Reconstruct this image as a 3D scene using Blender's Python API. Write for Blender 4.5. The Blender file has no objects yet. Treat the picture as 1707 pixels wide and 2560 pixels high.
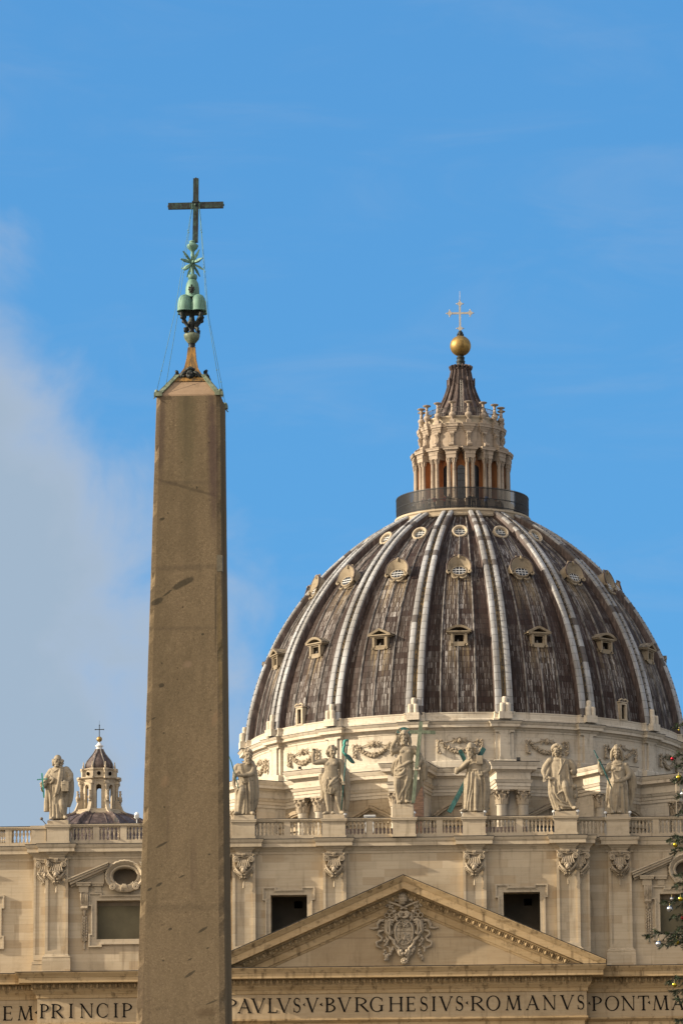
import bpy, bmesh, math, random
from mathutils import Vector, Matrix, noise
sin, cos, pi, R = math.sin, math.cos, math.pi, math.radians
sc = bpy.context.scene
COL = sc.collection
# ------------------------------------------------------------------ camera
W_, H_, F_ = 1707, 2560, 11000.0
CAM = Vector((13.0, -341.0, 1.7))
PITCH, YAW, ROLL = R(11.3), R(2.98), R(0.37)
CAM_F = Vector((-sin(YAW)*cos(PITCH), cos(YAW)*cos(PITCH), sin(PITCH)))
rt0 = Vector((cos(YAW), sin(YAW), 0)); up0 = rt0.cross(CAM_F)
CAM_R = cos(ROLL)*rt0 - sin(ROLL)*up0
CAM_U = sin(ROLL)*rt0 + cos(ROLL)*up0
cd = bpy.data.cameras.new("camera"); cam = bpy.data.objects.new("camera", cd); COL.objects.link(cam)
m = Matrix.Identity(4)
for i in range(3):
    m[i][0], m[i][1], m[i][2], m[i][3] = CAM_R[i], CAM_U[i], -CAM_F[i], CAM[i]
cam.matrix_world = m
cd.sensor_fit = 'VERTICAL'; cd.sensor_height = 36; cd.lens = F_/H_*36
cd.clip_start = 1; cd.clip_end = 20000
sc.camera = cam
def at(px, py, Y):
    """world point on the plane y=Y that a photograph pixel looks at (used to measure the place)"""
    d = CAM_F*F_ + CAM_R*(px-W_/2) - CAM_U*(py-H_/2)
    return CAM + d*((Y-CAM.y)/d.y)
# ------------------------------------------------------------------ light
SUN_EL, SUN_AZ = R(22), R(10)          # height; swing in front of the facade plane (sun stands to the left)
sd = Vector((-cos(SUN_EL)*cos(SUN_AZ), -cos(SUN_EL)*sin(SUN_AZ), sin(SUN_EL)))
sl = bpy.data.lights.new("sun", 'SUN'); sl.energy = 4.7; sl.angle = R(0.53); sl.color = (1.0, 0.87, 0.69)
so = bpy.data.objects.new("sun", sl); COL.objects.link(so)
so.rotation_euler = (-sd).to_track_quat('-Z', 'Y').to_euler(); so.location = (-200, -200, 200)
w = bpy.data.worlds.new("World"); sc.world = w; w.use_nodes = True
nt = w.node_tree; N = nt.nodes; L = nt.links; N.clear()
def nd(t, **k):
    n = N.new(t)
    for a, b in k.items(): setattr(n, a, b)
    return n
sky = nd('ShaderNodeTexSky', sky_type='NISHITA', sun_disc=False)
sky.sun_elevation = SUN_EL; sky.sun_rotation = math.atan2(sd.x, sd.y)
sky.altitude = 50; sky.air_density = 1.0; sky.dust_density = 0.3; sky.ozone_density = 3.0
hs = nd('ShaderNodeHueSaturation'); hs.inputs['Saturation'].default_value = 1.22; hs.inputs['Value'].default_value = 1.0
L.new(sky.outputs[0], hs.inputs['Color'])
tint = nd('ShaderNodeMix', data_type='RGBA', blend_type='MULTIPLY'); tint.inputs[0].default_value = 1
L.new(hs.outputs[0], tint.inputs[6]); tint.inputs[7].default_value = (0.95, 0.98, 1.0, 1)
# clouds: a grey bank low in the left of the view, drawn on the direction of the sky itself
tc = nd('ShaderNodeTexCoord'); sp = nd('ShaderNodeSeparateXYZ'); L.new(tc.outputs['Generated'], sp.inputs[0])
def mth(op, a, b=None, c=None):
    n = nd('ShaderNodeMath', operation=op)
    for i, v in enumerate((a, b, c)):
        if v is None: continue
        if isinstance(v, (int, float)): n.inputs[i].default_value = v
        else: L.new(v, n.inputs[i])
    return n.outputs[0]
def wnoise(scale, detail, rough, vec, dist=0.0):
    n = nd('ShaderNodeTexNoise'); n.inputs['Scale'].default_value = scale; n.inputs['Detail'].default_value = detail
    n.inputs['Roughness'].default_value = rough; n.inputs['Distortion'].default_value = dist; L.new(vec, n.inputs['Vector']); return n.outputs[0]
n1 = wnoise(9, 6, 0.5, tc.outputs['Generated'], 0.6)
n2 = wnoise(34, 5, 0.55, tc.outputs['Generated'], 0.4)
mp = nd('ShaderNodeMapping'); mp.inputs['Scale'].default_value = (14, 14, 60); mp.inputs['Rotation'].default_value = (0, R(-25), 0)
L.new(tc.outputs['Generated'], mp.inputs[0]); n3 = wnoise(1.0, 5, 0.6, mp.outputs[0], 0.8)
# field: grows to the left (x) and downwards (z)
f = mth('ADD', mth('MULTIPLY', mth('ADD', sp.outputs[0], 0.088), -15.0), mth('MINIMUM', mth('MULTIPLY', mth('SUBTRACT', 0.200, sp.outputs[2]), 12.0), 0.30))
f = mth('ADD', f, mth('MULTIPLY', mth('SUBTRACT', n1, 0.5), 0.8))
f = mth('ADD', f, mth('MULTIPLY', mth('SUBTRACT', n2, 0.5), 1.15))
cr = nd('ShaderNodeMapRange', interpolation_type='SMOOTHSTEP'); L.new(f, cr.inputs[0])
cr.inputs[1].default_value = -0.08; cr.inputs[2].default_value = 0.66; cr.inputs[4].default_value = 0.88
wisp = nd('ShaderNodeMapRange', interpolation_type='SMOOTHSTEP'); L.new(n3, wisp.inputs[0])
wisp.inputs[1].default_value = 0.40; wisp.inputs[2].default_value = 0.85; wisp.inputs[4].default_value = 0.14
mask = mth('MAXIMUM', cr.outputs[0], wisp.outputs[0])
# cloud tone: paler at its lit rim, greyer inside
rim = nd('ShaderNodeMapRange', interpolation_type='SMOOTHSTEP'); L.new(f, rim.inputs[0])
rim.inputs[1].default_value = 0.30; rim.inputs[2].default_value = 0.75
cc = nd('ShaderNodeMix', data_type='RGBA'); L.new(rim.outputs[0], cc.inputs[0])
CS = 1.0
cc.inputs[6].default_value = (3.05*CS, 3.35*CS, 3.85*CS, 1); cc.inputs[7].default_value = (2.4*CS, 2.95*CS, 3.55*CS, 1)
gz = nd('ShaderNodeMapRange'); L.new(sp.outputs[2], gz.inputs[0]); gz.inputs[1].default_value = 0.05; gz.inputs[2].default_value = 0.40
deep = nd('ShaderNodeMix', data_type='RGBA'); L.new(gz.outputs[0], deep.inputs[0]); deep.inputs[6].default_value = (0.66, 2.52, 4.95, 1); deep.inputs[7].default_value = (0.55, 1.90, 4.15, 1)
blue = nd('ShaderNodeMix', data_type='RGBA'); blue.inputs[0].default_value = 0.85; L.new(tint.outputs[2], blue.inputs[6]); L.new(deep.outputs[2], blue.inputs[7])
mx = nd('ShaderNodeMix', data_type='RGBA'); L.new(mask, mx.inputs[0]); L.new(blue.outputs[2], mx.inputs[6]); L.new(cc.outputs[2], mx.inputs[7])
# unseen broken clouds behind the camera, added as warm fill light
n4 = wnoise(2.6, 5, 0.55, tc.outputs['Generated'], 0.5)
fill_east = nd('ShaderNodeMapRange', interpolation_type='SMOOTHSTEP'); L.new(mth('ADD', mth('MULTIPLY', sp.outputs[2], 0.55), mth('ADD', mth('MULTIPLY', sp.outputs[0], -0.54), mth('MULTIPLY', sp.outputs[1], -0.64))), fill_east.inputs[0]); fill_east.inputs[1].default_value = 0.50; fill_east.inputs[2].default_value = 0.95
brk = nd('ShaderNodeMapRange', interpolation_type='SMOOTHSTEP'); L.new(n4, brk.inputs[0]); brk.inputs[1].default_value = 0.30; brk.inputs[2].default_value = 0.56
em = mth('MULTIPLY', fill_east.outputs[0], brk.outputs[0])
mx2 = nd('ShaderNodeMix', data_type='RGBA'); L.new(em, mx2.inputs[0]); L.new(mx.outputs[2], mx2.inputs[6]); mx2.inputs[7].default_value = (13.0, 10.7, 8.1, 1)
fill_north = nd('ShaderNodeMapRange', interpolation_type='SMOOTHSTEP'); L.new(sp.outputs[0], fill_north.inputs[0]); fill_north.inputs[1].default_value = 0.16; fill_north.inputs[2].default_value = 0.6; fill_north.inputs[4].default_value = 0.7  # second unseen cloud patch, added as warm fill from the right
mx3 = nd('ShaderNodeMix', data_type='RGBA'); L.new(mth('MULTIPLY', fill_north.outputs[0], brk.outputs[0]), mx3.inputs[0]); L.new(mx2.outputs[2], mx3.inputs[6]); mx3.inputs[7].default_value = (5.6, 4.7, 3.6, 1)
bg = nd('ShaderNodeBackground'); L.new(mx3.outputs[2], bg.inputs[0]); bg.inputs[1].default_value = 0.11
wo = nd('ShaderNodeOutputWorld'); L.new(bg.outputs[0], wo.inputs[0])
sc.view_settings.view_transform = 'Standard'; sc.view_settings.look = 'None'
sc.view_settings.exposure = 0.58; sc.view_settings.gamma = 1.0; sc.view_settings.use_curve_mapping = False
sc.render.engine = 'CYCLES'; sc.cycles.max_bounces = 6; sc.cycles.diffuse_bounces = 2
sc.render.resolution_x, sc.render.resolution_y = 682, 1024
random.seed(7)
# ------------------------------------------------------------------ mesh and object helpers
class MB:
    """collects geometry; build() links it as ONE mesh object"""
    def __init__(s): s.v = []; s.f = []; s.mi = []; s.uv = {}; s.sm = []
    def add(s, vs, fs, mi=0, smooth=False, mat=None):
        o = len(s.v)
        s.v += [tuple(mat @ Vector(p)) for p in vs] if mat else [tuple(p) for p in vs]
        for f in fs:
            s.f.append(tuple(o+i for i in f)); s.mi.append(mi); s.sm.append(smooth)
        return o
    def box(s, x0, x1, y0, y1, z0, z1, mi=0, mat=None):
        vs = [(x0,y0,z0),(x1,y0,z0),(x1,y1,z0),(x0,y1,z0),(x0,y0,z1),(x1,y0,z1),(x1,y1,z1),(x0,y1,z1)]
        s.add(vs, [(0,3,2,1),(4,5,6,7),(0,1,5,4),(1,2,6,5),(2,3,7,6),(3,0,4,7)], mi, False, mat)
    def cham(s, x0, x1, y0, y1, z0, z1, c=.03, mi=0, mat=None):
        """box with chamfered vertical edges and top edge"""
        pl = [(x0+c,y0),(x1-c,y0),(x1,y0+c),(x1,y1-c),(x1-c,y1),(x0+c,y1),(x0,y1-c),(x0,y0+c)]
        cx, cy = (x0+x1)/2, (y0+y1)/2
        rows = [[(x,y,z0) for x,y in pl], [(x,y,z1-c) for x,y in pl],
                [(cx+(x-cx)*(1-2*c/max(.01,(x1-x0))), cy+(y-cy)*(1-2*c/max(.01,(y1-y0))), z1) for x,y in pl]]
        s.rings(rows, True, True, mi=mi, mat=mat)
    def prism(s, poly, y0, y1, mi=0, mat=None):
        """polygon in (x,z), counter-clockwise seen from -y, extruded from y0 (front) to y1"""
        n = len(poly)
        vs = [(x,y0,z) for x,z in poly] + [(x,y1,z) for x,z in poly]
        fs = [tuple(range(n)), tuple(range(2*n-1, n-1, -1))] + [(i, n+i, n+(i+1)%n, (i+1)%n) for i in range(n)]
        s.add(vs, fs, mi, False, mat)
    def rings(s, rows, cap0=False, cap1=False, closed=True, smooth=False, mi=0, mat=None):
        n = len(rows[0]); vs = [p for r in rows for p in r]; fs = []
        for j in range(len(rows)-1):
            for i in range(n if closed else n-1):
                a = j*n+i; b = j*n+(i+1)%n
                fs.append((a, b, b+n, a+n))
        o = s.add(vs, fs, mi, smooth, mat)
        if cap0: s.f.append(tuple(o+i for i in range(n-1,-1,-1))); s.mi.append(mi); s.sm.append(False)
        if cap1: s.f.append(tuple(o+(len(rows)-1)*n+i for i in range(n))); s.mi.append(mi); s.sm.append(False)
        return o
    def lathe(s, prof, c=(0,0,0), seg=16, a0=0, a1=2*pi, smooth=True, mi=0, mat=None, cap=False):
        """profile of (radius, z)"""
        full = abs(a1-a0-2*pi) < 1e-6
        n = seg if full else seg+1
        rows = [[(c[0]+r*sin(a0+(a1-a0)*i/seg), c[1]-r*cos(a0+(a1-a0)*i/seg), c[2]+z) for i in range(n)] for r, z in prof]
        s.rings(rows, cap, cap, full, smooth, mi, mat)
    def sphere(s, c, r, seg=10, rg=7, mi=0, mat=None):
        rr = (r,r,r) if isinstance(r,(int,float)) else r
        rows = []
        for j in range(rg+1):
            t = -pi/2 + pi*max(.02, min(.98, j/rg))
            rows.append([(c[0]+rr[0]*cos(t)*cos(2*pi*i/seg), c[1]+rr[1]*cos(t)*sin(2*pi*i/seg), c[2]+rr[2]*sin(t)) for i in range(seg)])
        s.rings(rows, True, True, True, True, mi, mat)
    def tube(s, pts, rad, seg=8, mi=0, mat=None, smooth=True, flat=1.0):
        pts = [Vector(p) for p in pts]
        if isinstance(rad,(int,float)): rad = [rad]*len(pts)
        rows = []; ref = None
        for i, p in enumerate(pts):
            d = (pts[min(i+1,len(pts)-1)] - pts[max(i-1,0)])
            if d.length < 1e-9: d = Vector((0,0,1))
            d.normalize()
            if ref is None: ref = d.orthogonal().normalized()
            ref = (ref - d*ref.dot(d))
            ref = d.orthogonal().normalized() if ref.length < 1e-6 else ref.normalized()
            b = d.cross(ref)
            rows.append([tuple(p + (ref*cos(2*pi*k/seg) + b*sin(2*pi*k/seg)*flat)*rad[i]) for k in range(seg)])
        s.rings(rows, True, True, True, smooth, mi, mat)
    def bar(s, a, b, w, h, mi=0, upv=(0,0,1)):
        """box section from a to b, w along the side vector, h along up"""
        a, b = Vector(a), Vector(b); d = (b-a).normalized()
        u = Vector(upv); sd_ = d.cross(u)
        if sd_.length < 1e-5: sd_ = d.cross(Vector((1,0,0)))
        sd_.normalize(); u = sd_.cross(d)
        rows = [[tuple(p + sd_*x*w/2 + u*y*h/2) for x, y in ((-1,-1),(1,-1),(1,1),(-1,1))] for p in (a, b)]
        s.rings(rows, True, True, True, False, mi)
    def mould(s, path, prof, closed=False, mi=0, smooth=False, ends=True):
        """sweep a profile of (out, z) along a plan polyline; 'out' is to the right of the walking direction"""
        n = len(path); P = [Vector((p[0],p[1])) for p in path]; off = []
        for i in range(n):
            ds = []
            if closed or i > 0: ds.append((P[i]-P[i-1]).normalized())
            if closed or i < n-1: ds.append((P[(i+1)%n]-P[i]).normalized())
            ns = [Vector((d.y, -d.x)) for d in ds]
            if len(ns) == 1: off.append(ns[0])
            else:
                k = 1 + ns[0].dot(ns[1]); off.append((ns[0]+ns[1])/max(k, .15))
        rows = [[(P[i].x+off[i].x*o, P[i].y+off[i].y*o, z) for i in range(n)] for o, z in prof]
        m_ = len(prof); vs = [p for r in rows for p in r]; fs = []
        for j in range(m_-1):
            for i in range(n if closed else n-1):
                a = j*n+i; b = j*n+(i+1)%n
                fs.append((a, b, b+n, a+n))
        if ends and not closed:
            fs.append(tuple(j*n for j in range(m_))[::-1]); fs.append(tuple(j*n+n-1 for j in range(m_)))
        s.add(vs, fs, mi, smooth)
    def build(s, name, mat, parent=None, loc=None, auto=None):
        me = bpy.data.meshes.new(name); me.from_pydata(s.v, [], s.f)
        mats = mat if isinstance(mat, (list, tuple)) else [mat]
        for x in mats: me.materials.append(x)
        me.polygons.foreach_set('material_index', s.mi); me.polygons.foreach_set('use_smooth', s.sm)
        me.update()
        if auto: me.set_sharp_from_angle(angle=R(auto))
        o = bpy.data.objects.new(name, me); COL.objects.link(o)
        if parent: o.parent = parent
        if loc: o.location = loc
        return o
def tag(o, label, cat, group=None, kind=None):
    if label: o['label'] = label
    if cat: o['category'] = cat
    if group: o['group'] = group
    if kind: o['kind'] = kind
    return o
def thing(name, label, cat, loc=(0,0,0), group=None):
    o = bpy.data.objects.new(name, None); COL.objects.link(o); o.location = loc; o.empty_display_size = .5
    return tag(o, label, cat, group)
def structure(o): o['kind'] = 'structure'; return o
def kids(o): return [c for c in bpy.data.objects if c.parent == o]
def put(mb, name, mat, parent, auto=None):
    """build a part given in world coordinates under an Empty that stands at parent.location"""
    o = mb.build(name, mat, parent, auto=auto)
    p = parent; off = Vector((0,0,0))
    while p: off += p.location; p = p.parent
    o.location = -off
    return o
def sub(mb, name, mat, part, auto=None):
    """sub-part in world coordinates under a part that put() placed"""
    o = mb.build(name, mat, part, auto=auto); return o
def clamp(x, a=0., b=1.): return max(a, min(b, x))
def lerp(a, b, t): return a+(b-a)*t
# ------------------------------------------------------------------ materials
class NT:
    def __init__(s, name):
        s.m = bpy.data.materials.new(name); s.m.use_nodes = True; s.t = s.m.node_tree; s.t.nodes.clear()
        s.out = s.n('ShaderNodeOutputMaterial'); s.b = s.n('ShaderNodeBsdfPrincipled'); s.l(s.b.outputs[0], s.out.inputs[0])
        s.geo = s.n('ShaderNodeNewGeometry'); s.pos = s.geo.outputs['Position']
    def n(s, t, **k):
        x = s.t.nodes.new(t)
        for a, b in k.items(): setattr(x, a, b)
        return x
    def l(s, a, b): s.t.links.new(a, b)
    def set(s, sock, v):
        if isinstance(v, (int, float)): sock.default_value = v
        elif isinstance(v, (tuple, list)): sock.default_value = tuple(v) if len(v) == 4 or sock.type == 'VECTOR' else tuple(v)+(1,)
        else: s.l(v, sock)
    def math(s, op, a, b=None, c=None):
        x = s.n('ShaderNodeMath', operation=op)
        for i, v in enumerate((a, b, c)):
            if v is not None: s.set(x.inputs[i], v)
        return x.outputs[0]
    def scale(s, v, sv):
        x = s.n('ShaderNodeVectorMath', operation='MULTIPLY'); s.set(x.inputs[0], v); s.set(x.inputs[1], sv); return x.outputs[0]
    def noise(s, vec, scale=1, detail=4, rough=.55, dist=0, col=False):
        x = s.n('ShaderNodeTexNoise'); s.l(vec, x.inputs['Vector'])
        for k, v in (('Scale',scale),('Detail',detail),('Roughness',rough),('Distortion',dist)): x.inputs[k].default_value = v
        return x.outputs[1 if col else 0]
    def white(s, vec):
        x = s.n('ShaderNodeTexWhiteNoise', noise_dimensions='3D'); s.l(vec, x.inputs['Vector']); return x.outputs[0]
    def step(s, v, a, b, lo=0., hi=1.):
        x = s.n('ShaderNodeMapRange', interpolation_type='SMOOTHSTEP'); s.set(x.inputs[0], v)
        for i, q in ((1,a),(2,b),(3,lo),(4,hi)): s.set(x.inputs[i], q)
        return x.outputs[0]
    def mix(s, f, a, b, blend='MIX'):
        x = s.n('ShaderNodeMix', data_type='RGBA', blend_type=blend); s.set(x.inputs[0], f); s.set(x.inputs[6], a); s.set(x.inputs[7], b); return x.outputs[2]
    def ramp(s, f, stops, const=False):
        x = s.n('ShaderNodeValToRGB'); s.l(f, x.inputs[0]); e = x.color_ramp.elements
        if const: x.color_ramp.interpolation = 'CONSTANT'
        while len(e) > 1: e.remove(e[-1])
        e[0].position = stops[0][0]; e[0].color = tuple(stops[0][1])+(1,)
        for p, c in stops[1:]:
            k = e.new(p); k.color = tuple(c)+(1,)
        return x.outputs[0]
    def sep(s, v):
        x = s.n('ShaderNodeSeparateXYZ'); s.l(v, x.inputs[0]); return x.outputs
    def comb(s, a, b, c):
        x = s.n('ShaderNodeCombineXYZ')
        for i, v in enumerate((a,b,c)): s.set(x.inputs[i], v)
        return x.outputs[0]
    def done(s, col, rough=.8, bump=None, strength=.3, dist=.02, metal=0., spec=None):
        s.set(s.b.inputs['Base Color'], col); s.set(s.b.inputs['Roughness'], rough); s.set(s.b.inputs['Metallic'], metal)
        if spec is not None: s.b.inputs['Specular IOR Level'].default_value = spec
        if bump is not None:
            x = s.n('ShaderNodeBump'); x.inputs['Strength'].default_value = strength; x.inputs['Distance'].default_value = dist
            s.l(bump, x.inputs['Height']); s.l(x.outputs[0], s.b.inputs['Normal'])
        return s.m
def stone(name, base, warm, dark, block=(2.3, .95), blockamt=.25, grime=.5, lichen=.5, spread=1.0, spots=.62):
    """weathered travertine: bedded streaks, courses that differ a little, brown run-off, black lichen on ledges"""
    t = NT(name); P = t.pos; x, y, z = t.sep(P)[0:3]
    bed = t.noise(t.scale(P, (.35,.35,6.)), 1, 5, .6)
    big = t.noise(P, .22, 5, .6, .3)
    fine = t.noise(P, 5, 6, .65)
    c = t.mix(t.step(bed, .35, .7, .15, .65), base, warm)
    c = t.mix(t.math('MULTIPLY', t.step(big, .45, .75), .6*spread), c, tuple(v*.74 for v in warm))
    if block:
        row = t.math('FLOOR', t.math('DIVIDE', z, block[1]))
        cx = t.math('FLOOR', t.math('ADD', t.math('DIVIDE', x, block[0]), t.math('MULTIPLY', t.white(t.comb(row, 3, 1)), 5.)))
        rnd = t.white(t.comb(cx, row, 2.)); rnd2 = t.white(t.comb(row, cx, 7.))
        c = t.mix(t.math('MULTIPLY', t.step(rnd, .45, 1.), blockamt), c, tuple(min(1, v*1.3) for v in base))
        c = t.mix(t.math('MULTIPLY', t.step(rnd2, .6, 1.), blockamt*1.4), c, tuple(a*b for a, b in zip(warm, (.8, .70, .58))))
        fz = t.math('FRACT', t.math('DIVIDE', z, block[1]))
        jn = t.math('MULTIPLY', t.step(t.math('ABSOLUTE', t.math('SUBTRACT', fz, .5)), .475, .5), .35*t_amt(blockamt))
        c = t.mix(jn, c, dark)
    run = t.noise(t.scale(P, (2.2,2.2,.22)), 1, 5, .6)
    c = t.mix(t.math('MULTIPLY', t.step(run, .53, .72), grime*.8), c, dark)
    gr = t.noise(P, 1.7, 7, .7)
    c = t.mix(t.math('MULTIPLY', t.step(gr, .53, .68), grime*spots), c, tuple(v*.6 for v in dark))
    nz = t.sep(t.geo.outputs['Normal'])[2]
    lich = t.math('MULTIPLY', t.step(nz, .5, .95), t.step(t.noise(P, 2.1, 5, .7), .38, .62))
    c = t.mix(t.math('MULTIPLY', lich, lichen), c, (.035,.032,.028))
    return t.done(c, .85, t.math('ADD', t.math('MULTIPLY', bed, .3), fine), .18, .03, 0., .12)
def t_amt(a): return 1.0 if a > 0 else 0.
M = {}
M['stone'] = stone('travertine_wall', (.52,.435,.31), (.43,.34,.225), (.14,.10,.065), block=(1.7,.62), blockamt=.30, grime=.5, spots=.22)
M['trim'] = stone('travertine_trim', (.54,.455,.33), (.43,.345,.235), (.12,.09,.058), block=None, grime=.5, lichen=.9, spots=.35)
M['ochre'] = stone('ochre_travertine', (.52,.385,.22), (.40,.27,.13), (.08,.052,.027), block=None, grime=.85, lichen=.9)
M['frieze'] = stone('frieze_travertine', (.48,.375,.24), (.38,.28,.165), (.12,.08,.046), block=(3.4,4.), blockamt=.2, grime=.45, spots=.3)
M['pale'] = stone('pale_travertine', (.64,.57,.455), (.56,.48,.36), (.17,.13,.085), block=(2.6,.8), blockamt=.15, grime=.5, lichen=.85)
M['ornament'] = stone('crusted_travertine_carving', (.47,.39,.285), (.36,.29,.195), (.05,.038,.026), block=None, grime=1.0, lichen=.6, spread=1.3)
M['dormer'] = stone('dormer_travertine', (.37,.305,.215), (.29,.23,.15), (.10,.07,.045), block=None, grime=.6, lichen=.9)
M['drumshade'] = stone('shade_toned_drum_travertine', (.46,.38,.27), (.36,.285,.19), (.11,.08,.05), block=(2.2,.8), blockamt=.2, grime=.7, lichen=.85)  # dirty drum stone, darkened to paint in the shade under the entablature
M['lantern'] = stone('rosy_travertine', (.45,.37,.285), (.36,.285,.21), (.09,.07,.05), block=None, grime=.8, lichen=.9)
M['statue'] = stone('statue_travertine', (.385,.325,.235), (.29,.235,.16), (.06,.046,.032), block=None, grime=.85, lichen=.45)
def simple(name, c, rough=.7, metal=0., var=.35, scale=3., stretch=(1,1,1), spec=None):
    t = NT(name); n1 = t.noise(t.scale(t.pos, stretch), scale, 6, .65)
    col = t.mix(t.step(n1, .3, .7), tuple(v*(1-var) for v in c), tuple(min(1,v*(1+var)) for v in c))
    return t.done(col, rough, n1, .15, .02, metal, spec)
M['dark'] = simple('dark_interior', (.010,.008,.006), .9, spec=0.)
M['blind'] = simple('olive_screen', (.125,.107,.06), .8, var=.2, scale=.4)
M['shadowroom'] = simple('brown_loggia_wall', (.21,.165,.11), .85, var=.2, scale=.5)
M['iron'] = simple('dark_iron', (.016,.016,.016), .55)
M['letter'] = simple('black_bronze_letters', (.012,.011,.010), .8, var=.4, spec=.05)
M['white'] = simple('white_enamel', (.75,.75,.72), .4, var=.06)
M['orange'] = simple('orange_plaster', (.40,.165,.06), .85, var=.3, scale=1.2, stretch=(1,1,.4))
M['glass'] = simple('dark_glass', (.02,.024,.03), .12, var=.3)
M['paleglass'] = simple('dusty_glass', (.10,.11,.11), .25, var=.3)
M['silver'] = simple('silvered_iron', (.46,.43,.37), .5, .2, var=.12)
def bronze(name, pat, dark, th=(.4,.6), stretch=(1,1,1), scale=4., metal=.1):
    t = NT(name); n1 = t.noise(t.scale(t.pos, stretch), scale, 7, .68, .3); n2 = t.noise(t.scale(t.pos,(6,6,1.2)), 2.2, 4, .6)
    c = t.mix(t.step(t.math('ADD', t.math('MULTIPLY', n1, .7), t.math('MULTIPLY', n2, .3)), th[0], th[1]), dark, pat)
    c = t.mix(t.step(n2, .45, .75, 0, .4), c, tuple(min(1, v*1.5) for v in pat))
    return t.done(c, .6, n1, .25, .01, metal)
M['patina'] = bronze('green_patina', (.14,.265,.20), (.05,.105,.08), (.30,.55), (1,1,.35))
M['crossbronze'] = bronze('black_green_bronze', (.045,.10,.075), (.010,.013,.011), (.46,.68), scale=5)
M['blackbronze'] = bronze('blackened_bronze', (.035,.055,.042), (.008,.009,.008), (.5,.7))
M['statuebronze'] = bronze('verdigris_bronze', (.04,.155,.135), (.012,.045,.042), (.40,.62))
M['palebronze'] = bronze('pale_verdigris_bronze', (.20,.23,.15), (.07,.095,.055), (.36,.60), (1,1,.5))
M['brightbronze'] = bronze('bright_verdigris', (.06,.33,.26), (.03,.17,.14), (.36,.62))
def gilt():
    t = NT('worn_gilt_bronze'); n1 = t.noise(t.pos, 1.6, 6, .6, .4); n2 = t.noise(t.scale(t.pos,(3,3,.5)), 2, 5, .6)
    z = t.sep(t.pos)[2]
    c = t.mix(t.step(n1, .35, .7), (.42,.27,.085), (.22,.145,.05))
    c = t.mix(t.step(n2, .55, .8, 0, .5), c, (.15,.12,.07))
    return t.done(c, t.step(n1, .3, .7, .45, .62), n2, .1, .02, .75)
M['gilt'] = gilt()
def oldgilt():
    t = NT('rusty_gilt_sheet'); n1 = t.noise(t.scale(t.pos,(5,5,1.4)), 2, 6, .65, .3)
    c = t.ramp(n1, [(.3,(.06,.05,.03)),(.48,(.20,.115,.035)),(.62,(.42,.22,.05)),(.8,(.16,.15,.10))])
    return t.done(c, .5, n1, .3, .02, .3)
M['oldgilt'] = oldgilt()
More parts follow.
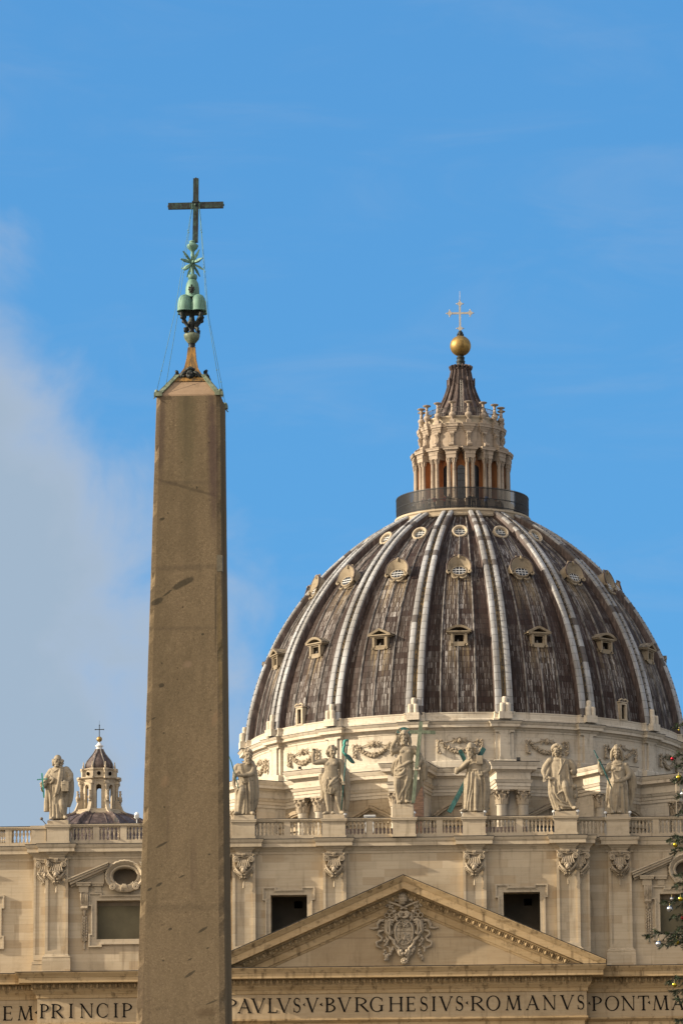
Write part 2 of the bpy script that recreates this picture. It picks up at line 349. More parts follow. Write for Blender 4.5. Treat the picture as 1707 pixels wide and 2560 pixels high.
def granite():
    # marks are set where the photo shows them on the front face
    t = NT('red_granite'); P = t.pos
    g1 = t.noise(P, 16, 3, .8); g2 = t.noise(P, 38, 2, .7)
    gm = t.math('ADD', t.math('MULTIPLY', g1, .5), t.math('MULTIPLY', g2, .5))
    c = t.ramp(gm, [(.30,(.085,.063,.040)),(.44,(.168,.126,.078)),(.56,(.212,.16,.098)),(.70,(.34,.26,.165))])
    big = t.noise(t.scale(P,(.8,.8,.16)), 1.0, 6, .62)
    c = t.mix(t.step(big, .42, .68, 0, .5), c, (.105,.082,.05))
    med = t.noise(P, 2.6, 6, .7)
    c = t.mix(t.step(med, .5, .75, 0, .4), c, (.225,.172,.105))
    pur = t.noise(t.scale(P,(1.9,1.9,.10)), 1.0, 4, .5)
    c = t.mix(t.step(pur, .56, .72, 0, .6), c, (.095,.068,.052))
    x, y, z = t.sep(P)[0:3]
    wob = t.math('MULTIPLY', t.math('SUBTRACT', t.noise(P, 5, 4, .6), .5), .9)
    def mark(c, px, py, rx, rz, ang, col, amt, soft=.25):
        q = at(px, py, -202.2); ca, sa = cos(R(ang)), sin(R(ang)); k = 1/78.6/2.939
        dx = t.math('SUBTRACT', x, q.x); dz = t.math('SUBTRACT', z, q.z)
        a = t.math('DIVIDE', t.math('ADD', t.math('MULTIPLY', dx, ca), t.math('MULTIPLY', dz, sa)), rx*k)
        b = t.math('DIVIDE', t.math('SUBTRACT', t.math('MULTIPLY', dz, ca), t.math('MULTIPLY', dx, sa)), rz*k)
        d = t.math('ADD', t.math('SQRT', t.math('ADD', t.math('MULTIPLY', a, a), t.math('MULTIPLY', b, b))), wob)
        return t.mix(t.step(d, 1-soft, 1+soft, amt, 0), c, col)
    U = lambda zx, zy, o: (320+zx/2.939, o+zy/2.939)
    DK = (.040,.037,.028)
    for zx, zy, rx, rz, an in ((215,1597,52,22,28),(292,1535,48,7,36),(402,1465,98,24,27),(250,988,20,10,15),(550,1838,11,9,30),(248,2215,23,16,32),(292,945,6,5,0),(505,757,8,12,0)):
        c = mark(c, *U(zx,zy,960), rx, rz, an, DK, .72)
    for zx, zy, rx, rz, an in ((265,215,8,6,0),(150,180,20,5,30),(190,108,17,5,30),(248,1040,52,8,28),(400,1270,30,6,26),(232,1332,28,10,32),(165,1365,19,9,30),(315,1658,15,9,28),(550,1665,40,9,32),(590,1798,11,4,25),(460,1880,18,5,25),(265,1890,10,6,0),(460,1990,48,10,34),(620,2195,46,5,22),(600,1108,11,5,10),(270,760,9,7,0)):
        c = mark(c, *U(zx,zy,1760), rx, rz, an, DK, .72)
    c = mark(c, *U(430,757,960), 250, 12, -17, (.085,.066,.045), .6, .5)
    c = mark(c, *U(420,720,960), 300, 16, 0, (.10,.078,.055), .35, .6); c = mark(c, *U(440,1345,960), 300, 20, 1, (.10,.078,.055), .4, .7); c = mark(c, *U(400,1795,960), 260, 14, 0, (.10,.078,.055), .35, .6)
    c = mark(c, *U(622,520,960), 34, 470, 1, (.082,.056,.052), .7, .6); c = mark(c, *U(245,330,960), 26, 330, -1, (.085,.062,.052), .6, .6)
    c = mark(c, *U(430,300,960), 60, 420, 1, (.115,.10,.06), .5, .7)
    c = mark(c, *U(676,1900,960), 16, 480, 1, (.26,.19,.09), .6, .5); c = mark(c, *U(645,1640,960), 8, 320, 0, (.05,.042,.03), .6, .5)
    c = mark(c, *U(440,2060,960), 30, 26, 20, (.25,.18,.12), .6, .6); c = mark(c, *U(640,110,1760), 20, 55, -20, (.24,.165,.10), .7, .6); c = mark(c, *U(275,575,1760), 26, 44, -20, (.22,.15,.09), .5, .6)
    c = mark(c, *U(400,1500,1760), 330, 26, 0, (.11,.085,.055), .35, .7); c = mark(c, *U(580,2270,1760), 70, 30, 5, (.10,.07,.042), .6, .7); c = mark(c, *U(250,2240,1760), 60, 12, 0, (.11,.085,.055), .4, .7)
    pit = t.noise(P, 7, 3, .5)
    c = t.mix(t.step(pit, .72, .76, 0, .8), c, (.035,.027,.02))
    h = t.math('ADD', t.math('MULTIPLY', t.noise(P, 9, 6, .7), 1.), t.math('MULTIPLY', t.step(t.noise(P, 3.3, 5, .6), .55, .8), -1.))
    return t.done(c, .8, h, .16, .02, 0, .0)
M['granite'] = granite()
M['granitepale'] = stone('pale_granite_cap', (.36,.255,.165), (.28,.19,.12), (.12,.085,.05), block=None, grime=.4, lichen=.2)
def lead(name, ribs=False):
    """sheets of lead: staggered plates of very different age, rain streaks, rusty run-off below the windows. UV = (panel angle, metres up)"""
    t = NT(name); uvn = t.n('ShaderNodeUVMap'); uvn.uv_map = 'UVMap'; u, v = t.sep(uvn.outputs[0])[0:2]
    rowh = .95 if ribs else .72
    cw = 2.0 if ribs else .66
    row = t.math('FLOOR', t.math('DIVIDE', v, rowh))
    uu = t.math('DIVIDE', t.math('ADD', u, t.math('MULTIPLY', t.white(t.comb(row, 5, 5)), 0. if ribs else .6)), cw)
    colm = t.math('FLOOR', uu)
    rnd = t.white(t.comb(colm, row, 1.))
    # plates were renewed in short runs: a run keeps its age over a few columns
    runc = t.math('FLOOR', t.math('ADD', t.math('DIVIDE', u, 1.97), t.math('MULTIPLY', t.white(t.comb(row, 9, 9)), .0)))
    rnd2 = t.white(t.comb(row, runc, 4.)); rnd3 = t.white(t.comb(runc, t.math('FLOOR', t.math('DIVIDE', v, 4.3)), 6.))
    str_ = t.noise(t.comb(t.math('MULTIPLY', u, 6.5), t.math('MULTIPLY', v, .20), t.math('MULTIPLY', row, 1.7)), 1, 6, .75)
    str_ = t.math('ADD', t.math('MULTIPLY', str_, .5), t.math('MULTIPLY', t.noise(t.comb(t.math('MULTIPLY', u, 7.), t.math('MULTIPLY', v, .22), 31.), 1, 6, .75), .5))
    str2 = t.noise(t.comb(t.math('MULTIPLY', u, 1.3), t.math('MULTIPLY', v, .06), 8.), 1, 4, .6)
    pat = t.noise(t.comb(t.math('MULTIPLY', u, .30), t.math('MULTIPLY', v, .12), 3.), 1, 3, .5)
    z = t.sep(t.pos)[2]
    if ribs:
        c = t.mix(t.step(pat, .40, .62), (.27,.265,.25), (.44,.445,.44))
        c = t.mix(t.step(str_, .50, .62, 0, .75), c, (.12,.09,.072))
        c = t.mix(t.math('MULTIPLY', rnd, .35), c, (.20,.18,.16))
        c = t.mix(t.step(rnd, .87, .90, 0, .75), c, (.055,.040,.033))
    else:
        c = t.mix(t.step(str2, .35, .65), (.022,.014,.0105), (.048,.028,.021))
        c = t.mix(t.math('MULTIPLY', rnd, .30), c, (.030,.020,.016))
        ab = t.math('ABSOLUTE', t.math('MULTIPLY', t.math('SUBTRACT', t.math('FRACT', t.math('ADD', t.math('DIVIDE', u, 10.), .5)), .5), 10.))
        wt = t.math('MULTIPLY', t.step(ab, 1.7, 2.3, 1.0, .42), t.step(pat, .40, .58, .10, 1.0))
        wt = t.math('MULTIPLY', wt, t.math('ADD', .55, t.math('MULTIPLY', rnd3, .6)))
        c = t.mix(t.math('MULTIPLY', wt, t.step(str_, .455, .54, 0, .55)), c, (.13,.098,.078))
        c = t.mix(t.math('MULTIPLY', wt, t.step(str_, .505, .575, 0, 1.0)), c, (.50,.475,.44))
        c = t.mix(t.step(rnd2, .90, .92, 0, .75), c, (.030,.016,.012))
        ul = t.math('MULTIPLY', t.math('SUBTRACT', t.math('FRACT', t.math('ADD', t.math('DIVIDE', u, 10.), .5)), .5), 10.)
        au = t.math('ABSOLUTE', ul); rs = t.noise(t.comb(t.math('MULTIPLY', u, 4.2), t.math('MULTIPLY', v, .10), 2.), 1, 5, .7)
        for top, ln, wd in ((85.8, 5., 1.5), (94.2, 5.5, 2.1)):
            mk = t.math('MULTIPLY', t.step(au, wd*.75, wd, 1, 0), t.math('MULTIPLY', t.step(z, top-.1, top, 1, 0), t.step(z, top-ln, top-.4, 0, 1)))
            c = t.mix(t.math('MULTIPLY', mk, t.step(rs, .44, .60, 0, .65)), c, (.33,.25,.14))
    fz = t.math('ABSOLUTE', t.math('SUBTRACT', t.math('FRACT', t.math('DIVIDE', v, rowh)), .5))
    fx = t.math('ABSOLUTE', t.math('SUBTRACT', t.math('FRACT', uu), .5))
    jn = t.math('MAXIMUM', t.step(fz, .455, .49), t.math('MULTIPLY', t.step(fx, .46, .49), 0 if ribs else 1))
    c = t.mix(t.math('MULTIPLY', jn, .6), c, (.014,.010,.008))
    h = t.math('SUBTRACT', t.math('MULTIPLY', str_, .35), jn)
    return t.done(c, t.step(rnd, 0, 1, .6, .8), h, .5, .05, .0, .22)
M['lead'] = lead('lead_sheets'); M['ribs'] = lead('rib_lead', True)
def channel():
    t = NT('rusty_channel'); n1 = t.noise(t.scale(t.pos,(2,2,.3)), 1.3, 6, .7)
    return t.done(t.ramp(n1, [(.3,(.04,.03,.022)),(.5,(.13,.09,.045)),(.62,(.32,.21,.08)),(.8,(.40,.33,.22))]), .8, n1, .2)
M['channel'] = channel()
def oldlead():
    t = NT('brown_lead'); n1 = t.noise(t.scale(t.pos,(3,3,.35)), 1.2, 6, .7); n2 = t.noise(t.pos, .9, 4, .6)
    c = t.ramp(t.math('ADD', t.math('MULTIPLY', n1, .65), t.math('MULTIPLY', n2, .35)), [(.34,(.022,.017,.015)),(.48,(.06,.038,.030)),(.58,(.12,.085,.07)),(.72,(.30,.27,.25))])
    return t.done(c, .65, n1, .3, .03)
M['oldlead'] = oldlead()
M['seam'] = simple('lead_seam', (.15,.135,.12), .75, var=.8, scale=1., stretch=(1.5,1.5,.8))
M['flashing'] = simple('dark_lead_flashing', (.035,.031,.026), .8, var=.6, scale=2.)
M['repair'] = simple('repair_stone', (.125,.107,.072), .9, var=.3, scale=8.)
# ------------------------------------------------------------------ ground
g = MB(); g.add([(-6000,-6000,0),(6000,-6000,0),(6000,6000,0),(-6000,6000,0)], [(0,1,2,3)])
tg = NT('cobbles'); vg = tg.n('ShaderNodeTexVoronoi'); vg.inputs['Scale'].default_value = 8; tg.l(tg.pos, vg.inputs['Vector'])
M['cobbles'] = tg.done(tg.mix(tg.noise(tg.pos, .2, 5, .6), (.09,.08,.066), (.15,.135,.11)), .85, vg.outputs[0], .4, .02)
structure(g.build('piazza_ground', M['cobbles']))
# ------------------------------------------------------------------ church facade
FAC = thing('church_facade', 'broad travertine church facade with a central pediment, pilasters and a Latin inscription', 'church facade', (0,0,0))
def yplane(x):
    a = abs(x); return 0.0 if a < 14.3 else (1.5 if a < 29.15 else 2.5)
def wall_holes(mb, x0, x1, z0, z1, y0, y1, holes):
    """wall slab with rectangular openings (x0,x1,z0,z1)"""
    xs = sorted({x0, x1, *[h[0] for h in holes], *[h[1] for h in holes]}); xs = [x for x in xs if x0 <= x <= x1]
    for a, b in zip(xs, xs[1:]):
        hs = sorted([h for h in holes if h[0] <= a+1e-6 and h[1] >= b-1e-6], key=lambda h: h[2]); z = z0
        for h in hs:
            if h[2] > z: mb.box(a, b, y0, y1, z, h[2])
            z = h[3]
        if z < z1: mb.box(a, b, y0, y1, z, z1)
CW = [(-10.45,-7.62,35.4,39.6),(7.62,10.45,35.4,39.6)]
WW = [(-24.2,-19.75,36.47,39.5),(19.75,24.2,36.47,39.5)]
OC = [(c-.98,c+.98,40.72,42.03) for c in (-21.98,21.98)]
OW = [(-35.2,-32.2,36.5,39.5),(32.2,35.2,36.5,39.5)]
mb = MB()
wall_holes(mb, -14.3, 14.3, 33.5, 43.6, 0.0, 1.4, CW)
for s in (-1, 1):
    a, b = sorted((s*14.3, s*29.15)); hs_ = [h for h in WW+OC if a < h[0] < b]
    wall_holes(mb, a, b, 33.5, 43.6, 1.5, 2.9, hs_)
    a, b = sorted((s*29.15, s*57)); wall_holes(mb, a, b, 33.5, 43.6, 2.5, 3.9, [h for h in OW if a < h[0] < b])
put(mb, 'attic_wall', M['stone'], FAC)
mb = MB(); mb.box(-13.9, 13.9, -1.3, 3, 0, 29.0); mb.box(-28.6, -13.9, .2, 4, 0, 29.0); mb.box(13.9, 28.6, .2, 4, 0, 29.0); mb.box(-57, -28.6, 1.2, 5, 0, 29.0); mb.box(28.6, 57, 1.2, 5, 0, 29.0)
put(mb, 'lower_wall', M['stone'], FAC)
for x in (-12.7,-5.5,5.5,12.7,-17,17,-27,27):
    mb = MB(); y = -1.6 if abs(x) < 14 else -.1
    mb.lathe([(1.7,0),(1.7,.5),(1.45,.9),(1.4,1.2),(1.4,9),(1.2,26),(1.5,26.2),(1.75,28.2),(1.9,28.6)], (x,y,0), 24)
    put(mb, 'giant_column', M['stone'], FAC)
# roof slab behind the balustrade
mb = MB(); mb.box(-57, 57, 3.95, 30, 43.2, 43.5); put(mb, 'terrace_roof', M['pale'], FAC)
# dark loggia rooms behind the openings
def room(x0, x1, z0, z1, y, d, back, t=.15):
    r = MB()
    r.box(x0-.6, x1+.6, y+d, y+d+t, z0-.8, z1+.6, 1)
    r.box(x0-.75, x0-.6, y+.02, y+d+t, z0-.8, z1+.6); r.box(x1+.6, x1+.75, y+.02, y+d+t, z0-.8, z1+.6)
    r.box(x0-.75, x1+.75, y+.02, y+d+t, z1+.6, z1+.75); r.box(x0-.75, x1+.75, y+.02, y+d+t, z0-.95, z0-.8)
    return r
# ------------ windows: frame with ears, screen set back
def eared(x0, x1, z0, z1, w, e, eh):
    """outline of an eared architrave, counter-clockwise from lower left"""
    X0, X1, Z0, Z1 = x0-w, x1+w, z0-w, z1+w
    return [(X0-e,Z0-e),(X0+eh,Z0-e),(X0+eh,Z0),(X1-eh,Z0),(X1-eh,Z0-e),(X1+e,Z0-e),(X1+e,Z0+eh),(X1,Z0+eh),(X1,Z1-eh),(X1+e,Z1-eh),(X1+e,Z1+e),(X1-eh,Z1+e),(X1-eh,Z1),(X0+eh,Z1),(X0+eh,Z1+e),(X0-e,Z1+e),(X0-e,Z1-eh),(X0,Z1-eh),(X0,Z0+eh),(X0-e,Z0+eh)]
def frame_ring(mb, outer, inner, yf, yb):
    """ring between two outlines with the same number of corners"""
    n = len(outer)
    rows = [[(x,yb,z) for x,z in outer], [(x,yf,z) for x,z in outer], [(x,yf,z) for x,z in inner], [(x,yb,z) for x,z in inner]]
    mb.rings(rows)
def window_frame(h, y):
    m_ = MB(); x0,x1,z0,z1 = h
    o, i1, i2 = [eared(x0,x1,z0,z1,w_,.20,.01+2*w_) for w_ in (.42,.31,.22)]; i3 = eared(x0,x1,z0,z1,.0,.0,.23)
    frame_ring(m_, o, i1, y-.24, y+.01); frame_ring(m_, i1, i2, y-.14, y+.01)
    frame_ring(m_, i2, i3, y-.09, y+.01)
    return m_
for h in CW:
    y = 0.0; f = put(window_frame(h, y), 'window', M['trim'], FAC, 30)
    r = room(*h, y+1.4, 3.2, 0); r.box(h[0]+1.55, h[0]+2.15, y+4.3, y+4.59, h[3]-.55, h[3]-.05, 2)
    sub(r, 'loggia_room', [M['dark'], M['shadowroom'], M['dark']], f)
for h in WW:
    y = 1.5; f = put(window_frame(h, y), 'window', M['trim'], FAC, 30)
    s_ = MB(); s_.box(h[0]+.02, h[1]-.02, y+.75, y+.82, h[2]+.02, h[3]-.35); sub(s_, 'screen', M['blind'], f)
    s_ = MB(); s_.box(h[0]+.02, h[1]-.02, y+.70, y+.82, h[3]-.35, h[3]-.02); sub(s_, 'roller_box', M['shadowroom'], f)
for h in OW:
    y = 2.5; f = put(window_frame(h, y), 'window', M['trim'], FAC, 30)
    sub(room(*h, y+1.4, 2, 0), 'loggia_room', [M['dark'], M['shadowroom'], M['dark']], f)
# ------------ aedicules over the wing windows: broken pediment, oval shell window, corbels with leaf drops
def spiral(mb, c, r0, r1, turns, y, rad, sgn=1, a0=0., n=30, flat=1.):
    pts = [(c[0]+sgn*lerp(r0,r1,i/n)*cos(a0+2*pi*turns*i/n), y-.04*i/n, c[1]+lerp(r0,r1,i/n)*sin(a0+2*pi*turns*i/n)) for i in range(n+1)]
    mb.tube(pts, [rad*lerp(1,.55,i/n) for i in range(n+1)], 6)
for cx in (-21.98, 21.98):
    y = 1.5
    for s in (-1, 1):
        pd = MB(); X = lambda d: cx + s*d
        a = [(4.40,41.17),(1.22,42.45)]; b = [(4.10,40.85),(1.36,41.86)]
        def rake(yf, yb, za, zb, dx0, dx1):
            pts = [(X(4.40+dx0), 41.17+za),(X(1.22+dx1), 42.45+za),(X(1.22+dx1), 42.45+zb),(X(4.40+dx0), 41.17+zb)]
            if s < 0: pts = pts[::-1]
            pd.prism(pts[::-1] if False else pts, yf, yb)
        rake(y-1.0, y+.01, 0, -.10, 0, 0); rake(y-.88, y+.012, -.10, -.27, -.06, .03); rake(y-.70, y+.014, -.27, -.46, -.14, .08); rake(y-.35, y+.016, -.46, -.60, -.2, .1)
        tri = [(X(3.9),40.93),(X(1.62),40.93),(X(1.62),41.95)]
        pd.prism(tri if s < 0 else tri[::-1], y-.18, y+.02)
        for d0, d1, yo in ((2.62,3.80,.62),(1.62,2.62,.40)):
            x0, x1 = sorted((X(d0), X(d1)))
            pd.box(x0, x1, y-yo, y+.02, 40.80, 40.92); pd.box(x0+.05, x1-.05, y-yo+.08, y+.02, 40.64, 40.80)
            pd.box(x0+.22, x1-.22, y-yo+.3, y+.02, 40.16, 40.64)
        put(pd, 'broken_pediment_half', M['trim'], FAC)
    sh = MB(); no = 72; rows_o, rows_i = [], []
    for i in range(no):
        a = 2*pi*i/no; sc_ = 1+.055*abs(sin(a*13)) if sin(a) > -.55 else 1.02
        rows_o.append((cx+1.47*sc_*cos(a), 41.36+1.24*sc_*sin(a))); rows_i.append((cx+1.16*cos(a), 41.38+.84*sin(a)))
    sh.rings([[(x,y-.02,z) for x,z in rows_o], [(x,y-.55,z) for x,z in rows_o], [(x*.92+cx*.08,y-.60,z*.92+41.36*.08) for x,z in rows_o],
              [(x,y-.16-.10*abs(sin(2*pi*i/no*13)),z) for i,(x,z) in enumerate(rows_i)]], smooth=True)
    el = lambda rx, rz, yy: [(cx+rx*cos(2*pi*i/40), yy, 41.38+rz*sin(2*pi*i/40)) for i in range(40)]
    sh.rings([el(1.20,.90,y-.05), el(1.18,.87,y-.32), el(1.06,.76,y-.36), el(.98,.68,y-.28), el(.95,.655,y+.06)], smooth=True)
    for s in (-1, 1):
        spiral(sh, (cx+s*.93, 40.52), .26, .05, 2.2, y-.66, .06, s, 1.2)
        sh.lathe([(.20,0),(.20,.5)], (0,0,0), 12, mat=Matrix.Translation((cx+s*.93,y-.1,40.52)) @ Matrix.Rotation(R(90),4,'X'), cap=True)
        for k in range(6): sh.tube([(cx+s*(.18+.10*k), y-.66+.02*k, 40.62+.012*k*k), (cx+s*(.16+.095*k), y-.70+.02*k, 40.36), (cx+s*(.14+.09*k), y-.55, 40.16+.02*k)], .05, 6)
    for k in range(-3,4): sh.tube([(cx+.03*k, y-.74, 40.72), (cx+.07*k, y-.76, 40.45), (cx+.09*k, y-.55, 40.12)], .045, 6)
    f = put(sh, 'oval_shell_window', M['trim'], FAC, 50)
    gl = MB(); gl.box(cx-1.1, cx+1.1, y+.9, y+1.0, 40.6, 42.15); sub(gl, 'pane', M['shadowroom'], f)
    for s in (-1, 1):
        c = MB(); xc = cx+s*3.16
        for k in range(5):
            xo = (k-2)*.125
            c.tube([(xc+xo, y-.42, 40.12), (xc+xo, y-.50, 39.95), (xc+xo, y-.42, 39.5), (xc+xo*.9, y-.24, 39.1), (xc+xo*.85, y-.34, 38.92), (xc+xo*.8, y-.24, 38.80)], .068, 6)
        c.box(xc-.32, xc+.32, y-.40, y+.01, 39.9, 40.17); c.box(xc-.28, xc+.28, y-.28, y+.01, 38.85, 39.9)
        for k in range(9):
            z = 38.2-.22*k; w_ = .12+.05*sin(pi*(k+1)/10)
            for q in (-1,0,1): c.sphere((xc+q*w_*.95, y-.12-(.05 if q == 0 else 0), z-(.1 if q == 0 else 0)), (.085,.09,.14), 6, 5)
        c.tube([(xc,y-.12,38.8),(xc,y-.12,38.3)], [.16,.05], 6); c.sphere((xc,y-.1,38.42), .11, 6, 5)
        for q in (-1,1): c.tube([(xc,y-.1,38.45),(xc+q*.2,y-.12,38.5),(xc+q*.24,y-.1,38.36)], .04, 5)
        c.tube([(xc,y-.1,36.25),(xc,y-.1,35.7)], [.05,.09], 6)
        put(c, 'corbel_with_leaf_drop', M['ornament'], FAC, 50)
# ------------ pilasters and their cherub capitals
def capital(mb, xc, yf, zt, half=None):
    T = Matrix.Translation((xc, yf, zt)) if half is None else Matrix.Translation((xc, yf, zt)) @ Matrix.Diagonal((half,1,1,1))
    b = MB()
    b.box(-.80,.80,-.16,.02,-.09,0); b.box(-.72,.72,-.10,.02,-.22,-.09); b.box(-.62,.62,-.05,.02,-.6,-.2)
    for s in (-1,1):
        spiral(b, (s*.555,-.45), .24, .04, 2.3, -.20, .062, -s, pi/2)
        b.lathe([(.22,0),(.22,.2)], (0,0,0), 14, mat=Matrix.Translation((s*.555,.02,-.45)) @ Matrix.Rotation(R(90),4,'X'), cap=True)
        b.tube([(s*.555,-.20,-.21),(s*.3,-.2,-.235),(0,-.19,-.30)], .05, 6)
        b.tube([(s*.80,-.15,-.02),(s*.74,-.16,-.16),(s*.66,-.15,-.22)], .05, 6)
    for q in (-.09,0,.09): b.tube([(q,-.2,.0),(q,-.26,-.1),(q*.7,-.22,-.24)], .042, 6)
    rows = []
    for t in range(6):
        k = t/5; w_ = lerp(.34,.53,k); z = lerp(-.44,-1.02,k); yy = -.10-.22*sin(k*1.4)
        rows.append([(-w_,.02,z),(-w_,yy+.04,z),(-w_*.5,yy,z),(0,yy-.02,z),(w_*.5,yy,z),(w_,yy+.04,z),(w_,.02,z)])
    b.rings(rows, True, True, False, True)
    for q in range(6):
        o = (q-2.5)/2.5; b.tube([(o*.31,-.16,-.5),(o*.42,-.30,-.78),(o*.49,-.35,-1.0)], .045, 5)
    b.tube([(-.56,-.28,-1.04),(0,-.38,-1.07),(.56,-.28,-1.04)], .05, 6)
    # winged head
    b.sphere((0,-.38,-1.33), (.20,.20,.25), 12, 9); b.sphere((0,-.57,-1.36), .045, 6, 5); b.sphere((-.09,-.52,-1.43), .07, 6, 5); b.sphere((.09,-.52,-1.43), .07, 6, 5); b.sphere((0,-.54,-1.49), .06, 6, 5)
    for q in range(9):
        a = pi*q/8; b.sphere((.23*cos(a),-.40,-1.22+.15*sin(a)), .085, 7, 5)
    for s in (-1,1):
        b.tube([(s*.66,-.14,-.94),(s*.60,-.22,-1.15),(s*.42,-.28,-1.42),(s*.20,-.32,-1.62),(s*.06,-.30,-1.70)], [.045,.075,.10,.11,.10], 7)
        for k in range(6):
            q = k/5; x0, z0 = lerp(.60,.18,q), lerp(-1.15,-1.66,q)
            b.tube([(s*x0,-.18,z0),(s*(x0+.12),-.15,z0-.14),(s*(x0+.15-.04*k),-.08,z0-.30)], [.05,.065,.03], 6)
        b.tube([(0,-.22,-1.72),(s*.16,-.24,-1.80),(s*.30,-.18,-1.95),(s*.20,-.14,-2.06),(s*.05,-.14,-1.98)], .045, 6)
        b.sphere((s*.11,-.26,-1.86), .085, 7, 5)
    b.tube([(0,-.12,-2.05),(0,-.12,-2.25)], .025, 5); b.tube([(0,-.12,-2.22),(0,-.13,-2.4),(0,-.12,-2.68)], [.04,.075,.085], 8)
    mb.add([(x, y*1.4, z) for x, y, z in b.v], b.f, 0, True, T)
def pilaster(x0, x1, yf, yw, z0, z1, open_side=0):
    m_ = MB(); b = .21; d = .13
    m_.box(x0, x1, yf+d, yw+.01, z0, z1)
    m_.box(x0, x0+b, yf, yf+d, z0, z1); m_.box(x1-b, x1, yf, yf+d, z0, z1)
    m_.box(x0+b, x1-b, yf, yf+d, z0, z0+.38); m_.box(x0+b, x1-b, yf, yf+d, z1-.2, z1)
    for a, c in ((x0+b, x0+b+.075), (x1-b-.075, x1-b)): m_.box(a, c, yf+.055, yf+d, z0+.38, z1-.2)
    m_.box(x0+b+.075, x1-b-.075, yf+.055, yf+d, z0+.38, z0+.46)
    # torus base and plinth
    P_ = [(x0,yw),(x0,yf),(x1,yf),(x1,yw)]
    m_.mould(P_, [(0,z0+.12),(.03,z0+.1),(.05,z0),(.10,z0-.02),(.17,z0-.07),(.19,z0-.15),(.16,z0-.22),(.20,z0-.24),(.20,z0-.3),(.22,z0-.32),(.22,z0-1.3),(0,z0-1.3)], smooth=False)
    return m_
ZC = 42.79
PIL = [(-12.5,0),(-5.45,0),(5.42,0),(12.66,0),(-16.68,1.5),(16.68,1.5),(-27.29,1.5),(27.29,1.5),(-39,2.5),(39,2.5)]
for xc, yw in PIL:
    p = put(pilaster(xc-.9, xc+.9, yw-.5, yw, 35.2, ZC-.0), 'pilaster', M['stone'], FAC)
    c = MB(); capital(c, xc, yw-.5, ZC); sub(c, 'cherub_capital', M['ornament'], p, 50)
for s in (-1, 1):
    for a, b_, yw, yf in ((13.56,14.32,0.0,-.12),(28.19,29.16,2.5,1.45)):
        x0, x1 = sorted((s*a, s*b_))
        m_ = MB(); m_.box(x0, x1, yf+.1, max(yw, yf+.2)+.01, 34.9, ZC); m_.box(x0 if s < 0 else x1-.17, x0+.17 if s < 0 else x1, yf, yf+.1, 34.9, ZC); m_.box(x0+(.17 if s < 0 else 0), x1-(.17 if s > 0 else 0), yf, yf+.1, 34.9, 35.3)
        m_.box(x0-.1, x1+.1, yf-.12, max(yw, yf+.2)+.012, 34.55, 34.75); m_.box(x0-.14, x1+.14, yf-.15, max(yw, yf+.2)+.012, 33.6, 34.5)
        p = put(m_, 'half_pilaster', M['stone'], FAC)
        c = MB(); xm = x1 if s < 0 else x0; b2 = MB(); capital(b2, 0, 0, 0)
        sel = [(x,y,z) for x,y,z in b2.v]
        c.add([(xm+(max(min(x, 0.02), -.83) if s < 0 else min(max(x, -.02), .83)), yf+y*.8, ZC+z) for x,y,z in sel], b2.f, 0, True)
        sub(c, 'cherub_capital', M['ornament'], p, 50)
# ------------ attic cornice with a break over every pilaster
def broken(path_pils, hw, fwd):
    """plan line of the wall with forward breaks at the pilasters"""
    ev = [(-57, 2.5)]
    planes = [(-57,-29.15,2.5),(-29.15,-14.3,1.5),(-14.3,14.3,0.0),(14.3,29.15,1.5),(29.15,57,2.5)]
    pts = []
    for a, b_, y in planes:
        pts.append((a, y))
        for xc in sorted(x for x, _ in PIL if a < x < b_):
            pts += [(xc-hw, y), (xc-hw, y-fwd), (xc+hw, y-fwd), (xc+hw, y)]
        pts.append((b_, y))
    return pts
mb = MB()
mb.mould(broken(PIL, .58, .46), [(0,ZC),(.04,ZC+.02),(.04,ZC+.16),(.09,ZC+.2),(.09,ZC+.27),(.2,ZC+.34),(.30,ZC+.45),(.31,43.31)])
mb.mould(broken(PIL, 1.02, .14), [(.0,ZC-.03),(.05,ZC),(.05,ZC+.2),(.12,ZC+.24),(.22,ZC+.42),(.28,43.305)])
mb.mould(broken(PIL, .92, .5), [(.0,43.30),(.50,43.30),(.50,43.60),(.55,43.63),(.58,43.70),(.63,43.84),(.63,43.90),(.0,43.96)])
ac_ = put(mb, 'attic_cornice', M['trim'], FAC)
mb = MB(); mb.mould(broken(PIL, .92, .5), [(.62,43.885),(.655,43.89),(.66,43.935),(.05,43.975)]); sub(mb, 'lead_flashing', M['flashing'], ac_)
# ------------ statue pedestals
PED = [(-12.5,0,'bearded'),(-5.46,0,''),(0,0,''),(5.43,0,''),(12.53,0,''),(16.59,1.5,''),(-16.6,1.5,''),(-27.2,1.5,''),(27.2,1.5,'')]
for xc, yw, _ in PED:
    m_ = MB(); y0, y1 = yw-.80, yw+.85
    m_.box(xc-.95, xc+.95, y0-.05, y1, 43.955, 44.13); m_.box(xc-.88, xc+.88, y0, y1-.02, 44.13, 45.18)
    m_.mould([(xc-.88,y1),(xc-.88,y0),(xc+.88,y0),(xc+.88,y1)], [(0,45.1),(.03,45.12),(.05,45.18),(.13,45.26),(.13,45.36),(.15,45.38),(.15,45.46),(0,45.48)])
    m_.box(xc-.88, xc+.88, y0, y1-.03, 45.18, 45.47)
    put(m_, 'statue_pedestal', M['trim'], FAC)
for s in (-1, 1):
    x0, x1 = sorted((s*28.16, s*29.3)); m_ = MB(); m_.box(x0, x1, .95, 2.6, 43.957, 45.14); m_.box(x0-.08, x1+.08, .87, 2.6, 45.14, 45.4)
    put(m_, 'corner_pedestal', M['trim'], FAC)
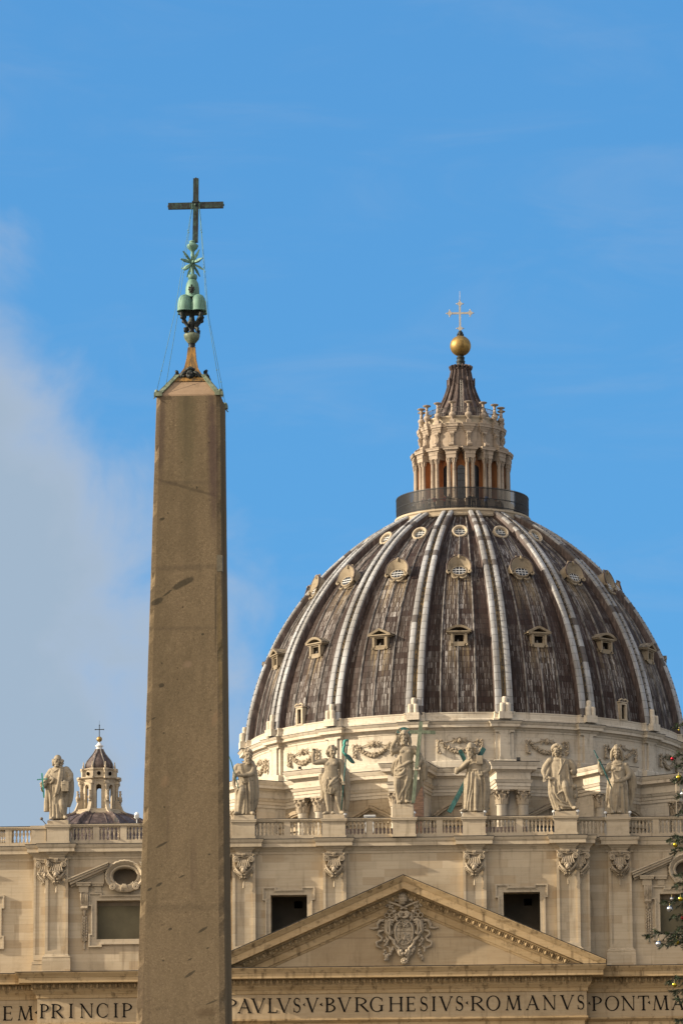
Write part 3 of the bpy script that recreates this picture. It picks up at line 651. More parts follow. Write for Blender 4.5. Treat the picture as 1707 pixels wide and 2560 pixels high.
# ------------ main entablature: architrave, frieze, cornice, pediment
def ent(f0, f1, f2):
    return [(-57,f2),(-28.6,f2),(-28.6,f1),(-13.92,f1),(-13.92,f0),(13.92,f0),(13.92,f1),(28.6,f1),(28.6,f2),(57,f2)]
FP = ent(-1.8,-.3,.7)
mb = MB(); mb.mould(FP, [(-.5,27.6),(-.35,27.6),(-.35,28.3),(-.27,28.34),(-.27,29.1),(-.18,29.14),(-.18,29.5),(-.02,29.62),(.10,29.72),(.10,29.84),(0,29.86)]); put(mb, 'architrave', M['ochre'], FAC)
mb = MB(); mb.mould(FP, [(0,29.86),(0,31.72)]); put(mb, 'inscription_frieze', M['frieze'], FAC)
mb = MB()
prof = [(0,31.72),(.10,31.75),(.10,32.02),(.16,32.06),(.20,32.14),(.34,32.30),(.36,32.36),(.38,32.40),(.44,32.40),(.44,32.84),(.60,32.86),(1.30,32.86),(1.30,33.24),(1.35,33.27),(1.38,33.34),(1.55,33.58),(1.55,33.66),(.3,33.72)]
mb.mould(FP, prof); mb.mould(FP, [(.3,33.718),(-4.2,33.73)])
mc_ = put(mb, 'main_cornice', M['ochre'], FAC)
mb = MB(); mb.mould(FP, [(1.54,33.645),(1.575,33.65),(1.58,33.70),(.3,33.745)]); sub(mb, 'lead_flashing', M['flashing'], mc_)
def eggs(x0, x1, y, z0, z1):
    eg = MB()
    n = max(1, int((x1-x0)/.47)); st = (x1-x0)/n
    for i in range(n):
        x = x0+st*(i+.5); eg.sphere((x, y-.06, (z0+z1)/2+.03), (.13,.12,.19), 7, 6); eg.tube([(x-.17,y-.03,z0+.0),(x-.19,y-.12,z1-.06)], .035, 5); eg.tube([(x+.17,y-.03,z0+.0),(x+.19,y-.12,z1-.06)], .035, 5)
    sub(eg, 'egg_and_dart_band', M['ochre'], mc_)
for a, b_, y in ((-34,-29.1,.7-.44),(-28.95,-14.4,-.3-.44),(-14.3,14.3,-1.8-.44),(14.4,28.9,-.3-.44)): eggs(a, b_, y, 32.42, 32.84)
# pediment
AP, SL = 40.66, .4325
mb = MB(); xe = (AP-2.44-33.6)/SL
mb.prism([(-xe,33.6),(xe,33.6),(0,AP-2.44)], -1.8, -1.6); PED_ = put(mb, 'pediment', M['frieze'], FAC)
rk = [(0.02,.03),(-3.45,0),(-3.45,-.08),(-3.38,-.14),(-3.22,-.36),(-3.18,-.42),(-3.12,-.44),(-3.12,-.98),(-2.40,-1.02),(-2.40,-1.10),(-2.30,-1.12),(-2.28,-1.52),(-2.16,-1.56),(-2.12,-1.64),(-1.98,-1.74),(-1.98,-2.24),(-1.90,-2.30),(-1.86,-2.42),(-1.80,-2.46)]
mb = MB()
for s in (-1, 1):
    rows = []
    for y, dz in rk:
        xe = min(15.45, (AP+dz-33.64)/SL)
        rows.append([(s*xe, y, AP+dz-SL*xe), (0, y, AP+dz)])
    n = len(rows); vs = [p for r in rows for p in r]
    fs = [((2*j,2*j+1,2*j+3,2*j+2) if s < 0 else (2*j,2*j+2,2*j+3,2*j+1)) for j in range(n-1)]
    fs.append(tuple(2*j for j in range(n)) if s > 0 else tuple(2*j for j in range(n))[::-1])
    mb.add(vs, fs)
sub(mb, 'raking_cornice', M['ochre'], PED_)
mb = MB()
for s in (-1, 1):
    vs = [(s*q, y, AP+dz-SL*q) for q in (15.52, 0) for y, dz in ((-3.47,.0),(-3.5,.01),(-3.5,.06),(0.02,.09))]
    mb.add(vs, [((j,j+1,j+5,j+4) if s > 0 else (j,j+4,j+5,j+1)) for j in range(3)])
sub(mb, 'lead_flashing', M['flashing'], PED_)
for s in (-1, 1):
    x = .35; eg = MB()
    while x < 12.6:
        z = AP-SL*x
        T = Matrix.Translation((s*x, -2.33, z-1.32)) @ Matrix.Rotation(s*math.atan(SL),4,'Y')
        b = MB(); b.sphere((0,-.02,.02), (.13,.10,.17), 7, 6); b.tube([(-.17,.02,-.16),(-.19,-.06,.16)], .035, 5); b.tube([(.17,.02,-.16),(.19,-.06,.16)], .035, 5)
        eg.add(b.v, b.f, 0, True, T); x += .50
    sub(eg, 'egg_and_dart_band', M['ochre'], PED_)
# ------------ inscription
def letters():
    mb = MB(); TK, TN = .128, .05; cnt = [0]
    def poly(pts, X, Wd, y, z0, h): # pts in unit letter space
        q = [(X+px*Wd, z0+pz*h) for px, pz in pts]
        a = sum(q[i][0]*q[(i+1)%len(q)][1]-q[(i+1)%len(q)][0]*q[i][1] for i in range(len(q)))
        cnt[0] += 1; mb.prism(q if a > 0 else q[::-1], y-.035-.0007*(cnt[0]%9), y+.02)
    def draw(ch, X, X1, y, z0, h):
        Wd = X1-X; k = h/Wd; T, t = TK*k, TN*k       # stroke widths in units of letter width
        P = lambda pts: poly(pts, X, Wd, y, z0, h)
        def stem(x, w_, a=0, b=1): P([(x-w_/2,a),(x+w_/2,a),(x+w_/2,b),(x-w_/2,b)])
        def ser(x, z, w_, d=1):
            hw = w_/2+.075*k; P([(x-hw,z),(x+hw,z),(x+hw,z+d*.03),(x+w_/2,z+d*.085),(x-w_/2,z+d*.085),(x-hw,z+d*.03)])
        def stems(x, w_): stem(x, w_); ser(x, 0, w_); ser(x, 1, w_, -1)
        def diag(x0, z0_, x1, z1_, w_): P([(x0-w_/2,z0_),(x0+w_/2,z0_),(x1+w_/2,z1_),(x1-w_/2,z1_)])
        def arc(cx, cz, rx, rz, a0, a1, tx, tz, n=18):
            o, i_ = [], []
            for q in range(n+1):
                a = a0+(a1-a0)*q/n; o.append((cx+rx*cos(a), cz+rz*sin(a))); i_.append((cx+(rx-tx)*cos(a), cz+(rz-tz)*sin(a)))
            for q in range(n): P([o[q],o[q+1],i_[q+1],i_[q]])
        def bow(x, z, z1_, wx):     # bowl of P, R, B
            arc(x, (z+z1_)/2, wx, (z1_-z)/2, -pi/2, pi/2, T, TN)
        if ch == 'I': stems(.5, T)
        elif ch == 'L': stems(.12+T/2, T); P([(.12,0),(.96,0),(1,.2),(.95,.2),(.88,.055),(.12,.055)])
        elif ch == 'E':
            stems(.12+T/2, T); P([(.12,0),(.95,0),(1,.2),(.95,.2),(.88,.055),(.12,.055)]); P([(.12,1),(.92,1),(.95,.82),(.9,.82),(.85,.945),(.12,.945)])
            P([(.12,.49),(.78,.49),(.78,.54),(.12,.54)]); P([(.76,.42),(.82,.42),(.82,.61),(.76,.61)])
        elif ch == 'T': stems(.5, T); P([(.02,1),(.98,1),(1,.80),(.95,.80),(.90,.945),(.10,.945),(.05,.80),(0,.80)])
        elif ch == 'H': stems(.10+T/2, T); stems(.90-T/2, T); P([(.1,.50),(.9,.50),(.9,.555),(.1,.555)])
        elif ch == 'N': stem(.12+t/2, t); ser(.12+t/2, 0, t); stem(.88-t/2, t); ser(.88-t/2, 1, t, -1); P([(.02,1),(.02+T*1.15,1),(.88,0),(.88-T*.9,.0)]); ser(.1, 1, t, -1)
        elif ch == 'M':
            diag(.10, 0, .20, 1, t); ser(.10, 0, t); diag(.20, 1, .50, .02, T*1.0); diag(.80, 1, .50, .02, t*1.1); diag(.88, 0, .80, 1, T); ser(.88, 0, T)
            ser(.2, 1, t, -1); ser(.8, 1, T, -1)
        elif ch == 'A': diag(.10, 0, .52, 1, t); diag(.86, 0, .48, 1, T*1.05); ser(.10, 0, t); ser(.86, 0, T); P([(.24,.34),(.72,.34),(.72,.39),(.25,.39)])
        elif ch == 'V': diag(.14, 1, .52, 0, T*1.05); diag(.90, 1, .50, 0, t); ser(.14, 1, T, -1); ser(.90, 1, t, -1)
        elif ch == 'P': stems(.12+T/2, T); bow(.12+T, .44, 1, .88-T); P([(.12,.945),(.12+T*1.2,.945),(.12+T*1.2,1),(.12,1)])
        elif ch == 'R': stems(.09+T/2, T); bow(.09+T, .46, 1, .70-T*.6); P([(.36,.47),(.36+T*1.2,.49),(1,.03),(1,0),(.86,0)])
        elif ch == 'B': stems(.10+T/2, T); bow(.10+T, .53, 1, .78-T); bow(.10+T, 0, .55, .90-T)
        elif ch == 'O': arc(.5, .5, .5, .52, 0, 2*pi, T*.95, TN, 36)
        elif ch in 'CG':
            arc(.53, .5, .53, .52, R(48), R(312), T*.95, TN, 30); P([(.84,.90),(.92,.93),(.93,.70),(.90,.70)])
            if ch == 'G': stem(.87, T, .04, .42); P([(.66,.42),(1,.42),(1,.45),(.66,.45)])
            else: P([(.88,.10),(.95,.24),(.93,.26),(.84,.12)])
        elif ch == 'S':
            n = 26; L_, R_ = [], []
            for q in range(n+1):
                u = q/n
                if u < .5: a = lerp(R(35), R(270), u*2); c = (.5,.755); rr = (.40,.245)
                else: a = lerp(R(90), R(-145), (u-.5)*2); c = (.5,.265); rr = (.46,.265)
                px, pz = c[0]+rr[0]*.86*cos(a), c[1]+rr[1]*.92*sin(a); wv = lerp(.028, .075, math.exp(-((u-.5)/.22)**2))
                nx, nz = cos(a), sin(a)
                if u >= .5: nx, nz = -nx, -nz
                L_.append((px+nx*wv*k*.8, pz+nz*wv)); R_.append((px-nx*wv*k*.8, pz-nz*wv))
            for q in range(n): P([L_[q],L_[q+1],R_[q+1],R_[q]])
            P([(.82,.70),(.88,.70),(.88,.98),(.83,.96)]); P([(.06,.30),(.12,.30),(.16,.05),(.07,.02)])
        elif ch == '.': P([(.0,.52),(1,.36),(.6,.5),(1,.70),(.8,.60)]) if False else (P([(0,.53),(.8,.42),(.65,.53)]), P([(0,.53),(.65,.53),(.8,.66)]), P([(.55,.49),(1,.40),(.68,.53)]))
    runs = [
     (-1.8, 30.32, 1.12, [('P',-13.9,-12.98),('A',-12.92,-11.82),('V',-11.89,-10.77),('L',-10.58,-9.85),('V',-9.91,-8.77),('S',-8.63,-8.05),('.',-7.89,-7.66),('V',-7.68,-6.65),('.',-6.6,-6.33),('B',-6.16,-5.36),('V',-5.23,-4.14),('R',-3.89,-2.8),('G',-2.72,-1.69),('H',-1.29,-.13),('E',.06,.78),('S',1.12,1.73),('I',2.01,2.38),('V',2.58,3.66),('S',3.86,4.46),('.',4.63,4.86),('R',5.03,6.1),('O',6.22,7.3),('M',7.68,8.92),('A',9.25,10.3),('N',10.55,11.61),('V',11.87,12.96),('S',13.19,13.74)]),
     (-.3, 30.33, 1.12, [('.',14.02,14.25),('P',14.33,15.1),('O',15.33,16.42),('N',16.59,17.69),('T',17.86,18.72),('.',18.61,18.84),('M',18.98,20.24),('A',20.42,21.43)]),
     (-.3, 30.22, 1.10, [('P',-28.4,-27.69),('R',-27.5,-26.56),('I',-26.16,-25.78),('N',-25.29,-24.2),('C',-23.98,-23.04),('I',-22.67,-22.3),('P',-22.0,-21.21),('I',-20.85,-20.48)]),
     (.7, 30.16, 1.10, [('E',-31.40,-30.65),('M',-30.25,-29.02),('.',-28.92,-28.66)]),
    ]
    for y, z, h, l in runs:
        last = None
        for ch, a, b_ in l+[('X',999,999)]:
            if (ch == '.' or ch == 'X' or (last is not None and a-last > 1.2)) and mb.v:
                put(mb, 'inscription_word', M['letter'], FAC); mb = MB()
            if ch == 'X': continue
            draw(ch, a, b_, y, z, h); last = b_
            if ch == '.': put(mb, 'word_divider', M['letter'], FAC); mb = MB()
letters()
# ------------ papal coat of arms in the tympanum
ca = MB(); Y = -1.86
def cp(x, y, d=0.): return ((x-770)/281.+(-.04), Y-d, 33.95+(1820-y)/281.)   # carved where the photo shows it, 281 px to the metre
def ct(pts, r, seg=7, d=.3): ca.tube([cp(p[0],p[1],(p[2] if len(p) > 2 else d)) for p in pts], r, seg)
def cs(x, y, d, r, seg=8): ca.sphere(cp(x,y,d), r, seg, 6)
# tiara
ca.lathe([(.26,0),(.34,.08),(.30,.12),(.40,.3),(.37,.34),(.42,.42),(.40,.55),(.34,.6),(.38,.66),(.30,.84),(.16,.92),(.03,.95)], cp(757,545,.35), 16)
for k in range(3):
    for q in range(14):
        a = 2*pi*q/14; c = cp(757,[470,380,300][k],.35); r_ = [.42,.43,.38][k]; ca.sphere((c[0]+r_*cos(a), c[1]+r_*sin(a), c[2]), .045, 5, 4)
cs(757,240,.35,.075)
for s in (-1,1):
    X = lambda x: 770+s*(x-770)
    ct([(X(855),420,.2),(X(975),440,.3)], [.14,.19], 8)
    # keys: shaft, bow, wards
    ct([(X(700),640,.42),(X(860),560,.42),(X(1105),470,.40)], .09, 8)
    for x,y in ((1010,560),(1060,520),(1120,520),(1150,570),(1010,620),(1070,600),(1130,545)): cs(X(x),y,.34,.085,7)
    ct([(X(985),560,.3),(X(1170),540,.3)], .055); ct([(X(1000),620,.3),(X(1150),500,.3)], .055); ct([(X(1040),500,.3),(X(1100),610,.3)], .05)
    for x,y in ((1075,700),(1030,770),(1135,770)):
        ct([(X(x)+48*cos(a), y+48*sin(a), .3) for a in [2*pi*i/12 for i in range(13)]], .055, 6)
    ct([(X(1085),830,.3),(X(1085),870,.3)], .07)
    ct([(X(940),680,.35),(X(1010),690,.35)], [.12,.16], 8)
    # ribbons
    ct([(X(1180),860,.12),(X(1290),880,.16),(X(1350),960,.16),(X(1330),1030,.14),(X(1430),1050,.1),(X(1520),1030,.06)], [.10,.15,.15,.12,.11,.05])
    for k in range(3): ct([(X(1190),900+70*k,.14),(X(1250),890+70*k,.18)], .07)
    ct([(X(1200),1090,.12),(X(1310),1110,.16),(X(1330),1180,.16),(X(1240),1250,.14),(X(1270),1310,.14),(X(1370),1350,.16),(X(1360),1430,.16),(X(1240),1480,.1)], [.09,.13,.13,.11,.11,.12,.11,.06])
    # scroll frame of the cartouche
    ct([(X(620),800,.5),(X(600),870,.5)], .09)
    ct([(X(980),890,.36),(X(1060),870,.44),(X(1120),900,.44),(X(1130),1010,.42),(X(1150),1120,.40),(X(1080),1190,.44),(X(1020),1160,.48),(X(1030),1110,.46)], [.11,.13,.13,.11,.11,.12,.09,.05])
    ct([(X(1060),890,.50),(X(1080),1000,.48),(X(1070),1170,.48)], .10)
    ct([(X(1000),940,.46),(X(1030),920,.50),(X(1050),960,.5),(X(1020),990,.46)], .055)
    ct([(X(1150),860,.30),(X(1170),1000,.30),(X(1170),1130,.28),(X(1100),1200,.3)], .10)
    ct([(X(1100),1200,.34),(X(1060),1270,.38),(X(980),1320,.40),(X(985),1380,.40),(X(930),1450,.42),(X(880),1480,.40),(X(880),1560,.42),(X(860),1620,.36),(X(800),1650,.3)], [.12,.12,.11,.12,.12,.11,.13,.14,.10])
    ct([(X(1040),1240,.30),(X(1000),1360,.28),(X(940),1490,.26),(X(900),1600,.24)], .09)
    cs(X(835),1550,.42,.16); cs(X(800),1600,.40,.15)
    # mask at the head
    ct([(770,830,.5),(X(690),800,.52),(X(650),740,.50),(X(700),700,.46),(770,720,.5)], [.11,.13,.14,.12,.10])
    cs(X(820),760,.5,.14); cs(X(880),740,.44,.14); cs(X(910),820,.38,.13)
    ct([(X(930),730,.4),(X(960),850,.4),(X(900),900,.42)], .1)
    # fruit drops
    random.seed(5)
    for k in range(22):
        q = k/21; cs(X(1145)+random.uniform(-1,1)*(30+45*sin(pi*q)), 1280+q*440, .16+.1*random.random(), .085+.045*random.random(), 7)
    ct([(X(1150),1190,.16),(X(1150),1290,.18)], [.05,.10]); cs(X(1145),1660,.24,.14); cs(X(1145),1740,.12,.09)
    for k in range(12):
        q = k/11; cs(X(1000)-q*170+random.uniform(-12,12), 1480+q*250+random.uniform(-15,15), .2+.1*random.random(), .10+.04*random.random(), 7)
for k in range(9):
    a = 2*pi*k/9; cs(775+55*cos(a), 1755+50*sin(a), .28, .10, 7)
cs(775,1755,.36,.11)
# shield body: swelling oval with a raised rim
rows = []
for j in range(7):
    t = j/6; rr = cos(t*pi/2*.98); dep = .16+.24*sin(t*pi/2)
    rows.append([tuple(Vector(cp(775+255*rr*cos(2*pi*i/32)*(1 if sin(2*pi*i/32) < 0 else .92), 1160+370*rr*sin(2*pi*i/32), dep))) for i in range(32)])
ca.rings(rows, False, True, True, True)
ct([(775+195*cos(a), 1140+270*sin(a)*(1 if sin(a) < 0 else 1.02), .42-.08*abs(sin(a))) for a in [2*pi*i/36 for i in range(37)]], .075, 7)
ct([(590,1110,.40),(775,1115,.44),(960,1110,.40)], .028, 5)
# eagle above, winged dragon below
cs(775,1010,.44,.13); cs(775,960,.46,.09); cs(772,915,.48,.07); ct([(765,905,.5),(750,925,.54)], .035)
for s in (-1,1):
    X = lambda x: 772+s*(x-772)
    ct([(X(800),990,.46),(X(860),930,.44),(X(910),970,.42)], [.07,.07,.04])
    for k in range(4): ct([(X(830+22*k),960+6*k,.44),(X(822+24*k),1050-8*k,.42)], [.045,.03])
    ct([(X(785),1050,.44),(X(800),1095,.44)], .04)
    for k in range(5): ct([(X(800),1260,.45),(X(850+14*k),1200+40*k,.43),(X(900+6*k),1180+55*k,.40)], [.05,.045,.02])
cs(775,1290,.44,.14); ct([(775,1280,.46),(800,1210,.48),(760,1180,.5),(790,1150,.5),(740,1165,.52)], [.09,.08,.07,.06,.035])
ct([(760,1330,.42),(740,1390,.42)], .05); ct([(790,1330,.42),(815,1380,.42),(780,1400,.42)], .045)
sub(ca, 'coat_of_arms', M['ornament'], PED_, 60)
# ------------------------------------------------------------------ balustrades (each run between two pedestals is a thing)
def baluster_mesh():
    b = MB(); b.box(-.10,.10,-.10,.10,0,.10); b.box(-.10,.10,-.10,.10,.97,1.06)
    b.lathe([(.06,.10),(.085,.12),(.06,.16),(.075,.2),(.085,.26),(.05,.36),(.05,.42),(.072,.44),(.05,.47),(.10,.62),(.115,.72),(.10,.82),(.055,.90),(.08,.92),(.06,.97)], (0,0,0), 10)
    return b
BAL = None
def balustrade(x0, x1, yw, label, posts, dz=0.):
    global BAL
    t = thing('balustrade', label, 'balustrade', ((x0+x1)/2, yw, 43.96+dz), 'balustrade runs along the roof edge')
    hw = (x1-x0)/2
    m_ = MB(); m_.box(-hw, hw, -.30, .30, 0, .22); m_.box(-hw, hw, -.24, .24, .22, .29); m_.build('plinth', M['trim'], t)
    m_ = MB(); m_.mould([(-hw,.3),(-hw,-.22),(hw,-.22),(hw,.3)], [(0,1.35),(.04,1.37),(.05,1.43),(.11,1.48),(.11,1.58),(0,1.61)], ends=False); m_.box(-hw, hw, -.215, .30, 1.35, 1.605); rl_ = m_.build('rail', M['trim'], t)
    m_ = MB(); m_.mould([(-hw,.3),(-hw,-.22),(hw,-.22),(hw,.3)], [(.11,1.565),(.125,1.57),(.125,1.605),(.0,1.625)], ends=False); m_.build('lichen_crust', M['flashing'], rl_)
    segs = []; xs = [-hw] + [v for p in posts for v in (p-(x0+x1)/2-.25, p-(x0+x1)/2+.25)] + [hw]
    for p in posts:
        m_ = MB(); c = p-(x0+x1)/2; m_.box(c-.25, c+.25, -.21, .21, .285, 1.355); m_.build('post', M['trim'], t)
    for a, b_ in zip(xs[0::2], xs[1::2]):
        n = max(1, int((b_-a)/.277)); st = (b_-a)/n
        for i in range(n):
            if BAL is None: BAL = baluster_mesh().build('baluster', M['trim'], t); o = BAL
            else: o = BAL.copy(); COL.objects.link(o); o.parent = t
            o.location = (a+st*(i+.5), 0, .29)
balustrade(-11.55, -6.42, .1, 'balustrade between the cloaked staff-holding statue and the bare-legged statue', [-9.15])
balustrade(-4.50, -.97, .1, 'balustrade between the bare-legged statue and the statue with a tall green cross', [-2.74])
balustrade(.97, 4.47, .1, 'balustrade between the statue with a tall cross and the one with an X-shaped cross', [2.72])
balustrade(6.38, 11.56, .1, 'balustrade between the statue with an X-shaped cross and the curly-haired statue', [8.95])
balustrade(13.55, 15.60, 1.6, 'short set-back balustrade between the curly-haired statue and the right-hand long-haired statue', [])
balustrade(17.55, 26.2, 1.6, 'balustrade right of the spear-holding statue, partly behind the decorated fir tree', [19.55,21.9,24.2])
balustrade(-26.25, -17.6, 1.6, 'balustrade in front of the small cupola, between the leftmost statue and the obelisk', [-24.25,-22.1,-19.9])
balustrade(-38, -29.4, 2.6, 'leftmost balustrade, set back, with sky showing between its balusters', [-31.3,-34.5], -.02)
# ------------------------------------------------------------------ great dome: drum, ribbed shell, lantern
DX, DY = 0.5, 179.0
def pol(r, th, z): return (DX+r*sin(th), DY-r*cos(th), z)
def radial(th, r=0., z=0.):
    """local frame on the dome: +x along the tangent (to the right), -y outwards, z up; origin at radius r"""
    return Matrix.Translation(pol(r, th, z)) @ Matrix.Rotation(th, 4, 'Z')
FRONT = [k for k in range(-5, 6)]            # bays turned towards the piazza
# nave behind the facade carries the drum
mb = MB(); mb.box(-26, 26, 30.5, 190, 0, 36); mb.prism([(-27,36),(27,36),(0,43)], 30.5, 190); mb.box(-60, 60, 150, 215, 0, 42)
mb.box(-6.4, 9.2, 31.5, 60, 36, 48.7)  # raised dark block, added so the gaps between balusters read as shade
nv = mb.build('church_nave', M['oldlead']); tag(nv, 'long low body of the church hidden between the facade and the great dome', 'church nave')
DR = thing('dome_drum', 'round pale stone drum with paired columns and carved garlands under the great ribbed dome', 'dome drum', (DX, DY, 40))
RW = 25.7
mb = MB(); mb.lathe([(RW,70.8),(RW,75.6)], (DX,DY,0), 128, smooth=False); put(mb, 'attic_wall', M['pale'], DR)
mb = MB(); mb.lathe([(RW+.1,40),(RW+.1,71.0),(RW-.2,71.0)], (DX,DY,0), 128, smooth=False); put(mb, 'drum_wall', M['drumshade'], DR)
# main entablature ring with forward breaks over every buttress
def ringpath(r, breaks, r2, n=10):
    """closed counter-clockwise-seen-from-above plan path, walking so that 'out' is to the right"""
    pts = []; th0 = -pi/16*0
    for k in range(16):
        tc_ = 2*pi*(k+.5)/16; h1 = math.asin(breaks/r); h2 = math.asin(breaks/r2); ta = tc_-pi/16; tb = tc_+pi/16
        for i in range(n): pts.append(pol(r, ta+(tc_-h1-ta)*i/n, 0)[:2])
        pts.append(pol(r, tc_-h1, 0)[:2]); pts.append(pol(r2, tc_-h2, 0)[:2]); pts.append(pol(r2, tc_+h2, 0)[:2]); pts.append(pol(r, tc_+h1, 0)[:2])
        for i in range(1, n): pts.append(pol(r, tc_+h1+(tb-tc_-h1)*i/n, 0)[:2])
    return pts
mb = MB()
mb.mould(ringpath(RW+.15, 1.85, 31.2), [(0,67.65),(.02,67.7),(.02,68.0),(.10,68.04),(.10,68.38),(.2,68.42),(.32,68.68),(.38,68.72),(.10,68.74),(.08,69.55),(.18,69.6),(.35,69.8),(.72,69.84),(.72,70.2),(.78,70.24),(.95,70.6),(.95,70.68),(-.6,70.9)], closed=True)
me_ = put(mb, 'main_entablature', M['pale'], DR)
mb = MB(); mb.mould(ringpath(RW+.15, 1.85, 31.2), [(.94,70.66),(.985,70.665),(.99,70.73),(-.6,70.95)], closed=True); sub(mb, 'lead_flashing', M['flashing'], me_)
# attic pilasters, cornice, blocking course
mb = MB()
mb.mould(ringpath(RW, 1.06, RW+.55), [(.0,74.85),(.06,74.9),(.06,75.1),(.16,75.16),(.28,75.36),(.62,75.42),(.62,75.74),(.68,75.78),(.82,76.0),(.82,76.06),(0,76.2)], closed=True)
mb.mould(ringpath(RW-.05, 1.0, RW+.5), [(0,76.1),(.32,76.12),(.32,76.35),(.2,76.5),(.15,77.0),(.2,77.1),(.2,77.2),(-1.5,77.25)], closed=True)
mb.mould(ringpath(RW, 1.15, RW+.62), [(0,70.85),(.12,70.9),(.12,71.6),(.06,71.68),(0,71.72)], closed=True)
at_ = put(mb, 'attic_cornice', M['pale'], DR)
mb = MB(); mb.mould(ringpath(RW, 1.06, RW+.55), [(.81,76.04),(.85,76.045),(.855,76.10),(.1,76.22)], closed=True); sub(mb, 'lead_flashing', M['flashing'], at_)
for k in range(16):
    th = 2*pi*(k+.5)/16; T = radial(th, RW); m_ = MB()
    m_.box(-1.05, 1.05, -.32, .3, 71.65, 74.9, 0, T); m_.box(-.58, .58, -.55, -.3, 72.05, 74.75, 0, T); m_.box(-.66, .66, -.60, -.3, 71.68, 72.05, 0, T); m_.box(-.64, .64, -.58, -.3, 74.75, 74.9, 0, T)
    put(m_, 'attic_pilaster', M['pale'], DR)
    # pier, twin columns with leafy capitals
    m_ = MB(); T = radial(th, 0); m_.box(-1.75, 1.75, -29.6, -25.5, 40, 67.66, 0, T)
    p = put(m_, 'buttress', M['pale'], DR)
    if cos(th) < -.3: continue
    for s in (-1, 1):
        Tc = radial(th, 30.35) @ Matrix.Translation((s*1.22, 0, 0)); m_ = MB()
        m_.lathe([(.66,40),(.66,50),(.56,65.85),(.62,65.92),(.62,66.02)], (0,0,0), 18, mat=Tc)
        sub(m_, 'column', M['pale'], p)
        m_ = MB()
        m_.lathe([(.54,66.0),(.56,66.9),(.70,67.4),(.72,67.45)], (0,0,0), 16, mat=Tc)
        for tier, (n, z0, h, o) in enumerate(((8,66.02,.62,.14),(8,66.02,1.08,.20))):
            for i in range(n):
                a = 2*pi*(i+.5*tier)/n; r0 = .58
                m_.tube([(r0*sin(a),-r0*cos(a),z0),((r0+.04)*sin(a),-(r0+.04)*cos(a),z0+h*.7),((r0+o+.06)*sin(a),-(r0+o+.06)*cos(a),z0+h),((r0+o)*sin(a),-(r0+o)*cos(a),z0+h-.16)], [.17,.17,.13,.08], 6, mat=Tc)
        for i in range(4):
            a = pi/4+pi/2*i; r0 = .86
            m_.sphere((r0*sin(a),-r0*cos(a),67.30), (.17,.17,.18), 7, 6, mat=Tc)
            m_.sphere((.74*sin(a+pi/4),-.74*cos(a+pi/4),67.42), (.14,.14,.12), 6, 5, mat=Tc)
        m_.box(-.78, .78, -.78, .78, 67.5, 67.66, 0, Tc)
        sub(m_, 'leaf_capital', M['ornament'], p, 60)
# windows between the buttresses: alternating curved and pointed heads
for k in FRONT:
    th = 2*pi*k/16; T = radial(th, RW+.1); m_ = MB()
    zb, zt, hw = 65.05, 66.1, 3.1
    def arch(hw_, z0, rise, n=14): return [(-hw_+2*hw_*i/n, z0+rise*(1-((2*i/n-1)**2))) for i in range(n+1)]
    if k % 2 == 0: up = arch(hw, zb+.1, 1.85); lo = arch(hw-.45, zb+.1, 1.30)
    else: up = [(-hw,zb+.1),(0,zb+1.72),(hw,zb+.1)]; lo = [(-hw+.7,zb+.1),(0,zb+1.26),(hw-.7,zb+.1)]
    n = len(up)
    m_.rings([[(x,.02,z) for x,z in lo],[(x,-1.0,z) for x,z in lo],[(x,-1.0,z) for x,z in up],[(x,.02,z) for x,z in up]], closed=False, mat=T)
    lo2 = [(x*1.06,z+.16) for x,z in lo]
    m_.rings([[(x,-1.0,z) for x,z in lo2],[(x,-1.18,z+.04) for x,z in lo2],[(x*1.03,-1.25,z+.05) for x,z in up],[(x*1.03,-1.0,z+.06) for x,z in up],[(x*1.03,.02,z+.08) for x,z in up]], closed=False, mat=T)
    m_.add([(x,-.42,z) for x,z in up], [tuple(range(n))], mat=T)
    m_.box(-hw-.1, hw+.1, -1.15, .05, zb-.35, zb+.12, 0, T); m_.box(-hw+.15, hw-.15, -.8, .05, zb-.8, zb-.35, 0, T)
    for s in (-1, 1): m_.box(s*2.3-.32, s*2.3+.32, -.7, .05, 55, zb-.8, 0, T); m_.box(s*1.8-.18, s*1.8+.18, -.35, .05, 55, zb-.85, 0, T)
    w_ = put(m_, 'drum_window', M['drumshade'], DR)
    m_ = MB(); m_.box(-1.65, 1.65, -.12, .04, 55, zb-.8, 0, T); sub(m_, 'pane', M['glass'], w_)
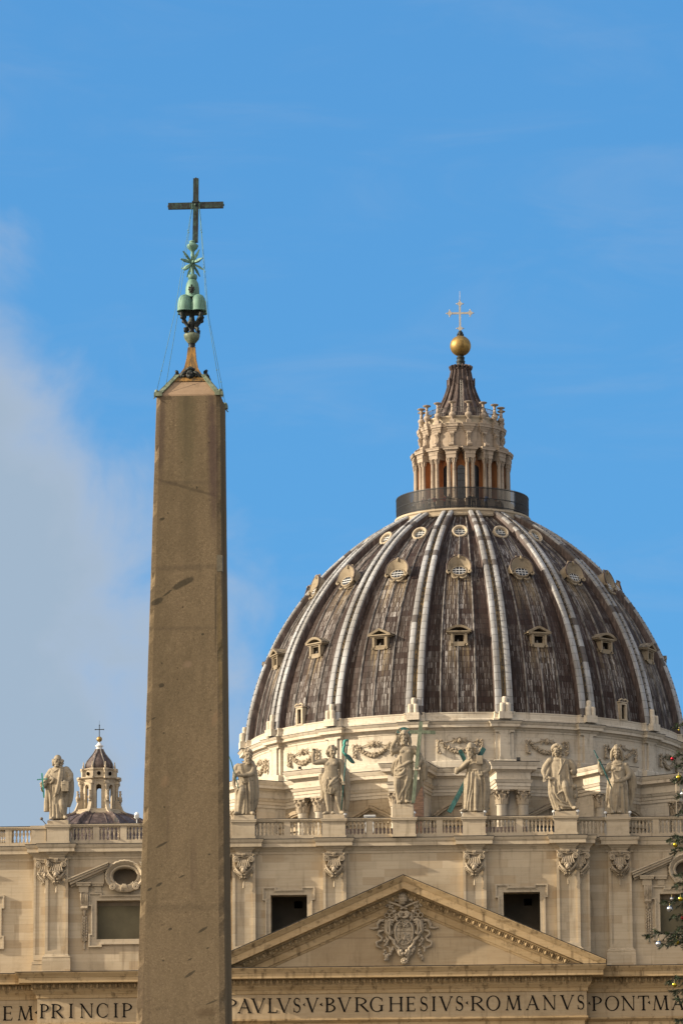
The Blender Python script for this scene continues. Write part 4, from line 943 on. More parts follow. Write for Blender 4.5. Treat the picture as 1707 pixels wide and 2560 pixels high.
# carved garlands
random.seed(3)
def garland_proto():
    g = MB(); n = 26
    for i in range(n+1):
        t = i/n*2-1; x = 2.05*t; z = 1.0*(t*t)-.95+.12; r = .17+.10*(1-t*t)
        for q in range(6): g.sphere((x+random.uniform(-.1,.1), -.08-random.random()*.2, z+random.uniform(-.2,.2)), (r*random.uniform(.3,.7), r*random.uniform(.3,.7), r*random.uniform(.3,.7)), 6, 5)
    for s in (-1,1):
        for i in range(13):
            q = i/12; g.sphere((s*2.45+random.uniform(-.2,.2)*(.4+q), -.14-random.random()*.1, .35-1.35*q), .12+.06*q, 6, 5)
        g.sphere((s*2.45,-.2,-.85), .22, 7, 5)
        for q in (-1,1): g.tube([(s*2.3,-.1,.35),(s*2.3+q*.25,-.18,.5),(s*2.3+q*.42,-.1,.34)], [.06,.1,.05], 6)
        g.tube([(s*2.2,-.1,.3),(s*1.5,-.12,.18),(s*.7,-.12,.42)], [.05,.06,.05], 6)
        for q in range(4): g.tube([(s*.25,-.12,.42),(s*(.5+.1*q),-.2,.62-.16*q),(s*(.85-.03*q),-.1,.72-.24*q)], [.06,.08,.03], 6)
    g.sphere((0,-.2,.42), (.24,.22,.28), 8, 6); g.sphere((-.09,-.38,.38), .09, 6, 5); g.sphere((.09,-.38,.38), .09, 6, 5); g.sphere((0,-.42,.30), .07, 6, 5)
    for q in range(8): a = 2*pi*q/8; g.sphere((.28*cos(a),-.14,.43+.30*sin(a)), .11, 6, 5)
    return g
gp = None
for k in FRONT:
    th = 2*pi*k/16
    if gp is None:
        b = garland_proto(); gp = b.build('garland', M['ornament'], DR, auto=60); o = gp
    else: o = gp.copy(); COL.objects.link(o); o.parent = DR
    o.matrix_local = Matrix.Translation((-DX,-DY,-40)) @ radial(th, RW, 73.55)
# ------------------------------------------------------------------ shell
SD = thing('ribbed_dome', 'huge dark lead dome with pale double ribs, three rows of dormers and streaked plates', 'dome', (DX, DY, 77))
CR, CZ, RR = -8.0, 73.5, 33.75
def shell(z): return CR+math.sqrt(max(0, RR*RR-(z-CZ)**2))
Z0, Z1 = 76.9, 103.9
def meridian(n=48):
    a0 = math.asin((Z0-CZ)/RR); a1 = math.asin((Z1-CZ)/RR)
    return [(CR+RR*cos(a0+(a1-a0)*i/n), CZ+RR*sin(a0+(a1-a0)*i/n), RR*(a1-a0)*i/n, a0+(a1-a0)*i/n) for i in range(n+1)]
MER = meridian()
def uvmesh(name, verts, faces, uvs, mats, parent, mi=None, smooth=True):
    me = bpy.data.meshes.new(name); me.from_pydata(verts, [], faces)
    ul = me.uv_layers.new(name='UVMap')
    for lp in me.loops: ul.data[lp.index].uv = uvs[lp.vertex_index]
    for x in mats: me.materials.append(x)
    if mi: me.polygons.foreach_set('material_index', mi)
    me.polygons.foreach_set('use_smooth', [smooth]*len(me.polygons)); me.update()
    o = bpy.data.objects.new(name, me); COL.objects.link(o); o.parent = parent; o.location = -Vector(parent.location); return o
vs, fs, uv, mi = [], [], [], []
for k in range(16):
    o = len(vs); ns = 12
    for j, (r, z, s_, a) in enumerate(MER):
        for i in range(ns+1):
            f = i/ns-.5; th = 2*pi*(k+f)/16
            vs.append(pol(r, th, z)); uv.append((k*10.+f*10., s_))
    for j in range(len(MER)-1):
        for i in range(ns):
            q = o+j*(ns+1)+i; fs.append((q, q+1, q+ns+2, q+ns+1)); mi.append(0)
    # three standing seams on each panel
    for f in (-.215, -.012, .19):
        o = len(vs); th = 2*pi*(k+f)/16
        for j, (r, z, s_, a) in enumerate(MER):
            for dx, dn in ((-.12,-.03),(-.09,.12),(.0,.17),(.09,.12),(.12,-.03)):
                w2 = lerp(1, .7, j/48); p = pol(r+dn*cos(a), th, z+dn*sin(a)); vs.append((p[0]+dx*w2*cos(th), p[1]+dx*w2*sin(th), p[2])); uv.append((k*10+f*10, s_))
        for j in range(len(MER)-1):
            for i in range(4): q = o+j*5+i; fs.append((q, q+1, q+6, q+5)); mi.append(1)
sh_o = uvmesh('lead_shell', vs, fs, uv, [M['lead'], M['seam']], SD, mi); sh_o.data.set_sharp_from_angle(angle=R(35))
# ribs: two rounded rolls with a rusty channel between
RP = [(-1.0,-.05),(-.98,.62),(-.92,.80),(-.78,.88),(-.36,.88),(-.27,.82),(-.24,.62),(.24,.62),(.27,.82),(.36,.88),(.78,.88),(.92,.80),(.98,.62),(1.0,-.05)]
rib0 = None
def rib_mesh(k):
    vs, fs, uv, mi = [], [], [], []; th = 2*pi*(k+.5)/16; n = len(RP)
    for j, (r, z, s_, a) in enumerate(MER):
        w_ = lerp(1.08, .72, j/48)
        for i, (dx, dn) in enumerate(RP):
            p = pol(r+dn*cos(a), th, z+dn*sin(a)); vs.append((p[0]+dx*w_*cos(th), p[1]+dx*w_*sin(th), p[2])); uv.append((dx+1+k*7, s_))
    for j in range(len(MER)-1):
        for i in range(n-1):
            q = j*n+i; fs.append((q, q+1, q+n+1, q+n)); mi.append(1 if i == 6 else (2 if i in (0, 12) else 0))  # rib side faces take darker lead: shade put into their colour
    fs.append(tuple(range(n))[::-1]); mi.append(0)
    return vs, fs, uv, mi
for k in range(16):
    v_, f_, u_, m_ = rib_mesh(k); o = uvmesh('dome_rib', v_, f_, u_, [M['ribs'], M['channel'], M['oldlead']], SD, m_); o.data.set_sharp_from_angle(angle=R(40))
    th = 2*pi*(k+.5)/16
    if cos(th) < -.2: continue
    T = radial(th, RW+.98); b = MB()                     # little stone mounts at the foot of each rib
    for x, y, z0, z1, r in ((-.33,-.05,77.1,78.15,.31),(.33,-.05,77.1,78.15,.31),(0,.25,77.1,78.9,.30)):
        b.lathe([(r*1.02,z0),(r,z1-.25),(r*.93,z1-.08),(r*.7,z1),(.02,z1+.03)], (x,y,0), 12, mat=T)
    b.box(-.74, .74, -.38, 1.2, 76.3, 77.12, 0, T)
    sub(b, 'three_mount_emblem', M['pale'], o, 60).location = -Vector((0,0,0))
    # climbing hooks along the channel
    b = MB()
    for j in range(2, 47, 1):
        r, z, s_, a = MER[j]; p = Vector(pol(r+.6*cos(a), th, z+.6*sin(a))); q = Vector(pol(r+.95*cos(a), th, z+.95*sin(a)-.0)); b.tube([p, q, q+Vector((0,0,-.12))], .045, 4)
    b.tube([pol(r_+.66*cos(a_), th, z_+.66*sin(a_)) for r_, z_, s_, a_ in MER[1:48]], .035, 4)
    sub(b, 'climbing_hooks', M['iron'], o)
# lower dormers
for k in FRONT:
    th = 2*pi*k/16; zc = 86.1; r = shell(zc); T = radial(th, r); b = MB(); out = -.50
    b.box(-.95, -.52, out+.05, 1.6, zc-.62, zc+.52, 0, T); b.box(.52, .95, out+.05, 1.6, zc-.62, zc+.52, 0, T)
    b.box(-.52, .52, out+.10, 1.4, zc+.36, zc+.52, 0, T); b.box(-.70, .70, out-.02, 1.2, zc-.78, zc-.45, 0, T); b.box(-.60, .60, out-.02, .8, zc-.95, zc-.78, 0, T)
    for s in (-1, 1): b.box(s*.80-.13, s*.80+.13, out-.10, out+.1, zc-.66, zc+.5, 0, T); b.tube([(s*.92,out-.05,zc-.66),(s*1.0,out-.08,zc-.84),(s*.8,out-.08,zc-.86)], .09, 6, mat=T)
    b.box(-1.42, 1.42, out-.28, 2.2, zc+.66, zc+.80, 0, T); b.box(-1.2, 1.2, out-.12, 2.2, zc+.52, zc+.66, 0, T)
    if k % 2 == 0:
        A = [(-1.50+3.0*i/12, zc+.80+.66*(1-(i/6-1)**2)) for i in range(13)]; Bq = [(x*.78, zc+.80+(z-zc-.8)*.62) for x, z in A]
    else:
        A = [(-1.50,zc+.80),(0,zc+1.52),(1.50,zc+.80)]; Bq = [(-1.0,zc+.80),(0,zc+1.26),(1.0,zc+.80)]
    b.rings([[(x,2.6,z) for x,z in Bq],[(x,out-.28,z) for x,z in Bq],[(x,out-.34,z+.02) for x,z in A],[(x,2.6,z+.08) for x,z in A]], closed=False, mat=T)
    b.add([(x,out+1.0,z) for x,z in Bq], [tuple(range(len(Bq)))], mat=T)
    d = put(b, 'pedimented_dormer', M['dormer'], SD)
    b = MB(); b.box(-.53, .53, out+.3, out+.4, zc-.46, zc+.37, 0, T); sub(b, 'dark_opening', M['dark'], d)
    b = MB(); b.box(-.9,.9,out+.12,2.2,zc-.6,zc+.5,0,T); 
# middle row: hooded oval windows
for k in FRONT:
    th = 2*pi*k/16; zq = 94.95; r = shell(zq); T = radial(th, r+.32, zq) @ Matrix.Rotation(-R(26), 4, 'X'); zc = 0.; b = MB()
    yf = -.62; n = 26
    hood = [(1.42*cos(R(-18)+R(216)*i/n), zc+.05+1.42*sin(R(-18)+R(216)*i/n)) for i in range(n+1)]
    inn = [(.78*cos(R(-18)+R(216)*i/n), zc-.30+.56*sin(R(-18)+R(216)*i/n)) for i in range(n+1)]
    b.rings([[(x*1.0,2.4,z) for x,z in hood],[(x,yf-.30*max(0,(z-zc)/1.5),z) for x,z in hood],[(x*.92,yf-.05-.30*max(0,(z-zc)/1.5),zc+.05+(z-zc-.05)*.92) for x,z in hood],[(x,-.12,z) for x,z in inn]], closed=False, smooth=True, mat=T)
    el = lambda rx, rz, yy: [(rx*cos(2*pi*i/28), yy, zc-.32+rz*sin(2*pi*i/28)) for i in range(28)]
    b.rings([el(.95,.70,.6), el(.98,.72,-.36), el(.90,.65,-.42), el(.80,.56,-.40), el(.79,.55,-.30)], smooth=True, mat=T)
    for s in (-1, 1):
        b.tube([(s*1.36,yf,zc-.3),(s*1.40,yf+.05,zc-.6),(s*1.22,yf+.1,zc-.74),(s*1.04,yf+.1,zc-.66),(s*1.12,yf+.1,zc-.5)], [.10,.13,.13,.11,.08], 7, mat=T)
        b.tube([(s*.85,-.34,zc-1.0),(s*.70,-.38,zc-1.30),(s*.35,-.40,zc-1.42),(s*.12,-.38,zc-1.28),(s*.35,-.36,zc-1.16)], [.08,.11,.12,.10,.06], 7, mat=T)
        b.tube([(s*.30,yf-.25,zc+1.45),(s*.55,yf-.15,zc+1.6),(s*.75,yf-.05,zc+1.32)], [.09,.09,.05], 6, mat=T)
    b.tube([(0,yf-.28,zc+1.52),(0,yf-.36,zc+1.30),(0,yf-.28,zc+1.08)], [.15,.17,.08], 7, mat=T)
    d = put(b, 'hooded_dormer', M['dormer'], SD, 60)
    b = MB(); b.tube([(x*1.02,yf-.02-.30*max(0,(z-zc)/1.5),zc+(z-zc)*1.02) for x,z in hood], .085, 6, mat=T); sub(b, 'lead_rim', M['oldlead'], d)
    b = MB(); b.rings([el(.80,.56,-.31), el(.01,.01,-.31)], mat=T); sub(b, 'pane', M['glass'], d)
    b = MB()
    for x in (-.4,0,.4): h_ = .54*math.sqrt(1-(x/.79)**2); b.bar(T @ Vector((x,-.35,zc-.32-h_)), T @ Vector((x,-.35,zc-.32+h_)), .042, .05, 0, (0,1,0))
    for z in (-.16,.17): h_ = .79*math.sqrt(1-(z/.56)**2); b.bar(T @ Vector((-h_,-.355,zc-.32+z)), T @ Vector((h_,-.355,zc-.32+z)), .05, .06)
    sub(b, 'glazing_bars', M['white'], d)
# upper row: round windows lying on the slope
for k in FRONT:
    th = 2*pi*k/16; zc = 100.65; r = shell(zc); a = math.asin((zc-CZ)/RR); T = radial(th, r+.35, zc) @ Matrix.Rotation(-(a-R(22)), 4, 'X'); b = MB()
    el = lambda q, yy: [(q*cos(2*pi*i/26), yy, q*sin(2*pi*i/26)) for i in range(26)]
    b.rings([el(.95,.9), el(.95,-.20), el(.88,-.28), el(.74,-.26), el(.66,-.12), el(.64,.15)], smooth=True, mat=T)
    d = put(b, 'round_dormer', M['trim'], SD, 60)
    b = MB(); b.rings([el(.66,.1), el(.01,.1)], mat=T); sub(b, 'pane', M['paleglass'], d)
    b = MB()
    for x in (-.2,.2): b.bar(T @ Vector((x,.05,-.05)), T @ Vector((x,.05,.58)), .05, .05, 0, (0,1,0))
    for z in (-.05,.25): b.bar(T @ Vector((-.6,.045,z)), T @ Vector((.6,.045,z)), .05, .05)
    sub(b, 'glazing_bars', M['white'], d)
# two tall slits low on the shell
for k in (-2, 2):
    th = 2*pi*(k-.055 if k < 0 else k+.055)/16; zc = 78.2; T = radial(th, shell(zc)); b = MB()
    for s in (-1, 1): b.box(s*.45-.14, s*.45+.14, -.45, .6, zc-.95, zc+.95, 0, T); b.tube([(s*.55,-.4,zc+1.05),(s*.72,-.45,zc+1.25),(s*.35,-.45,zc+1.45),(0,-.45,zc+1.3)], [.08,.12,.12,.09], 6, mat=T)
    b.box(-.31, .31, -.45, .6, zc+.80, zc+1.02, 0, T); b.box(-.66, .66, -.5, .6, zc+1.02, zc+1.14, 0, T); b.box(-.62,.62,-.5,.6,zc-1.05,zc-.90,0,T)
    d = put(b, 'slit_dormer', M['trim'], SD); b = MB(); b.box(-.32, .32, -.15, -.05, zc-.9, zc+.8, 0, T); sub(b, 'dark_opening', M['dark'], d)
# ------------------------------------------------------------------ lantern
LT = thing('dome_lantern', 'columned stone lantern with orange inner wall crowning the great dome', 'lantern', (DX, DY, 103.5))
mb = MB(); mb.lathe([(7.2,103.2),(7.75,103.45),(8.05,103.55),(8.12,103.75),(8.0,103.85),(8.05,104.05),(8.2,104.2),(8.2,104.4),(7.4,104.45),(5,104.5)], (DX,DY,0), 96, smooth=False); put(mb, 'gallery_ring', M['trim'], LT)
mb = MB()
for i in range(340):
    th = 2*pi*i/340; p = pol(7.95, th, 0); T = radial(th, 7.95)
    mb.box(-.034, .034, -.028, .028, 104.4, 107.0, 0, T); mb.add([(-.028,0,107.0),(.028,0,107.0),(0,0,107.12)], [(0,1,2)], mat=T)
for z in (104.65, 105.6, 106.85): mb.lathe([(7.90,z),(8.0,z),(8.0,z+.07),(7.90,z+.07),(7.90,z)], (DX,DY,0), 96)
put(mb, 'gallery_fence', M['iron'], LT)
mb = MB(); mb.lathe([(5.6,104.4),(5.6,104.9),(5.2,105.0),(5.2,106.0),(4.6,106.1)], (DX,DY,0), 64); put(mb, 'lantern_plinth', M['oldlead'], LT)
mb = MB(); mb.lathe([(4.35,105.9),(4.35,112.6)], (DX,DY,0), 64); put(mb, 'inner_wall', M['orange'], LT)
for k in range(16):
    th = 2*pi*(k+.5)/16; T = radial(th, 0); b = MB()
    b.box(-.66, .66, -6.15, -5.1, 104.6, 106.0, 0, T); b.box(-.72, .72, -6.22, -5.1, 105.86, 106.02, 0, T)
    b.box(-.2, .2, -5.3, -4.3, 106, 111.0, 1, T)
    b.box(-.60, .60, -5.95, -4.3, 111.0, 111.45, 0, T); b.box(-.64, .64, -6.0, -4.3, 111.45, 111.75, 0, T)
    b.mould([tuple((T @ Vector(q))[:2]) for q in ((-.66,-4.3,0),(-.66,-5.85,0),(.66,-5.85,0),(.66,-4.3,0))], [(0,111.75),(.08,111.8),(.12,111.95),(.26,112.0),(.26,112.16),(.32,112.3),(.32,112.36),(0,112.42)])
    b.box(-.62, .62, -5.9, -4.3, 111.7, 112.40, 0, T)
    p = put(b, 'column_pier', [M['lantern'], M['orange']], LT)
    for s in (-1, 1):
        c = MB(); c.lathe([(.30,106.02),(.30,106.12),(.25,106.2),(.24,108),(.215,110.4),(.24,110.45)], (s*.33,-5.62,0), 14, mat=T)
        for i in range(6):
            a = 2*pi*i/6+.3; c.tube([(s*.33+.2*sin(a),-5.62-.2*cos(a),110.45),(s*.33+.24*sin(a),-5.62-.24*cos(a),110.75),(s*.33+.34*sin(a),-5.62-.34*cos(a),110.9)], [.08,.09,.05], 5, mat=T)
        c.lathe([(.2,110.4),(.24,110.85),(.34,110.92),(.34,111.0)], (s*.33,-5.62,0), 8, mat=T)
        sub(c, 'column', M['lantern'], p, 50)
for k in range(-4, 5):
    th = 2*pi*k/16; T = radial(th, 4.36); b = MB(); n = 10
    pts = [(-.46,105.9),(.46,105.9)]+[(.46*cos(pi*i/n), 109.9+.5*sin(pi*i/n)) for i in range(n+1)]
    b.add([(x,-.06,z) for x,z in pts], [tuple(range(len(pts)))], mat=T); w_ = put(b, 'arched_window', M['glass'], LT)
    b = MB()
    for x in (-.15,.15): b.bar(T @ Vector((x,-.09,106)), T @ Vector((x,-.09,110.3)), .035, .035, 0, (0,1,0))
    for z in (106.9,107.7,108.5,109.3,109.9): b.bar(T @ Vector((-.45,-.09,z)), T @ Vector((.45,-.09,z)), .035, .035)
    sub(b, 'glazing_bars', M['iron'], w_)
mb = MB(); mb.lathe([(6.0,112.2),(5.0,112.5),(4.95,112.62),(4.80,112.7),(4.78,114.45)], (DX,DY,0), 96, smooth=False)
mb.mould(ringpath(4.72, .42, 5.0, 3), [(0,114.3),(.03,114.4),(.10,114.5),(.12,114.62),(.22,114.8),(.24,114.95),(.34,115.0),(.34,115.2),(.40,115.35),(.40,115.42),(-.6,115.5)], closed=True)
put(mb, 'upper_drum', M['lantern'], LT)
for k in range(16):
    th = 2*pi*(k+.5)/16; T = radial(th, 4.78); b = MB()
    pts = [(-.05,114.45),(-.38,114.42),(-.52,114.2),(-.42,113.95),(-.26,113.9),(-.22,113.6),(-.30,113.2),(-.55,112.95),(-.82,112.9),(-.92,112.68),(-.75,112.5),(0,112.5)]
    b.rings([[(x,y,z) for y,z in pts] for x in (-.22,.22)], True, True, mat=T); 
    b.lathe([(.21,-.27),(.21,.27)], (0,0,0), 10, mat=T @ Matrix.Translation((0,-.34,114.2)) @ Matrix.Rotation(R(90),4,'Y'), cap=True)
    b.lathe([(.22,-.30),(.22,.30)], (0,0,0), 10, mat=T @ Matrix.Translation((0,-.76,112.72)) @ Matrix.Rotation(R(90),4,'Y'), cap=True)
    for s in (-1,0,1): b.tube([(s*.14,-.5,114.1),(s*.14,-.27,113.7),(s*.14,-.34,113.2),(s*.14,-.7,112.9)], .07, 5, mat=T)
    put(b, 'scroll_bracket', M['lantern'], LT, 50)
    b = MB(); b.box(-.30,.30,-.42,.18,115.4,115.85,0,T)
    b.lathe([(.25,115.85),(.12,116.0),(.15,116.1),(.37,116.35),(.41,116.52),(.34,116.72),(.15,116.85),(.21,116.95),(.18,117.3),(.12,117.4),(.20,117.5),(.13,117.6),(.2,117.85),(.45,117.95),(.50,118.05),(.36,118.12),(.02,118.15)], (0,-.12,0), 12, mat=T)
    put(b, 'stone_candelabrum', M['lantern'], LT, 50)
mb = MB(); mb.lathe([(4.55,115.4),(4.4,115.5),(4.4,116.2),(4.55,116.3),(4.55,116.45),(4.2,116.5),(3.0,116.55)], (DX,DY,0), 64); put(mb, 'upper_parapet', M['trim'], LT)
mb = MB()
for i in range(112): T = radial(2*pi*i/112, 4.25); mb.box(-.02,.02,-.02,.02,116.4,117.55,0,T)
for z in (116.95,117.5): mb.lathe([(4.22,z),(4.28,z),(4.28,z+.06),(4.22,z+.06),(4.22,z)], (DX,DY,0), 64)
put(mb, 'upper_railing', M['seam'], LT)
CP = [(3.7,116.2),(3.2,117.1),(2.68,118.2),(2.18,119.2),(1.80,120.2),(1.46,121.4),(1.16,122.9)]
mb = MB(); mb.lathe([(r-.12,z) for r,z in CP]+[(1.0,123.15),(.6,123.4)], (DX,DY,0), 48)
for k in range(16):
    th = 2*pi*(k+.5)/16
    for j in range(len(CP)-1):
        pass
    mb.tube([pol(r+.02, th, z) for r, z in CP], [.20,.19,.17,.15,.13,.11,.10], 6)
    mb.tube([pol(1.02,th,122.9),pol(1.28,th,123.15),pol(1.36,th,123.4),pol(1.2,th,123.5),pol(.8,th,123.45)], [.10,.13,.14,.11,.08], 6)
    if k % 2: mb.box(-.14,.14,-.12,.05,121.0,121.9,0,radial(th,1.62))
cn = put(mb, 'ribbed_spire', M['oldlead'], LT, 50)
b = MB(); 
for s in (-.13,.13): b.tube([(pol(r+.26, R(3), z)[0]+s, pol(r+.26, R(3), z)[1], z) for r, z in CP[1:6]], .025, 4)
for i in range(22):
    t = i/21*4; j = min(3,int(t)); r = lerp(CP[1+j][0],CP[2+j][0],t-j)+.26; z = lerp(CP[1+j][1],CP[2+j][1],t-j); p = pol(r,R(3),z); b.tube([(p[0]-.13,p[1],z),(p[0]+.13,p[1],z)], .02, 4)
sub(b, 'ladder', M['silver'], cn)
mb = MB(); mb.lathe([(.95,123.3),(.62,123.5),(.52,123.7),(.50,124.0),(.58,124.08),(.46,124.18),(.46,124.5),(.54,124.56),(.42,124.66),(.36,124.85)], (DX,DY,0), 20)
for i in range(8): p = pol(.75, 2*pi*i/8, 123.5); mb.sphere(p, .13, 6, 5)
mb.lathe([(.25,127.15),(.42,127.3),(.34,127.42),(.22,127.5),(.35,127.62),(.30,127.75),(.15,127.95),(.05,128.0)], (DX,DY,0), 14)
for i in range(6): p = pol(.36, 2*pi*i/6, 127.42); mb.sphere(p, .12, 6, 5)
put(mb, 'dark_neck', M['blackbronze'], LT)
mb = MB(); mb.sphere((DX,DY,126.05), 1.27, 40, 24); bl = put(mb, 'gilded_ball', M['gilt'], LT)
def fancy_cross(b, c, h0, h1, arm, zc, w_, th_):
    x, y = c
    b.box(x-w_/2, x+w_/2, y-th_/2, y+th_/2, h0, h1); b.box(x-arm, x-w_/2, y-th_/2, y+th_/2, zc-w_/2, zc+w_/2); b.box(x+w_/2, x+arm, y-th_/2, y+th_/2, zc-w_/2, zc+w_/2)
    for px, pz, dx, dz in ((x-arm+.12,zc,-1,0),(x+arm-.12,zc,1,0),(x,h1-.12,0,1),(x,h0+.35,0,0)):
        k = w_*1.55
        b.prism([(px-k,pz),(px,pz-k),(px+k,pz),(px,pz+k)], y-th_*.62, y+th_*.62)
        for qx, qz in ((k*1.15,0),(-k*1.15,0),(0,k*1.15),(0,-k*1.15)):
            if (qx and abs(dx) and qx*dx < 0) or (qz and abs(dz) and qz*dz < 0): continue
            b.sphere((px+qx,y,pz+qz), w_*.36, 7, 5)
mb = MB(); fancy_cross(mb, (DX-.02,DY), 127.9, 131.45, 1.36, 130.15, .23, .14); mb.tube([(DX,DY,131.4),(DX,DY,132.9)], .03, 5); put(mb, 'silvered_cross', M['silver'], LT)
# ------------------------------------------------------------------ small cupola at the left
SX, SY = -36.76, 119.0
SC = thing('small_cupola', 'small octagonal cupola with onion-shaped lead cap, seen beside the statue at the far left', 'cupola', (SX, SY, 50))
def sp_(r, th, z): return (SX+r*sin(th), SY-r*cos(th), z)
mb = MB(); prof = [(8.6,54),(8.0,56.5),(6.9,58.6),(5.4,60.15),(3.9,61.05),(2.5,61.5)]; mb.lathe(prof, (SX,SY,0), 64)
for i in range(8):
    th = 2*pi*(i+.5)/8+R(5)
    mb.tube([sp_(r+.05,th,z) for r,z in prof], [.55,.52,.46,.40,.34,.3], 6)
    for q in (-.25,.25): mb.tube([sp_(r+.02,th+2*pi/8*(.5+q*.9),z) for r,z in prof], .06, 5)
put(mb, 'lower_dome', M['oldlead'], SC, 50)
mb = MB(); mb.box(SX-9.5, SX+9.5, SY-9.5, SY+9.5, 30, 54); put(mb, 'square_base', M['pale'], SC)
mb = MB(); mb.lathe([(2.75,61.1),(2.75,61.75),(2.6,61.8),(2.6,61.95)], (SX,SY,0), 8, a0=R(5)+pi/8, a1=R(5)+pi/8+2*pi, smooth=False)
mb.lathe([(2.6,61.95),(2.2,62.0),(1.2,62.02)], (SX,SY,0), 8, a0=R(5)+pi/8, a1=R(5)+pi/8+2*pi, smooth=False)
put(mb, 'octagon_base', M['trim'], SC); mb = MB()
def octring(pr): mb.lathe(pr, (SX,SY,0), 8, a0=R(5)+pi/8, a1=R(5)+pi/8+2*pi, smooth=False)
octring([(1.95,64.95),(1.98,65.0),(1.98,65.12),(2.12,65.2),(2.28,65.3),(2.28,65.38),(1.9,65.42),(1.72,65.44),(1.72,66.12),(1.78,66.16),(1.90,66.25),(1.90,66.33),(1.4,66.36)])
put(mb, 'octagon_cornice', M['trim'], SC)
for i in range(8):
    th = 2*pi*i/8+R(5); ap = 1.93*cos(pi/8); T = Matrix.Translation((SX,SY,0)) @ Matrix.Rotation(th,4,'Z') @ Matrix.Translation((0,-ap,0)); b = MB()
    hw, aw, zb, sp0, zt = 1.93*sin(pi/8), .26, 61.95, 64.35, 64.97; n = 10
    for y0, y1 in ((0.,.34),):
        b.box(-hw, -aw, y0, y1, zb, sp0, 0, T); b.box(aw, hw, y0, y1, zb, sp0, 0, T)
        up_ = [(-hw,sp0)]+[(-hw+2*hw*q/n, zt) for q in range(n+1)]+[(hw,sp0)]
        ar = [(-aw,sp0)]+[(-aw*cos(pi*q/n), sp0+aw*sin(pi*q/n)) for q in range(n+1)]+[(aw,sp0)]
        b.rings([[(x,y1,z) for x,z in ar],[(x,y0,z) for x,z in ar],[(x,y0,z) for x,z in up_]], closed=False, mat=T)
    b.rings([[(x*1.25,-.05,z+(.05 if z > sp0 else 0)) for x,z in ar],[(x,-.05,z) for x,z in ar]], closed=False, mat=T)
    w_ = put(b, 'arched_bay', M['trim'], SC)
    b = MB(); b.lathe([(.20,0),(.20,.05)], (0,0,0), 14, mat=T @ Matrix.Translation((0,.14,65.78)) @ Matrix.Rotation(R(90),4,'X'), cap=True); sub(b, 'round_hole', M['dark'], w_)
    th2 = th+pi/8; T = Matrix.Translation((SX,SY,0)) @ Matrix.Rotation(th2,4,'Z'); b = MB()
    b.lathe([(.15,62.0),(.13,62.1),(.12,64.3),(.14,64.35),(.19,64.6),(.19,64.68)], (0,-2.06,0), 10, mat=T); b.box(-.22,.22,-2.3,-1.7,64.68,64.95,0,T); b.box(-.30,.30,-2.42,-1.7,65.2,65.4,0,T); b.box(-.16,.16,-1.98,-1.5,65.4,66.15,0,T); b.box(-.22,.22,-2.06,-1.5,66.12,66.34,0,T)
    # scroll buttress and its two candelabra
    pts = [(-1.9,62.95),(-2.35,62.85),(-2.52,62.35),(-2.75,61.85),(-3.2,61.55),(-3.45,61.25),(-3.45,60.7),(-1.9,60.7)]
    b.rings([[(x,y,z) for y,z in pts] for x in (-.19,.19)], True, True, mat=T); b.lathe([(.2,-.22),(.2,.22)], (0,0,0), 10, mat=T @ Matrix.Translation((0,-3.2,61.35)) @ Matrix.Rotation(R(90),4,'Y'), cap=True)
    b.lathe([(.19,62.8),(.10,62.9),(.22,63.1),(.23,63.22),(.10,63.42),(.14,63.5),(.09,63.75),(.18,63.9),(.02,63.96)], (0,-2.42,0), 8, mat=T)
    b.lathe([(.14,66.3),(.07,66.4),(.13,66.55),(.05,66.75),(.06,67.0),(.02,67.05)], (0,-1.78,0), 8, mat=T)
    put(b, 'scroll_buttress', M['trim'], SC, 50)
mb = MB(); OP = [(1.42,66.3),(1.52,66.55),(1.50,66.85),(1.32,67.2),(.98,67.6),(.66,68.0),(.46,68.35),(.40,68.55)]
mb.lathe(OP, (SX,SY,0), 24)
put(mb, 'onion_cap', M['oldlead'], SC)
mb = MB()
for i in range(8): th = 2*pi*(i+.5)/8+R(5); mb.tube([sp_(r+.02,th,z) for r,z in OP], .075, 6)
put(mb, 'cap_ribs', M['seam'], SC)
mb = MB(); mb.lathe([(.36,68.5),(.33,68.55),(.33,68.8),(.44,68.86),(.44,68.92),(.3,69.0),(.2,69.18),(.06,69.3),(.04,69.4)], (SX,SY,0), 16); put(mb, 'white_neck', M['white'], SC)
mb = MB(); mb.sphere((SX,SY,69.62), .30, 20, 14); put(mb, 'gilded_ball', M['gilt'], SC)
mb = MB(); mb.box(SX-.04,SX+.04,SY-.03,SY+.03,69.85,71.1); mb.box(SX-.42,SX-.04,SY-.03,SY+.03,70.62,70.70); mb.box(SX+.04,SX+.42,SY-.03,SY+.03,70.62,70.70)
for x, z in ((-.44,70.66),(.44,70.66),(0,71.12)): mb.sphere((SX+x,SY,z), .07, 7, 5)
mb.tube([(SX,SY,71.1),(SX,SY,71.6)], .015, 4); put(mb, 'iron_cross', M['blackbronze'], SC)
